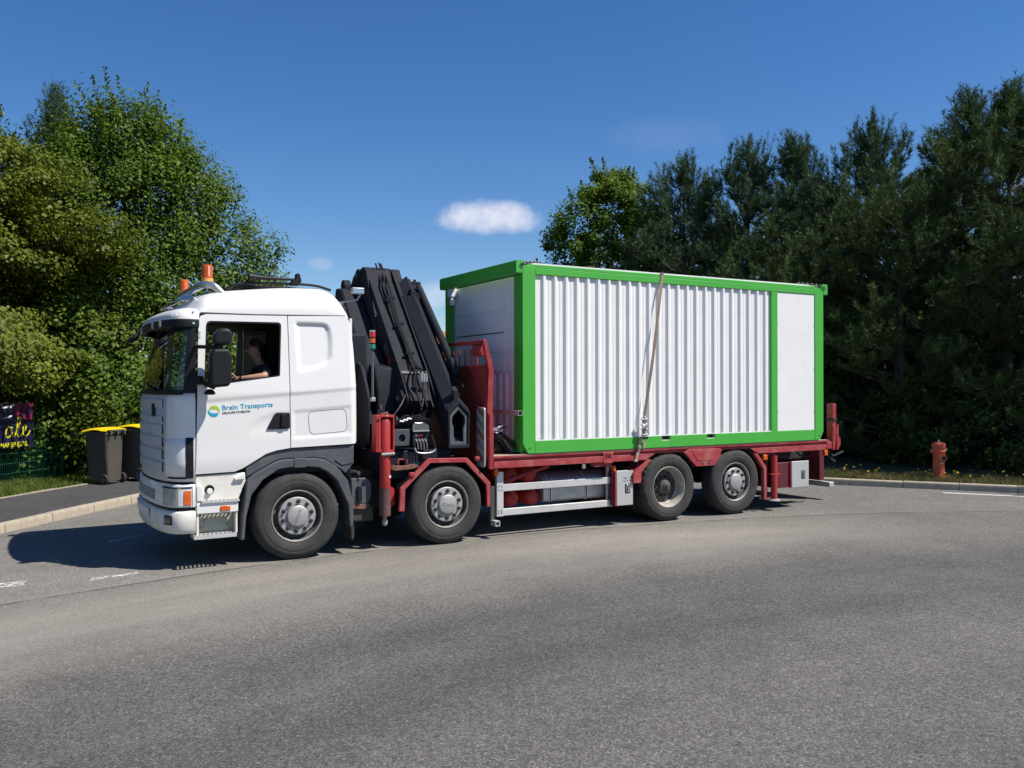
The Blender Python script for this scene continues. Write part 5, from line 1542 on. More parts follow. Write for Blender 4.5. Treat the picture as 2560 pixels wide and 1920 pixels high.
# front stabiliser
fs = MB().lathe([(0.0001, 0), (0.060, 0.0), (0.068, 0.01), (0.068, 1.17), (0.052, 1.21), (0.0001, 1.21)], (2.872, 0.09, 0.42), 'z', 28).build('front_stabiliser', REDB, T, angle=50)
MB().ring([(2.735, 1.225), (2.985, 1.215), (2.985, 1.685), (2.745, 1.685)], [(2.805, 1.25), (2.968, 1.245), (2.968, 1.655), (2.805, 1.655)], 'y', 0.05, 0.20).build('stabiliser_box', REDB, fs, bevel=0.005)
MB().tube([(2.755, 0.01, 1.24), (2.755, 0.005, 1.55), (2.79, 0.005, 1.70), (2.86, 0.01, 1.71)], 0.010, 8).build('stabiliser_rod', REDB, fs)
MB().box((2.80, 0.202, 1.24), (2.975, 0.21, 1.66)).build('stabiliser_shade_back', mat('shaded_maroon', (0.06, 0.008, 0.01), 0.6), fs)  # added dark sheet painting the shade inside the stabiliser frame
MB().tube([(2.86, 0.01, 1.71), (2.875, 0.015, 1.725), (2.89, 0.02, 1.70), (2.88, 0.02, 1.67)], 0.008, 6).build('rod_hook', CHROME, fs)
MB().tube([(2.80, 0.02, 1.195), (2.97, 0.02, 1.20)], 0.020, 10).build('lock_pin', RIMLIP, fs)
MB().lathe([(0.0001, -0.13), (0.02, -0.13), (0.035, -0.11), (0.035, -0.06), (0.025, -0.04), (0.025, 0)], (2.88, 0.12, 0.42), 'z', 20).build('stabiliser_rod_end', RIMLIP, fs)
MB().box((2.90, 0.022, 0.90), (2.925, 0.03, 0.93)).build('sticker', CWHITE, fs)
MB().lathe([(0.0695, 0.0), (0.0695, 0.34)], (2.872, 0.09, 0.425), 'z', 28).build('dirty_sleeve', mat('sooty_red', (0.10, 0.045, 0.04), 0.7, vary=0.2, dirt=(0.2, 0.16, 0.13), dirt_amt=0.6, dirt_scale=8), fs)
MB().prism(rounded([(2.96, 0.5), (3.03, 0.55), (3.02, 0.75), (2.97, 0.78)], 0.02), 'y', 0.15, 0.25).build('stabiliser_guard', REDB, fs)

# ------------------------------------------------------------------ crane (folded across the truck behind the cab)
cr = MB().prism([(0.75, 0.95), (0.75, 1.95), (0.85, 2.30), (1.65, 2.45), (1.75, 0.95)], 'x', 3.02, 3.72).build('crane', CRANE, T, bevel=0.03)
MB().box((2.85, 0.18, 0.86), (3.85, 2.32, 1.22)).build('stabiliser_beam', CRANE, cr, bevel=0.02)
dy, dz = 1.40, 1.64                   # boom axis in the transverse plane
# main boom: near face and side plates
BX0, BX1 = 3.315, 3.735
sec = lambda x0, x1, t: [(x0, -t), (x1, -t), (x1, 0), (x0, 0)]


def boom_pt(s, n):                    # s along the axis from the low end, n depth behind the near face (perp)
    L_ = math.hypot(dy, dz); uy, uz = dy / L_, dz / L_
    return (0.66 + uy * s + uz * n, 2.20 + uz * s - uy * n)


BL = 2.16
pl = lambda pts: [boom_pt(s, n) for s, n in pts]
MB().prism(pl([(0.0, 0.03), (BL - 0.02, 0.03), (BL - 0.02, 0.42), (0.0, 0.42)]), 'x', BX0 + 0.02, BX1 - 0.02).build('main_boom', CRANE, cr, bevel=0.008)
for x in (BX0, BX1 - 0.022):
    MB().prism(pl(rounded([(-0.45, 0.02), (-0.02, -0.015), (BL - 0.12, -0.015), (BL + 0.02, 0.06), (BL + 0.06, 0.25), (BL - 0.02, 0.46), (BL * 0.62, 0.50), (BL * 0.30, 0.44), (0.1, 0.62), (-0.45, 0.55)], 0.10)), 'x', x, x + 0.022).build('boom_side_plate', CRANE, cr, bevel=0.004)
MB().prism(pl([(0.02, 0.0), (0.06, -0.006), (0.06, 0.03), (0.02, 0.03)]), 'x', BX0 + 0.022, BX1 - 0.022).build('boom_weld_strip', CRANE2, cr)
lo = MB().prism(pl([(-0.42, 0.05), (0.02, 0.02), (0.02, 0.40), (-0.42, 0.45)]), 'x', BX0 + 0.05, BX1 - 0.05).build('boom_foot', CRANE, cr, bevel=0.01)
for x0, x1, s_, n_2, r in ((BX0 - 0.055, BX0, -0.28, 0.16, 0.115), (BX1, BX1 + 0.055, -0.28, 0.16, 0.115), (BX0 - 0.03, BX0, 0.55, 0.55, 0.10), (BX0 - 0.05, BX0, BL - 0.02, 0.22, 0.10), (BX0 - 0.24, BX0 - 0.19, 0.15, 0.50, 0.095)):
    y_, z_ = boom_pt(s_, n_2)
    MB().lathe([(0.0001, x0), (r * 0.8, x0), (r, x0 + 0.012), (r, x1), (0.0001, x1)], (0, y_, z_), 'x', 32).build('pivot_boss', CRANE, cr, angle=40)
    MB().lathe([(0.0001, x0 - 0.012), (r * 0.32, x0 - 0.012), (r * 0.32, x0 + 0.002)], (0, y_, z_), 'x', 20).build('pivot_pin', CRANE2, cr)
# link plate and lift cylinders seen beside the boom
y0, z0 = boom_pt(-0.35, 0.40); y1, z1 = boom_pt(1.0, 0.55)
MB().tube([(BX0 - 0.10, y0, z0), (BX0 - 0.10, y1, z1)], [0.075, 0.075], 20).build('lift_cylinder', CRANE, cr)
y2, z2 = boom_pt(1.6, 0.50)
MB().tube([(BX0 - 0.10, y1, z1), (BX0 - 0.10, y2, z2)], 0.04, 16).build('cylinder_rod', mat('dark_chrome', (0.25, 0.25, 0.26), 0.2, metal=1.0), cr)
MB().prism(pl(rounded([(-0.10, 0.30), (0.35, 0.40), (0.62, 0.52), (0.60, 0.68), (0.25, 0.62), (-0.12, 0.50)], 0.06)), 'x', BX0 - 0.05, BX0 - 0.025).build('link_plate', CRANE, cr, bevel=0.004)
# knee head with hook and lamp
MB().prism(pl(rounded([(BL - 0.35, 0.40), (BL + 0.02, 0.30), (BL + 0.10, 0.62), (BL - 0.05, 0.78), (BL - 0.32, 0.70)], 0.08)), 'x', BX0 - 0.02, BX1 - 0.1).build('boom_knee', CRANE, cr, bevel=0.01)
MB().prism(rounded([(1.93, 3.79), (2.42, 3.72), (2.60, 3.52), (2.62, 3.12), (2.30, 2.85), (1.75, 2.55), (1.45, 2.75)], 0.08), 'x', BX0 - 0.03, BX1 - 0.06).build('knee_block', CRANE, cr, bevel=0.012)
MB().lathe([(0.0001, BX0 - 0.045), (0.10, BX0 - 0.045), (0.12, BX0 - 0.03), (0.12, BX0)], (0, 2.36, 3.45), 'x', 28).build('pivot_boss', CRANE, cr)
hy, hz = 2.74, 3.56
MB().prism(rounded([(hy - 0.10, hz - 0.16), (hy + 0.02, hz - 0.22), (hy + 0.09, hz - 0.15), (hy + 0.07, hz + 0.08), (hy - 0.02, hz + 0.13), (hy - 0.10, hz + 0.05)], 0.05), 'x', BX0 - 0.10, BX0 + 0.02).build('crane_hook', CRANE, cr, bevel=0.015)
wl2 = MB().box((2.70, 0.80, 3.26), (2.865, 0.87, 3.345)).build('work_lamp', ALUT, cr, bevel=0.008)
for k in range(4):
    MB().box((2.712, 0.794, 3.272 + 0.018 * k), (2.853, 0.80, 3.282 + 0.018 * k)).build('lamp_grille', CHROME, wl2)
MB().tube([(2.84, 0.88, 3.26), (2.80, 0.90, 3.19), (2.62, 0.95, 3.16), (2.60, 1.0, 3.10)], 0.014, 8).build('lamp_arm', ALUT, wl2)
MB().lathe([(0.0001, 0), (0.05, 0), (0.05, 0.06), (0.0001, 0.06)], (2.60, 1.0, 3.10), 'z', 16).build('lamp_joint', ALUT, wl2)
# hoses down the near face
hs = MB()
for k, x in enumerate((3.50, 3.535, 3.57)):
    pts = []
    for s_ in (BL + 0.02, BL * 0.8, BL * 0.5, BL * 0.25, 0.15, -0.1, -0.35, -0.6):
        y_, z_ = boom_pt(s_, -0.03 - 0.012 * (k % 2) + (0.02 if s_ > BL else 0) + (-0.09 if -0.3 < s_ < 0.1 else 0))
        pts.append((x + (0.035 if s_ < 0.1 else 0) * (k - 1) + 0.02 * sin(s_ * 3 + k), y_, z_))
    hs.tube(catmull(pts, 5), 0.0135, 7)
hs.build('hydraulic_hoses', BLACKP, cr)
for s_ in (BL * 0.93, BL * 0.66, BL * 0.42, 0.35, 0.08):
    y_, z_ = boom_pt(s_, -0.045)
    MB().box((3.475, y_ - 0.012, z_ - 0.02), (3.60, y_ + 0.03, z_ + 0.02)).build('hose_clamp', CRANE, cr, bevel=0.004)
hf = MB()
for k in range(3):
    y_, z_ = boom_pt(-0.16, -0.13); hf.tube([(3.53 + 0.035 * k, y_, z_ + 0.05), (3.53 + 0.035 * k, y_ - 0.01, z_ - 0.06)], 0.017, 8)
hf.build('hose_fittings', ALUT, cr)
MB().prism(rounded([(1.72, 3.20), (2.02, 3.45), (2.10, 3.74), (2.02, 3.80), (1.90, 3.62), (1.66, 3.36)], 0.03), 'x', BX1 + 0.002, BX1 + 0.13).build('boom_latch', CRANE, cr, bevel=0.008)
# warning sticker and emblem on the boom side
y_, z_ = boom_pt(1.45, 0.12)
stk = MB().prism(pl([(1.22, 0.09), (1.58, 0.09), (1.58, 0.155), (1.22, 0.155)]), 'x', BX0 - 0.004, BX0).build('warning_sticker', mat('sticker_pink', (0.55, 0.38, 0.38), 0.5), cr)
MB().prism(pl([(1.25, 0.108), (1.55, 0.108), (1.55, 0.138), (1.25, 0.138)]), 'x', BX0 - 0.006, BX0 - 0.004).build('sticker_text_bar', BLACKINK, stk)
for k in range(4):
    MB().prism(pl([(1.275 + 0.07 * k, 0.114), (1.315 + 0.07 * k, 0.114), (1.315 + 0.07 * k, 0.132), (1.275 + 0.07 * k, 0.132)]), 'x', BX0 - 0.0075, BX0 - 0.006).build('sticker_letter', CWHITE, stk)
em = MB().prism(pl([(0.50, 0.10), (0.68, 0.10), (0.68, 0.22), (0.50, 0.22)]), 'x', BX0 - 0.003, BX0).build('boom_emblem', CRANE2, cr)
ey, ez = boom_pt(0.59, 0.16)
MB().lathe([(0.028, BX0 - 0.006), (0.045, BX0 - 0.006), (0.045, BX0 - 0.003), (0.028, BX0 - 0.003)], (0, ey, ez), 'x', 20, closed=True).build('emblem_ring', BLACKINK, em)
MB().prism(pl([(0.34, 0.13), (0.47, 0.13), (0.47, 0.21), (0.34, 0.21)]), 'x', BX0 - 0.003, BX0).build('emblem_red', REDB, em)
# outer boom beside it with the nested extensions showing at the open end
cx = 3.90
HEX = [(cx - 0.155, 1.225), (cx + 0.15, 1.225), (cx + 0.16, 1.70), (cx, 1.86), (cx - 0.16, 1.70)]


def hexs(f, g=0.0):
    c = (cx, 1.50)
    return [(c[0] + (a - c[0]) * f, c[1] + (b - c[1]) * f + g) for a, b in HEX]


sh = (0, 0, 0)
ob = MB().ring(hexs(0.93), hexs(0.80), 'y', 0.12, 1.85, shear=(0, 0, 1.85)).build('outer_boom', CRANE, cr, bevel=0.006)
MB().ring(hexs(1.0), hexs(0.84), 'y', 0.07, 0.14, shear=(0, 0, 0.06)).build('boom_end_frame', CRANE, cr, bevel=0.008)
# key-hole shaped opening plate inside the end frame
o_pts = hexs(0.80)
KEY = [(cx - 0.072, 1.31), (cx + 0.072, 1.31), (cx + 0.072, 1.50), (cx + 0.098, 1.57), (cx + 0.085, 1.65), (cx, 1.735), (cx - 0.085, 1.65), (cx - 0.098, 1.57), (cx - 0.072, 1.50)]
OUT = [(cx - 0.125, 1.28), (cx + 0.12, 1.28), (cx + 0.125, 1.45), (cx + 0.128, 1.57), (cx + 0.128, 1.66), (cx, 1.79), (cx - 0.128, 1.66), (cx - 0.128, 1.57), (cx - 0.125, 1.45)]
MB().ring(OUT, KEY, 'y', 0.09, 0.13).build('extension_frame', CRANE2, cr, bevel=0.004)
for k, f in enumerate((0.62, 0.50, 0.38)):
    MB().ring(hexs(f + 0.08, 0.03 * k), hexs(f, 0.03 * k), 'y', 0.20 + 0.06 * k, 1.5, shear=(0, 0, 1.35)).build('extension_section', CRANE, cr)
    MB().box((cx - 0.065, 0.17 + 0.03 * k, 1.315 + 0.035 * k), (cx + 0.03 - 0.03 * k, 0.20 + 0.03 * k, 1.345 + 0.035 * k)).build('wear_pad', CRANE2, cr)
MB().prism([(cx - 0.045, 1.875), (cx + 0.03, 1.875), (cx + 0.015, 1.99), (cx - 0.06, 1.99)], 'y', 0.14, 0.20, shear=(0, 0, 0.05)).build('boom_catch', CRANE, cr, bevel=0.006)
# cylinder and bracket lying on the outer boom
MB().tube([(4.06, 0.45, 2.20), (4.06, 1.75, 3.50)], 0.055, 16).build('extension_cylinder', CRANE, cr)
MB().tube([(4.10, 0.35, 2.02), (4.10, 1.78, 3.42)], 0.014, 8).build('extension_pipe', CRANE, cr)
br = MB().box((3.84, 1.80, 3.50), (4.12, 2.0, 3.60)).build('boom_head', CRANE, cr, bevel=0.01)
for k in range(3):
    MB().tube([(3.88 + 0.09 * k, 1.9, 3.60), (3.88 + 0.09 * k, 1.9, 3.64)], 0.022, 8).build('head_bolt', CRANE, br)
MB().prism(rounded([(3.86, 3.22), (4.10, 3.16), (4.12, 3.24), (3.98, 3.40), (3.86, 3.46)], 0.02), 'y', 1.58, 1.70).build('head_bracket', CRANE, br, bevel=0.006)
MB().tube([(4.0, 1.72, 3.44), (4.0, 1.9, 3.56)], 0.05, 12).build('head_pivot', CRANE, br)
# heavy dark machinery between the cab and the boom
MB().prism([(1.0, 1.9), (1.55, 1.9), (2.25, 2.6), (2.45, 3.25), (2.35, 3.5), (2.1, 3.45), (1.5, 2.75), (0.95, 2.2)], 'x', 2.98, 3.29).build('slewing_column', CRANE, cr, bevel=0.03)
MB().prism(rounded([(0.55, 1.25), (1.3, 1.25), (1.5, 2.2), (1.2, 2.5), (0.75, 2.3), (0.5, 1.9)], 0.1), 'x', 2.80, 2.84).build('column_plate', CRANE, cr, bevel=0.006)
MB().tube([(2.90, 0.75, 1.5), (2.90, 1.9, 3.15)], 0.09, 18).build('lift_cylinder', CRANE, cr)
MB().box((2.60, 0.9, 1.2), (2.95, 2.3, 2.75)).build('oil_tank', CRANE, cr, bevel=0.04)
# column side plates, pipes
MB().prism(rounded([(2.93, 1.30), (3.12, 1.30), (3.14, 1.62), (3.05, 1.74), (2.97, 1.74), (2.93, 1.66)], 0.03), 'y', 0.55, 0.58).build('guard_plate', CRANE, cr, bevel=0.004)
cb = MB()
for k in range(8):
    a = random.uniform(2.75, 3.3); b = random.uniform(0.35, 0.75)
    cb.tube(catmull([(a, b, 1.25), (a + random.uniform(-.1, .2), b - 0.1, 1.5 + random.uniform(-.1, .2)), (a + random.uniform(0, .3), b + 0.2, 1.85 + random.uniform(-.2, .3))], 5), random.uniform(0.008, 0.016), 6)
cb.build('column_hoses', BLACKP, cr)
for s_, n_3, w_, h_, m_ in ((1.85, 0.15, 0.10, 0.06, YEL), (0.95, 0.30, 0.05, 0.05, CWHITE), (0.15, 0.20, 0.05, 0.03, CWHITE), (0.30, 0.05, 0.02, 0.02, CRANE2), (0.75, 0.02, 0.03, 0.012, CRANE2), (1.15, 0.0, 0.03, 0.012, CRANE2), (-0.12, 0.05, 0.04, 0.015, CRANE2)):
    MB().prism(pl([(s_, n_3), (s_ + w_, n_3), (s_ + w_, n_3 + h_), (s_, n_3 + h_)]), 'x', BX0 - 0.0035, BX0 + 0.001).build('boom_sticker', m_, cr)
for s_ in (0.25, 0.75, 1.25, 1.75):
    for x in (BX0 + 0.05, BX1 - 0.06):
        y_, z_ = boom_pt(s_, 0.027)
        MB().lathe([(0.0001, -0.012), (0.011, -0.01), (0.012, 0.0)], (x, y_, z_), 'y', 10).build('boom_bolt', CRANE2, cr)
oh = MB()
for k in range(4):
    oh.tube(catmull([(4.00 - 0.02 * k, 1.80, 3.50), (4.06, 1.30 + 0.04 * k, 2.98), (4.07, 0.75, 2.35 + 0.03 * k), (4.02, 0.42, 2.0), (3.75 - 0.05 * k, 0.50, 1.70), (3.45 - 0.04 * k, 0.42, 1.50)], 6), 0.011, 6)
oh.build('outer_boom_hoses', BLACKP, cr)
MB().tube(catmull([(3.33, 0.50, 1.95), (3.20, 0.36, 1.80), (3.05, 0.30, 1.62), (3.08, 0.26, 1.50)], 6), 0.013, 7).build('control_hose', BLACKP, cr)
MB().tube(catmull([(3.60, 0.52, 2.0), (3.52, 0.40, 1.80), (3.42, 0.30, 1.62), (3.38, 0.24, 1.56)], 6), 0.013, 7).build('control_hose', BLACKP, cr)
# status light column
sl = MB().tube([(2.79, 0.30, 1.88), (2.79, 0.30, 2.50)], 0.016, 10).build('signal_pole', CRANE2, cr)
for z0_, z1_, m_ in ((2.505, 2.52, CRANE), (2.522, 2.575, GREENL), (2.577, 2.595, CRANE), (2.597, 2.65, AMBER), (2.652, 2.668, CRANE), (2.67, 2.73, REDL), (2.732, 2.755, ALUT)):
    MB().lathe([(0.0001, z0_), (0.036, z0_), (0.036, z1_), (0.0001, z1_)], (2.79, 0.30, 0), 'z', 20).build('signal_light', m_, sl, angle=40)
MB().box((2.765, 0.27, 1.85), (2.82, 0.33, 1.90)).build('pole_clamp', ALUT, sl, bevel=0.006)
# grey valve box with round opening, control station with levers
CIRC = [(3.108 + 0.045 * cos(a), 1.385 + 0.05 * sin(a)) for a in [2 * pi * i / 24 + pi / 4 for i in range(24)]]
SQ = []
for i in range(24):
    a = 2 * pi * i / 24 + pi / 4; c_, s_ = cos(a), sin(a); f = 1 / max(abs(c_), abs(s_))
    SQ.append((3.103 + 0.110 * c_ * f, 1.392 + 0.103 * s_ * f))
vb = MB().ring(SQ, CIRC, 'y', 0.10, 0.13).build('valve_box', mat('valve_box_grey', (0.058, 0.064, 0.075), 0.45, vary=0.08), T, bevel=0.003)
MB().box((2.993, 0.132, 1.289), (3.213, 0.42, 1.495)).build('valve_box_body', CRANE, vb, bevel=0.01)
hz_ = MB()
for k in range(7):
    x = 3.0 + 0.05 * k
    hz_.tube(catmull([(x, 0.18, 1.50), (x - 0.01, 0.14, 1.57 + 0.02 * (k % 3)), (x + 0.08, 0.12, 1.62 + 0.025 * (k % 3)), (x + 0.20, 0.14, 1.60), (x + 0.25, 0.20, 1.48)], 5), 0.011, 6)
hz_.build('valve_hoses', BLACKP, vb)
ft_ = MB()
for k in range(3):
    ft_.tube([(3.08 + 0.05 * k, 0.12, 1.60 + 0.015 * k), (3.14 + 0.05 * k, 0.12, 1.595 + 0.015 * k)], 0.016, 8)
ft_.build('valve_fittings', ALUT, vb)
cs = MB().prism(rounded([(3.275, 1.27), (3.475, 1.26), (3.49, 1.45), (3.265, 1.455)], 0.015), 'y', 0.14, 0.30).build('control_station', CRANE, T, bevel=0.008)
MB().prism(rounded([(3.25, 1.455), (3.49, 1.45), (3.495, 1.54), (3.40, 1.585), (3.26, 1.585)], 0.03), 'y', 0.10, 0.32).build('control_hood', mat('polished_hood', (0.32, 0.33, 0.33), 0.14, metal=0.95, vary=0.2, scale=14), cs, bevel=0.02, seg=3)
MB().box((3.26, 0.096, 1.462), (3.485, 0.10, 1.482)).build('hood_band', ALUT, cs)
MB().box((3.345, 0.135, 1.395), (3.41, 0.14, 1.425)).build('control_label_red', REDL, cs)
MB().box((3.305, 0.135, 1.395), (3.335, 0.14, 1.425)).build('control_label_grey', STEEL, cs)
for k in range(4):
    x = 3.305 + 0.042 * k
    lv = MB().tube([(x, 0.13, 1.365), (x + 0.004, 0.10, 1.345), (x + 0.018, 0.10, 1.31), (x + 0.022, 0.10, 1.235)], 0.0065, 6)
    lv.box((x - 0.008, 0.10, 1.34), (x + 0.012, 0.13, 1.362))
    lv.build('control_lever', ALUT, cs)
gr = catmull([(3.255, 0.08, 1.42), (3.25, 0.05, 1.30), (3.275, 0.04, 1.215), (3.34, 0.04, 1.19), (3.46, 0.04, 1.19), (3.53, 0.04, 1.215), (3.54, 0.05, 1.27), (3.50, 0.08, 1.42)], 6)
MB().tube(gr, 0.0105, 8).build('guard_bar', ALUT, cs)
for i0_, i1_ in ((0, 8), (len(gr) - 9, len(gr) - 1)):
    MB().tube(gr[i0_:i1_ + 1], 0.0165, 8).build('guard_grip', BLACKP, cs)
MB().box((2.57, 1.3, 0.95), (2.75, 2.2, 2.4)).build('air_intake', CRANE, T, bevel=0.03)
# far side of the chassis
MB().box((4.5, 1.85, 0.32), (6.7, 2.42, 0.92)).build('far_side_tank', CHASSIS, T, bevel=0.03)
MB().box((9.5, 1.75, 0.28), (11.1, 2.42, 0.92)).build('far_side_locker', CHASSIS, T, bevel=0.03)
MB().box((6.9, 1.0, 0.45), (9.25, 1.5, 0.78)).build('bogie_beam', CHASSIS, T, bevel=0.05)

# ------------------------------------------------------------------ container
Y0, Y1 = -0.014, 2.426
X0, X1 = 4.816, 10.724
ZB, ZTT = 1.119, 3.742
Ct = thing('site_container', 'white and green site office container standing on the red truck bed', 'container', (7.77, 1.2, ZB), world_coords=True)
fr = MB()
PW = 0.205
# near side frame (posts, beams) and its far twin
for ya, yb in ((Y0, Y0 + 0.07), (Y1 - 0.07, Y1)):
    CH = 0.085
    MB().prism([(X0, ZB + 0.14), (X0 + CH, ZB), (X0 + PW, ZB), (X0 + PW, 3.66), (X0 + 0.03, 3.69), (X0, 3.665)], 'y', ya, yb).build('corner_post', GREEN, Ct, bevel=0.006)
    MB().prism([(X1, ZB + 0.14), (X1 - CH, ZB), (X1 - PW, ZB), (X1 - PW, 3.66), (X1 - 0.03, 3.69), (X1, 3.665)], 'y', ya, yb).build('corner_post', GREEN, Ct, bevel=0.006)
    MB().box((X0 + PW + 0.001, ya, 3.565), (X1 - PW - 0.001, yb, 3.655)).build('top_beam', GREEN, Ct, bevel=0.006)
    MB().box((X0 + 0.06, ya + 0.004, 3.656), (X1 - 0.06, yb, 3.70)).build('roof_edge_beam', GREEN, Ct, bevel=0.004)
    MB().box((X0 + 0.10, ya + 0.02, 3.7005), (X1 - 0.10, yb + 0.02, 3.722)).build('roof_edge_sheet', CWHITE, Ct, bevel=0.003)
    MB().box((9.503, ya, 1.291), (9.642, yb, 3.564)).build('mid_post', GREEN, Ct, bevel=0.004)
# bottom beam with fork pockets (near), plain (far)
xs_ = [X0 + PW + 0.001, 7.222, 7.388, 8.118, 8.284, X1 - PW - 0.001]
for a, b in ((0, 1), (2, 3), (4, 5)):
    MB().box((xs_[a], Y0, ZB), (xs_[b], Y0 + 0.07, 1.29)).build('bottom_beam', GREEN, Ct, bevel=0.004)
for a, b in ((1, 2), (3, 4)):
    MB().box((xs_[a], Y0 + 0.001, ZB), (xs_[b], Y0 + 0.07, 1.222)).build('bottom_beam', GREEN, Ct)
    MB().box((xs_[a] - 0.01, Y0 + 0.075, 1.20), (xs_[b] + 0.01, Y0 + 0.5, 1.30)).build('fork_pocket', NUT, Ct)
    MB().box((xs_[a], Y0 + 0.003, 1.222), (xs_[b], Y0 + 0.06, 1.228)).build('pocket_lip', CWHITE, Ct)
MB().box((X0 + PW, Y1 - 0.07, ZB), (X1 - PW, Y1, 1.29)).build('bottom_beam', GREEN, Ct)
# end faces of posts, roof end beams with corner plates
for xa, xb, sx in ((X0, X0 + 0.06, -1), (X1 - 0.06, X1, 1)):
    for ya, yb in ((Y0 + 0.071, Y0 + 0.24), (Y1 - 0.24, Y1 - 0.071)):
        MB().box((xa + 0.002, ya, ZB + 0.02), (xb - 0.002, yb, 3.56)).build('end_post', GREEN, Ct, bevel=0.004)
    MB().box((xa + 0.002, Y0 + 0.241, ZB + 0.01), (xb - 0.002, Y1 - 0.241, 1.29)).build('end_sill', GREEN, Ct, bevel=0.004)
    e0, e1 = (X0 - 0.101, X0 - 0.001) if sx < 0 else (X1 + 0.001, X1 + 0.101)
    MB().prism(rounded([(Y0 + 0.012, 3.565), (Y1 - 0.012, 3.565), (Y1 - 0.004, 3.60), (Y1 - 0.004, ZTT - 0.03), (Y1 - 0.03, ZTT), (Y0 + 0.012, ZTT)], [0, 0.01, 0.01, 0.02, 0.02, 0]), 'x', e0, e1).build('roof_end_beam', GREEN, Ct, bevel=0.006)
    px0, px1 = (X0 - 0.101, X0 + 0.04) if sx < 0 else (X1 - 0.045, X1 + 0.101)
    if sx < 0: pp = [(px0, 3.575), (px1 - 0.045, 3.575), (px1 - 0.045, 3.66), (px1, 3.70), (px1 - 0.02, ZTT + 0.005), (px0, ZTT + 0.005)]
    else: pp = [(px1, 3.575), (px0 + 0.045, 3.575), (px0 + 0.045, 3.66), (px0, 3.70), (px0 + 0.02, ZTT + 0.005), (px1, ZTT + 0.005)]
    MB().prism(pp, 'y', Y0 + 0.001 - 0.004, Y0 + 0.0095).build('lifting_plate', GREEN, Ct, bevel=0.002)
    xc = X0 - 0.02 if sx < 0 else X1 + 0.02
    MB().prism([(xc + 0.03 * cos(a), 3.665 + (0.042 if sin(a) > 0 else 0.03) * sin(a)) for a in [2 * pi * i / 18 for i in range(18)]], 'y', Y0 - 0.0075, Y0 - 0.002).build('lifting_eye', mat('eye_shade_green', (0.02, 0.12, 0.03), 0.6), Ct)
for x in (X0 + 0.105, X1 - 0.105):
    MB().disc((x, Y0 - 0.002, ZB + 0.07), 0.012, 'y', 14, 0.006).build('corner_hole', NUT, Ct)
# roof sheet
MB().box((X0 + 0.12, Y0 + 0.075, 3.66), (X1 - 0.12, Y1 - 0.075, 3.70)).build('roof_sheet', CWHITE, Ct)


def corrugated(x0, x1, z0, z1, pitch, first, low, flank, crest, depth, n):
    """vertical trapezoid sheet; returns list of profile points (x, d)"""
    prof = [(x0, depth)]
    for i in range(n):
        c = first + pitch * i
        prof += [(c - crest / 2 - flank, depth), (c - crest / 2, 0), (c + crest / 2, 0), (c + crest / 2 + flank, depth)]
        # two shallow stiffening grooves in the low flat
        m = c + pitch / 2
        if i < n - 1: prof += [(m - 0.014, depth), (m - 0.010, depth - 0.003), (m + 0.010, depth - 0.003), (m + 0.014, depth)]
    prof.append((x1, depth))
    return prof


pr = corrugated(5.022, 9.502, 1.29, 3.565, 0.1835, 5.170, 0, 0.036, 0.032, 0.030, 24)
MB().grid([[(x, Y0 + 0.006 + d, z) for x, d in pr] for z in (1.302, 2.4, 3.564)]).build('corrugated_panel', CWHITE, Ct, angle=20)
flg = MB().box((5.022, Y0 + 0.003, 1.291), (9.502, Y0 + 0.012, 1.303)).build('panel_sill', CWHITE, Ct)
for i in range(24):
    MB().disc((5.170 + 0.1835 * i - 0.085, Y0 + 0.0315, 1.325), 0.006, 'y', 8, 0.004).build('panel_screw', STEEL, flg)
MB().grid([[(x, Y1 - 0.006 - d, z) for x, d in pr] for z in (1.302, 3.564)]).build('corrugated_panel', CWHITE, Ct, angle=20)
MB().box((9.642, Y1 - 0.03, 1.291), (10.518, Y1 - 0.012, 3.564)).build('flat_panel', CWHITE, Ct)
fp = MB().box((9.644, Y0 + 0.012, 1.292), (10.517, Y0 + 0.035, 3.563)).build('flat_panel', CWHITE, Ct, bevel=0.003)
for x in (9.665, 10.497):
    for z in (1.60, 2.32, 3.04):
        MB().disc((x, Y0 + 0.008, z), 0.009, 'y', 10, 0.006).build('panel_screw', STEEL, fp)
MB().disc((10.29, Y0 + 0.009, 2.36), 0.010, 'y', 10, 0.005).build('panel_knob', STEEL, fp)
# front end wall: shutter above, corrugations below
EX = X0 + 0.035
ew = MB().box((EX + 0.012, Y0 + 0.24, 2.215), (EX + 0.05, Y1 - 0.24, 3.563)).build('end_wall', SHUT, Ct)
sh_ = MB()
zs_ = [2.245, 2.52, 2.80, 3.12, 3.40]
for a, b in zip(zs_, zs_[1:]):
    MB().box((EX + 0.002, 0.56, a + 0.008), (EX + 0.011, 2.12, b - 0.008)).build('shutter_slat', SHUT, ew, bevel=0.004)
MB().box((EX + 0.004, 0.545, 2.235), (EX + 0.0115, 0.553, 3.41)).build('shutter_guide', SHUT, ew); MB().box((EX + 0.004, 2.128, 2.235), (EX + 0.0115, 2.136, 3.41)).build('shutter_guide', SHUT, ew)
MB().box((EX + 0.001, 0.60, 2.794), (EX + 0.004, 2.10, 2.806)).build('shutter_gap', NUT, ew)
pr2 = corrugated(Y0 + 0.24, Y1 - 0.24, 0, 0, 0.183, 0.36, 0, 0.036, 0.032, 0.030, 10)
MB().grid([[(EX + 0.006 + d, y, z) for y, d in pr2 if y <= Y1 - 0.24] for z in (1.291, 2.214)]).build('corrugated_panel', SHUT, Ct, angle=20)
MB().grid([[(X1 - 0.04 - d, y, z) for y, d in pr2 if y <= Y1 - 0.24] for z in (1.291, 3.56)]).build('corrugated_panel', SHUT, Ct, angle=20)
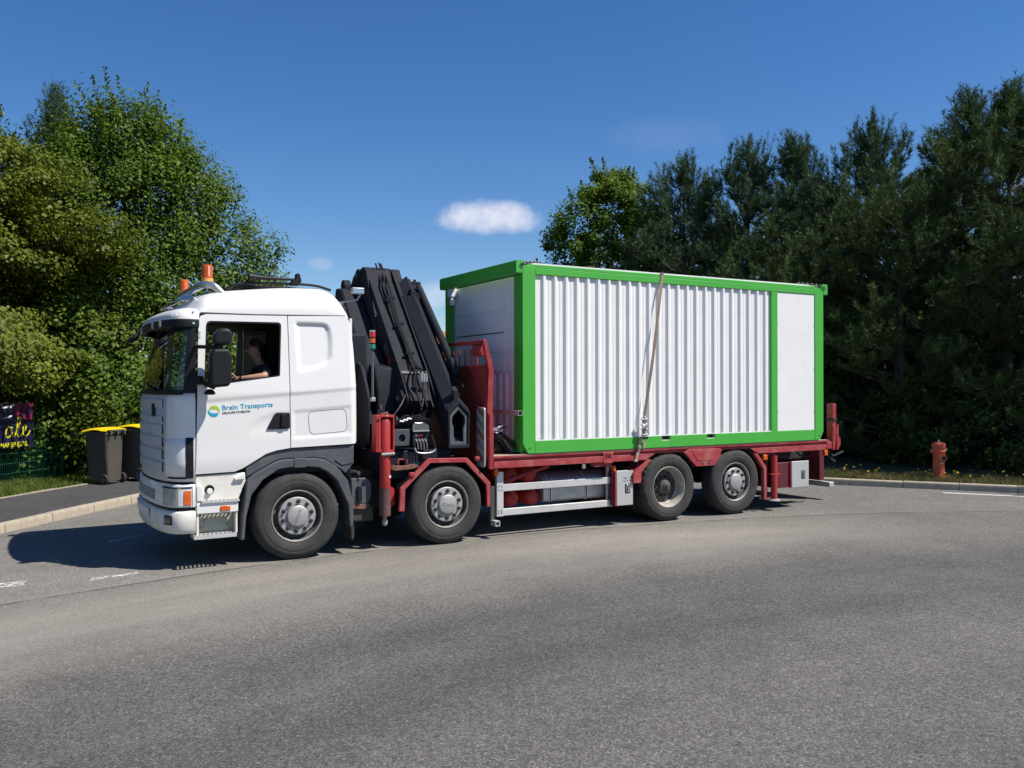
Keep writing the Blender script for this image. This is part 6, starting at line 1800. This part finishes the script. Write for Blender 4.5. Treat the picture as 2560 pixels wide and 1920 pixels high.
jb = MB().box((X0 - 0.07, 2.06, 3.43), (X0 + 0.03, 2.20, 3.56)).build('junction_box', SHUT, Ct, bevel=0.008)
MB().lathe([(0.0001, 0), (0.035, 0), (0.045, 0.02), (0.045, 0.09), (0.03, 0.10), (0.03, 0.13)], (X0 - 0.03, 2.10, 3.30), 'z', 18).build('power_socket', SHUT, jb)
# grey rail sticking out in front of the end wall
rl_ = MB().ring([(X0 - 0.12, 1.645), (X0 - 0.05, 1.645), (X0 - 0.05, 1.71), (X0 - 0.12, 1.71)], [(X0 - 0.115, 1.65), (X0 - 0.055, 1.65), (X0 - 0.055, 1.705), (X0 - 0.115, 1.705)], 'y', -0.10, 1.6)
tag(rl_.build('galvanised_rail', mat('galvanised', (0.50, 0.46, 0.47), 0.4, metal=0.4), None), 'galvanised rail leaning across behind the red headboard', 'rail')

# lifting chains on the two near roof corners


def chain(name, label, pts, n, r=0.012, L=0.055):
    t = thing(name, label, 'chain', tuple(pts[0]), group=None, world_coords=True)
    P = catmull(pts, 8)
    tot = [0]
    for a, b in zip(P, P[1:]): tot.append(tot[-1] + (b - a).length)
    for k in range(n):
        s_ = tot[-1] * (k + 0.5) / n
        i = max(i for i in range(len(tot)) if tot[i] <= s_); i = min(i, len(P) - 2)
        c = P[i].lerp(P[i + 1], (s_ - tot[i]) / max(1e-6, tot[i + 1] - tot[i])); d = (P[i + 1] - P[i]).normalized()
        u = d.cross(Vector((0, 0, 1))).normalized(); w_ = u.cross(d)
        if k % 2: u = w_
        ring_ = [c + d * (L * 0.5 * cos(a)) + u * (L * 0.30 * sin(a)) for a in [2 * pi * j / 12 for j in range(13)]]
        MB().tube(ring_, r * 0.5, 6, caps=False).build('chain_link', mat('chain_steel', (0.10, 0.095, 0.09), 0.5, metal=0.7, vary=0.3), t)
    return t


chain('lifting_chain', 'steel chain hooked into the container corner above the headboard', [(4.80, -0.022, 3.70), (4.90, -0.01, 3.725), (5.05, 0.03, 3.735), (5.20, 0.10, 3.74)], 11)
chain('lifting_chain', 'steel chain hooked into the container corner above the tail stake', [(10.72, -0.022, 3.695), (10.58, -0.01, 3.722), (10.40, 0.02, 3.735), (10.15, 0.05, 3.74)], 13)

# ratchet strap over the container
ST = thing('ratchet_strap', 'dirty beige ratchet strap tied over the container side', 'strap', (6.75, -0.03, 0.95), world_coords=True)
ctr = [(7.30, 0.6, 3.728), (7.27, 0.08, 3.732), (7.232, -0.022, 3.728), (7.22, -0.030, 3.66), (7.09, -0.075, 3.0), (6.98, -0.085, 2.35), (6.845, -0.075, 1.60)]
Pc = catmull(ctr, 6)


def ribbon(P, w, th, twist=0.0):
    rows_ = []
    for i, p in enumerate(P):
        t = (P[min(i + 1, len(P) - 1)] - P[max(i - 1, 0)]).normalized()
        u = Vector((1, 0, 0)); u = (u - t * u.dot(t)).normalized()
        ang = twist * i / len(P)
        nn = t.cross(u); u2 = u * cos(ang) + nn * sin(ang); n2 = t.cross(u2)
        rows_.append([p - u2 * w / 2 - n2 * th, p + u2 * w / 2 - n2 * th, p + u2 * w / 2 + n2 * th, p - u2 * w / 2 + n2 * th, p - u2 * w / 2 - n2 * th])
    return MB().grid(rows_)


ribbon(Pc, 0.042, 0.0018, 0.9).build('webbing', WEB, ST)
ribbon(catmull([(6.80, -0.05, 1.30), (6.775, -0.035, 1.12), (6.735, -0.022, 0.95)], 6), 0.048, 0.0018).build('webbing', WEB, ST)
ribbon(catmull([(6.845, -0.05, 1.28), (6.875, -0.03, 1.2), (6.885, -0.02, 1.118)], 6), 0.046, 0.0018).build('loose_tail', WEB, ST)
MB().box((6.70, -0.03, 0.925), (6.765, 0.01, 0.955)).build('strap_hook', RIMLIP, ST, bevel=0.006)
rt_ = MB().prism(rounded([(6.79, 1.30), (6.84, 1.30), (6.86, 1.56), (6.82, 1.60), (6.80, 1.56)], 0.01), 'y', -0.11, -0.075).build('ratchet', mat('ratchet_steel', (0.16, 0.155, 0.15), 0.4, metal=0.7, vary=0.3), ST, bevel=0.006)
for z in (1.325, 1.40, 1.475, 1.55):
    MB().tube([(6.78, -0.095, z), (6.88, -0.095, z)], 0.019, 10).build('ratchet_roller', ALUT, rt_)
MB().box((6.775, -0.135, 1.26), (6.87, -0.115, 1.30)).build('ratchet_handle', BLACKP, rt_, bevel=0.006)
MB().box((6.785, -0.13, 1.42), (6.87, -0.112, 1.47)).build('ratchet_plate', CHROME, rt_, bevel=0.004)

# bundle of straps and load binders lying behind the headboard
BU = thing('load_binder_bundle', 'tangle of grey load binders and blue straps leaning on the headboard', 'load binders', (4.75, 0.35, 1.115), world_coords=True)
for k, (p0, p1) in enumerate((((4.45, 0.25, 1.40), (4.72, 0.20, 1.135)), ((4.52, 0.30, 1.46), (4.80, 0.24, 1.135)), ((4.60, 0.22, 1.40), (4.86, 0.16, 1.15)), ((4.42, 0.38, 1.30), (4.66, 0.34, 1.135)))):
    MB().tube([p0, Vector(p0).lerp(Vector(p1), 0.5) + V(0.02, 0, 0.01), p1], [0.026, 0.02, 0.026], 8).build('binder_handle', RIMLIP if k % 2 else BLACKP, BU)
MB().prism([(4.40, 1.135), (4.75, 1.135), (4.70, 1.25), (4.50, 1.30)], 'y', 0.25, 0.45).build('binder_body', BLACKP, BU, bevel=0.02)
for k in range(9):
    c = V(4.56 + 0.03 * (k % 3) + random.uniform(-.03, .03), 0.22 + random.uniform(-.05, .05), 1.42 + 0.02 * (k // 3) + random.uniform(-.02, .03))
    a0 = random.uniform(0, 6)
    MB().tube([c + V(0.05 * cos(a + a0), 0.04 * sin(a * 2), 0.03 * sin(a + a0)) for a in [2 * pi * j / 12 for j in range(13)]], 0.009, 6, caps=False).build('strap_loop', (CWHITE, mat('strap_blue', (0.05, 0.06, 0.35), 0.7), RIMLIP)[k % 3], BU)
for k in range(4):
    c = V(4.93 + 0.02 * k, 0.14, 1.15 + 0.02 * k)
    MB().tube([c + V(0.06 * cos(a) + 0.02 * sin(a), 0.03 * sin(a), 0.035 * sin(a)) for a in [2 * pi * j / 12 for j in range(13)]], 0.010, 6, caps=False).build('strap_loop', (CWHITE, MATS['strap_blue'], RIMLIP, CWHITE)[k], BU)

# ------------------------------------------------------------------ driver
def skinned(name, joints, links_, m, parent=None, sub=2, root=0):
    me = bpy.data.meshes.new(name)
    me.from_pydata([j[0] for j in joints], links_, [])
    o = bpy.data.objects.new(name, me); COL.objects.link(o)
    md = o.modifiers.new('skin', 'SKIN'); md.use_smooth_shade = True
    for i, j in enumerate(joints):
        sv = me.skin_vertices[0].data[i]
        sv.radius = j[1] if isinstance(j[1], tuple) else (j[1], j[1])
        sv.use_root = (i == root)
    s_ = o.modifiers.new('sub', 'SUBSURF'); s_.levels = sub; s_.render_levels = sub
    me.materials.append(m)
    if parent is not None: o.parent = parent
    return o


J = []; E2 = []


def jn(p, r, prev=None):
    J.append((p, r)); i = len(J) - 1
    if prev is not None: E2.append((prev, i))
    return i


pel = jn((1.47, 0.60, 1.74), (0.15, 0.12))
sp1 = jn((1.50, 0.60, 1.92), (0.14, 0.11), pel)
sp2 = jn((1.50, 0.60, 2.10), (0.16, 0.11), sp1)
che = jn((1.47, 0.60, 2.23), (0.15, 0.10), sp2)
nk = jn((1.44, 0.60, 2.335), 0.055, che)
hd0 = jn((1.405, 0.60, 2.40), 0.062, nk)
hd1 = jn((1.375, 0.60, 2.47), (0.088, 0.098), hd0)
hd2 = jn((1.375, 0.60, 2.555), (0.078, 0.090), hd1)
# left (near) arm resting on the sill, hand on the wheel
sh = jn((1.47, 0.43, 2.235), 0.068, che); el_u = jn((1.455, 0.28, 2.20), 0.058, sh)
el = jn((1.40, 0.15, 2.165), 0.048, el_u); fa = jn((1.26, 0.20, 2.145), 0.043, el); wr = jn((1.135, 0.27, 2.135), 0.030, fa)
pa = jn((1.085, 0.30, 2.135), (0.036, 0.020), wr)
for k, (dy_, ln) in enumerate(((-0.030, 0.070), (-0.010, 0.080), (0.010, 0.078), (0.030, 0.060))):
    a_ = jn((1.055, 0.30 + dy_, 2.140), 0.010, pa); b_ = jn((1.055 - ln * 0.55, 0.30 + dy_, 2.150 - 0.004 * k), 0.009, a_); c_ = jn((1.055 - ln, 0.30 + dy_ + 0.005, 2.135 - 0.006 * k), 0.008, b_)
t0 = jn((1.09, 0.262, 2.155), 0.011, pa); t1 = jn((1.055, 0.245, 2.185), 0.0095, t0); t2_ = jn((1.025, 0.245, 2.195), 0.008, t1)
# right arm
s2_ = jn((1.47, 0.77, 2.235), 0.068, che); e2 = jn((1.38, 0.87, 2.05), 0.052, s2_); f2 = jn((1.22, 0.84, 2.03), 0.042, e2); w2_ = jn((1.08, 0.83, 2.05), 0.030, f2); p2_ = jn((1.03, 0.83, 2.06), (0.034, 0.022), w2_)
for k in range(4):
    a_ = jn((1.005, 0.80 + 0.02 * k, 2.065), 0.010, p2_); b_ = jn((0.965, 0.80 + 0.02 * k, 2.055), 0.009, a_); c_ = jn((0.955, 0.80 + 0.02 * k, 2.025), 0.008, b_)
t0 = jn((1.03, 0.795, 2.08), 0.011, p2_); t1 = jn((0.995, 0.785, 2.085), 0.009, t0)
# legs
for sy in (-0.11, 0.11):
    th = jn((1.36, 0.60 + sy, 1.71), 0.085, pel); kn = jn((1.02, 0.60 + sy * 1.3, 1.72), 0.062, th); an_ = jn((0.92, 0.60 + sy * 1.3, 1.30), 0.045, kn); to = jn((0.80, 0.60 + sy * 1.3, 1.25), 0.04, an_)
drv = skinned('person', J, E2, SKIN)
tag(drv, 'driver in a dark T-shirt sitting in the cab with an arm at the open window', 'person')
# clothes, hair and face pieces
J2 = []; L2 = []


def j2(p, r, prev=None):
    J2.append((p, r)); i = len(J2) - 1
    if prev is not None: L2.append((prev, i))
    return i


a = j2((1.47, 0.60, 1.70), (0.175, 0.14)); b = j2((1.50, 0.60, 1.92), (0.16, 0.13), a); c = j2((1.50, 0.60, 2.10), (0.18, 0.13), b); d = j2((1.47, 0.60, 2.245), (0.155, 0.112), c); e = j2((1.455, 0.60, 2.30), (0.07, 0.07), d)
f = j2((1.47, 0.43, 2.238), 0.083, d); g = j2((1.455, 0.30, 2.208), 0.076, f); h = j2((1.44, 0.25, 2.198), 0.074, g)
f = j2((1.47, 0.77, 2.238), 0.083, d); g = j2((1.42, 0.83, 2.14), 0.074, f)
skinned('t_shirt', J2, L2, SHIRT, drv)
tr = [((1.47, 0.60, 1.72), (0.17, 0.135)), ((1.36, 0.49, 1.71), 0.105), ((1.02, 0.457, 1.72), 0.08), ((0.92, 0.457, 1.32), 0.065), ((1.36, 0.71, 1.71), 0.105), ((1.02, 0.743, 1.72), 0.08), ((0.92, 0.743, 1.32), 0.065)]
skinned('trousers', tr, [(0, 1), (1, 2), (2, 3), (0, 4), (4, 5), (5, 6)], SHIRT, drv)
hr = MB()
hr.lathe([(0.0001, 0.098), (0.05, 0.086), (0.082, 0.05), (0.094, 0.0), (0.092, -0.02)], (0, 0, 0), 'z', 20).xform(Matrix.Translation((1.400, 0.60, 2.535)) @ Matrix.Rotation(0.85, 4, 'Y') @ Matrix.Diagonal((1.06, 0.95, 0.98, 1)))
hr.build('hair', HAIR, drv)
for sy in (-1, 1):
    MB().lathe([(0.0001, -0.012), (0.018, -0.008), (0.022, 0.0), (0.018, 0.008), (0.0001, 0.012)], (0, 0, 0), 'y', 12).xform(Matrix.Translation((1.39, 0.60 + sy * 0.092, 2.485)) @ Matrix.Diagonal((0.8, 1, 1.4, 1))).build('ear', SKIN, drv)
    MB().lathe([(0.0001, -0.006), (0.009, 0.0), (0.0001, 0.006)], (1.292, 0.60 + sy * 0.033, 2.508), 'x', 10).build('eye', HAIR, drv)
MB().prism([(1.295, 2.505), (1.262, 2.462), (1.295, 2.455)], 'y', 0.587, 0.613).build('nose', SKIN, drv, bevel=0.006)
MB().box((1.288, 0.572, 2.425), (1.296, 0.628, 2.432)).build('mouth', mat('lips', (0.25, 0.08, 0.07), 0.5), drv)
MB().lathe([(0.033, -0.012), (0.035, 0), (0.033, 0.012)], (0, 0, 0), 'x', 18).xform(Matrix.Translation((1.15, 0.262, 2.136)) @ Matrix.Rotation(-0.5, 4, 'Z')).build('wristwatch', BLACKP, drv)

# ------------------------------------------------------------------ wheeled bins
def make_bin(label, loc, rz, lidm, wr_=0.10, h=1.02, w=0.47, d=0.54):
    t = thing('wheeled_bin', label, 'bin', loc, rz, group='wheeled bins on the pavement')
    # local: x = towards the wheels (rear), y = width
    rows_ = []
    for z, f in ((0.06, 0.74), (0.09, 0.80), (0.5, 0.90), (h - 0.06, 0.985), (h - 0.055, 1.05), (h, 1.05), (h, 0.95)):
        pts_ = rounded([(-d / 2 * f, -w / 2 * f), (d / 2 * (0.92 + 0.08 * f), -w / 2 * f), (d / 2 * (0.92 + 0.08 * f), w / 2 * f), (-d / 2 * f, w / 2 * f)], 0.06, 4)
        rows_.append([(a, b_, z) for a, b_ in pts_ + pts_[:1]])
    g = MB().grid(rows_)
    g.add(rows_[0][:-1], [tuple(range(len(rows_[0]) - 1))])
    g.build('bin_body', BIN, t, angle=40)
    rows_ = []
    for k in range(7):
        f = k / 6; x = -d / 2 * 1.08 + d * 1.08 * f
        zc = h + 0.012 + 0.055 * sin(pi * min(1, f * 1.15)) * (0.5 + 0.5 * f) + 0.03 * f
        rows_.append([(x, y, zc - (0.03 if abs(y) > w * 0.5 else 0.0)) for y in (-w * 0.56, -w * 0.5, -w * 0.2, w * 0.2, w * 0.5, w * 0.56)])
    lid = MB().grid(rows_).build('lid', lidm, t, solid=0.02, angle=40)
    MB().tube([(d / 2 + 0.06, -w * 0.42, h + 0.03), (d / 2 + 0.06, w * 0.42, h + 0.03)], 0.018, 10).build('handle_bar', BIN, t)
    for y in (-w * 0.38, 0, w * 0.38):
        MB().box((d / 2 - 0.01, y - 0.02, h - 0.06), (d / 2 + 0.075, y + 0.02, h + 0.03)).build('hinge_bracket', BIN, t, bevel=0.006)
    MB().box((-d / 2 - 0.05, -0.18, h - 0.01), (-d / 2 + 0.01, 0.18, h + 0.02)).build('lid_grip', lidm, t, bevel=0.01)
    for y in (-w * 0.5, w * 0.5):
        wh = MB().lathe([(wr_ * 0.62, -0.026), (wr_ * 0.95, -0.028), (wr_, -0.018), (wr_, 0.018), (wr_ * 0.95, 0.028), (wr_ * 0.62, 0.026)], (d / 2 * 0.80, y, wr_), 'y', 28).build('bin_wheel', RUBBER, t)
        MB().lathe([(wr_ * 0.63, -0.022), (wr_ * 0.5, -0.010), (wr_ * 0.25, -0.014), (0.0001, -0.02)], (d / 2 * 0.80, y, wr_), 'y', 20).build('wheel_hub', mat('bin_hub_grey', (0.09, 0.09, 0.10), 0.5), wh)
    MB().tube([(d / 2 * 0.80, -w * 0.5, wr_), (d / 2 * 0.80, w * 0.5, wr_)], 0.012, 8).build('bin_axle', RIMLIP, t)
    return t


RZ = radians(-47)
make_bin('grey-brown wheeled bin with yellow lid, standing clear at the verge', (0.36, 8.72, KH), RZ, YEL)
make_bin('larger grey-brown wheeled bin with yellow lid and big wheels, beside the cab', (1.03, 9.02, KH), RZ, YEL, wr_=0.135, h=1.06, w=0.50, d=0.58)
make_bin('wheeled bin with green lid half hidden behind the cab nose', (1.50, 9.95, KH), RZ, GRNLID, wr_=0.12, h=1.16)

# ------------------------------------------------------------------ fence and banner
fd_ = Vector((0.64, 0.768, 0)); fbase = Vector((-0.31, 10.3, KH))
FN = thing('mesh_fence', 'green welded wire fence with posts along the hedge', 'fence', tuple(fbase), world_coords=True)
fnr = Vector((fd_.y, -fd_.x, 0))
for k in range(-4, 4):
    c = fbase + fd_ * (2.2 * k)
    MB().box((-0.03, -0.03, 0), (0.03, 0.03, 1.24)).xform(Matrix.Translation(c) @ Matrix.Rotation(math.atan2(fd_.y, fd_.x), 4, 'Z')).build('fence_post', FENCE, FN, bevel=0.006)
    wm = MB()
    for j in range(0, 44):
        p = c + fd_ * (0.05 * j + 0.03)
        wm.tube([p + V(0, 0, 0.04), p + V(0, 0, 1.20)], 0.0022, 4, caps=False)
    for j in range(7):
        p = c + V(0, 0, 0.05 + 0.19 * j)
        wm.tube([p, p + fd_ * 2.2], 0.003, 4, caps=False)
    wm.build('wire_panel', FENCE, FN, fix=False)

b_right = fbase - fd_ * 0.92 + fnr * 0.05
RZF = math.atan2(fd_.y, fd_.x)
BN = thing('banner', 'navy and pink sale banner with yellow lettering tied to the fence', 'banner', tuple(b_right - fd_ * 1.6), RZF)
BW, BZ0, BZ1 = 1.55, 0.72, 1.60


def ban(x, z): return (x, -0.018 * sin(x * 5.5) * (0.4 + z * 0.4), z)


NAVY = mat('banner_navy', (0.012, 0.014, 0.045), 0.5, vary=0.15)
PINK = mat('banner_pink', (0.24, 0.012, 0.065), 0.5, vary=0.1)
MB().grid([[ban(0.05 + BW * i / 24, BZ0 + (BZ1 - BZ0) * j / 8) for j in range(9)] for i in range(25)]).build('banner_cloth', NAVY, BN, solid=0.003)


def on_banner(pts, m, name, off=0.006):
    (xa, za), (xb, zb), (xc, zc), (xd, zd) = pts
    rows_ = []
    for i in range(13):
        f = i / 12
        x0_, z0_ = xa + (xb - xa) * f, za + (zb - za) * f; x1_, z1_ = xd + (xc - xd) * f, zd + (zc - zd) * f
        rows_.append([(x0_ + (x1_ - x0_) * g, ban(x0_ + (x1_ - x0_) * g, z0_ + (z1_ - z0_) * g)[1] - off, z0_ + (z1_ - z0_) * g) for g in (0, .25, .5, .75, 1)])
    MB().grid(rows_).build(name, m, BN, fix=False)


on_banner([(1.12, 1.585), (1.58, 1.59), (1.545, 1.22), (1.10, 1.34)], PINK, 'banner_flash')
on_banner([(0.75, 1.50), (1.02, 1.56), (1.10, 1.56), (1.04, 1.50)], CWHITE, 'banner_streak')
on_banner([(0.80, 1.30), (1.0, 1.36), (1.08, 1.36), (0.98, 1.31)], CWHITE, 'banner_streak')
YINK = mat('banner_yellow', (0.62, 0.56, 0.02), 0.5, vary=0.02)
BM = lambda x, z: Matrix.Translation((x, -0.030, z)) @ Matrix.Rotation(radians(90), 4, 'X')
text_mesh('banner_lettering', '14', 0.32, NAVY, BM(1.20, 1.33), BN, 0.001, 0.012)
text_mesh('banner_lettering', 'MAN|EN|BRIE', 0.125, YINK, BM(0.715, 0.755), BN, 0.001, 0.003, 0.95)


def stroke(pts, w):
    P = catmull([(x, z, 0) for x, z in pts], 6)
    vs, fs = [], []
    for i, p in enumerate(P):
        t = (P[min(i + 1, len(P) - 1)] - P[max(i - 1, 0)]).normalized()
        ww = w * (0.55 + 0.45 * abs(t.y))
        nn = Vector((-t.y, t.x, 0)) * ww
        for q in (p - nn, p + nn): vs.append((q.x, ban(q.x, q.y)[1] - 0.009, q.y))
    for i in range(len(P) - 1): fs.append((2 * i, 2 * i + 1, 2 * i + 3, 2 * i + 2))
    MB().add(vs, fs).build('banner_lettering', YINK, BN, fix=False)


# script "ale"
stroke([(1.03, 1.12), (0.96, 1.14), (0.90, 1.07), (0.90, 0.97), (0.96, 0.94), (1.02, 1.01), (1.05, 1.13), (1.04, 1.0), (1.07, 0.945), (1.13, 0.99)], 0.017)
stroke([(1.11, 0.98), (1.20, 1.13), (1.25, 1.28), (1.22, 1.33), (1.18, 1.26), (1.165, 1.05), (1.19, 0.95), (1.25, 0.96), (1.29, 1.01)], 0.017)
stroke([(1.27, 1.0), (1.36, 1.06), (1.39, 1.13), (1.35, 1.17), (1.31, 1.10), (1.31, 1.0), (1.36, 0.945), (1.44, 0.97), (1.50, 1.05)], 0.017)

# ------------------------------------------------------------------ fire hydrant
HYL = (15.265, 0.94, KH)
HY = thing('fire_hydrant', 'red fire hydrant standing on the dry grass behind the kerb', 'hydrant', HYL, radians(-28))
MB().lathe([(0.0001, 0), (0.145, 0), (0.145, 0.03), (0.11, 0.04), (0.11, 0.08), (0.108, 0.36), (0.104, 0.46), (0.11, 0.475), (0.118, 0.48), (0.118, 0.50), (0.10, 0.51), (0.098, 0.53)], (0, 0, 0), 'z', 28).build('hydrant_barrel', HYD, HY, angle=40)
bon = MB().lathe([(0.10, 0.52), (0.122, 0.535), (0.124, 0.56), (0.108, 0.58), (0.108, 0.60), (0.125, 0.615), (0.125, 0.70), (0.115, 0.715), (0.09, 0.73), (0.0001, 0.735)], (0, 0, 0), 'z', 28).build('bonnet', HYD, HY, angle=40)
for k in range(14):
    a = 2 * pi * k / 14
    MB().box((0.118, -0.008, 0.62), (0.131, 0.008, 0.70)).xform(Matrix.Rotation(a, 4, 'Z')).build('bonnet_rib', HYD, bon)
MB().box((-0.014, -0.014, 0.73), (0.014, 0.014, 0.785)).build('spindle', RIMLIP, bon)
for a, z, r, L_ in ((radians(-90), 0.42, 0.075, 0.10), (radians(20), 0.55, 0.035, 0.10), (radians(180), 0.555, 0.03, 0.10)):
    o = MB().lathe([(r, 0.06), (r, 0.06 + L_ * 0.6), (r * 1.12, 0.06 + L_ * 0.6), (r * 1.12, 0.06 + L_), (r * 0.6, 0.065 + L_), (0.0001, 0.065 + L_)], (0, 0, z), 'x', 20).xform(Matrix.Rotation(a, 4, 'Z')).build('outlet', HYD, HY, angle=40)
for sx in (-1, 1):
    MB().tube([(sx * 0.10, 0, 0.585), (sx * 0.175, -0.01, 0.59)], 0.012, 8).build('outlet_lug', RIMLIP, HY)
MB().disc((0.02, -0.172, 0.42), 0.04, 'y', 18, 0.01).build('outlet_face', CHASSIS, HY)
MB().box((-0.02, -0.114, 0.30), (0.035, -0.106, 0.315)).build('number_plate', CWHITE, HY)

# ------------------------------------------------------------------ house behind
HO = thing('house', 'distant house with orange-brown tiled roof behind the crane', 'house', (26.5, 42, KH))
MB().box((-6, 0, 0), (6, 8, 3.4)).build('house_wall', mat('render_cream', (0.55, 0.48, 0.38), 0.9), HO)
ROOFT = mat('clay_tiles', (0.34, 0.13, 0.07), 0.85, vary=0.25, scale=6)
rf = MB()
for k in range(18):
    f0, f1 = k / 18, (k + 1) / 18
    y0_, z0_ = -0.5 + 4.5 * f0, 3.3 + 2.4 * f0; y1_, z1_ = -0.5 + 4.5 * f1, 3.3 + 2.4 * f1
    rf.prism([(y0_, z0_ + 0.07), (y1_, z1_ + 0.03), (y1_, z1_ - 0.04), (y0_, z0_ - 0.02)], 'x', -6.4, 6.4)
    rf.prism([(8 - y0_, z0_ + 0.07), (8 - y1_, z1_ + 0.03), (8 - y1_, z1_ - 0.04), (8 - y0_, z0_ - 0.02)], 'x', -6.4, 6.4)
rfo = rf.build('roof', ROOFT, HO, fix=False)
MB().prism([(0, 3.4), (8, 3.4), (4, 5.5)], 'x', -5.99, 5.99).build('gable', MATS['render_cream'], HO)
MB().box((2.4, 3.0, 4.6), (3.2, 3.8, 6.4)).build('chimney', mat('chimney_brick', (0.3, 0.14, 0.09), 0.9), rfo)
for x in (-4.2, -1.4, 1.4, 4.2):
    wdw = MB().box((x - 0.55, -0.03, 1.0), (x + 0.55, 0.0, 2.3)).build('window', mat('window_frame_white', (0.7, 0.7, 0.7), 0.5), HO)
    MB().box((x - 0.47, -0.04, 1.08), (x + 0.47, -0.031, 2.22)).build('pane', mat('dark_pane', (0.03, 0.035, 0.04), 0.1), wdw)
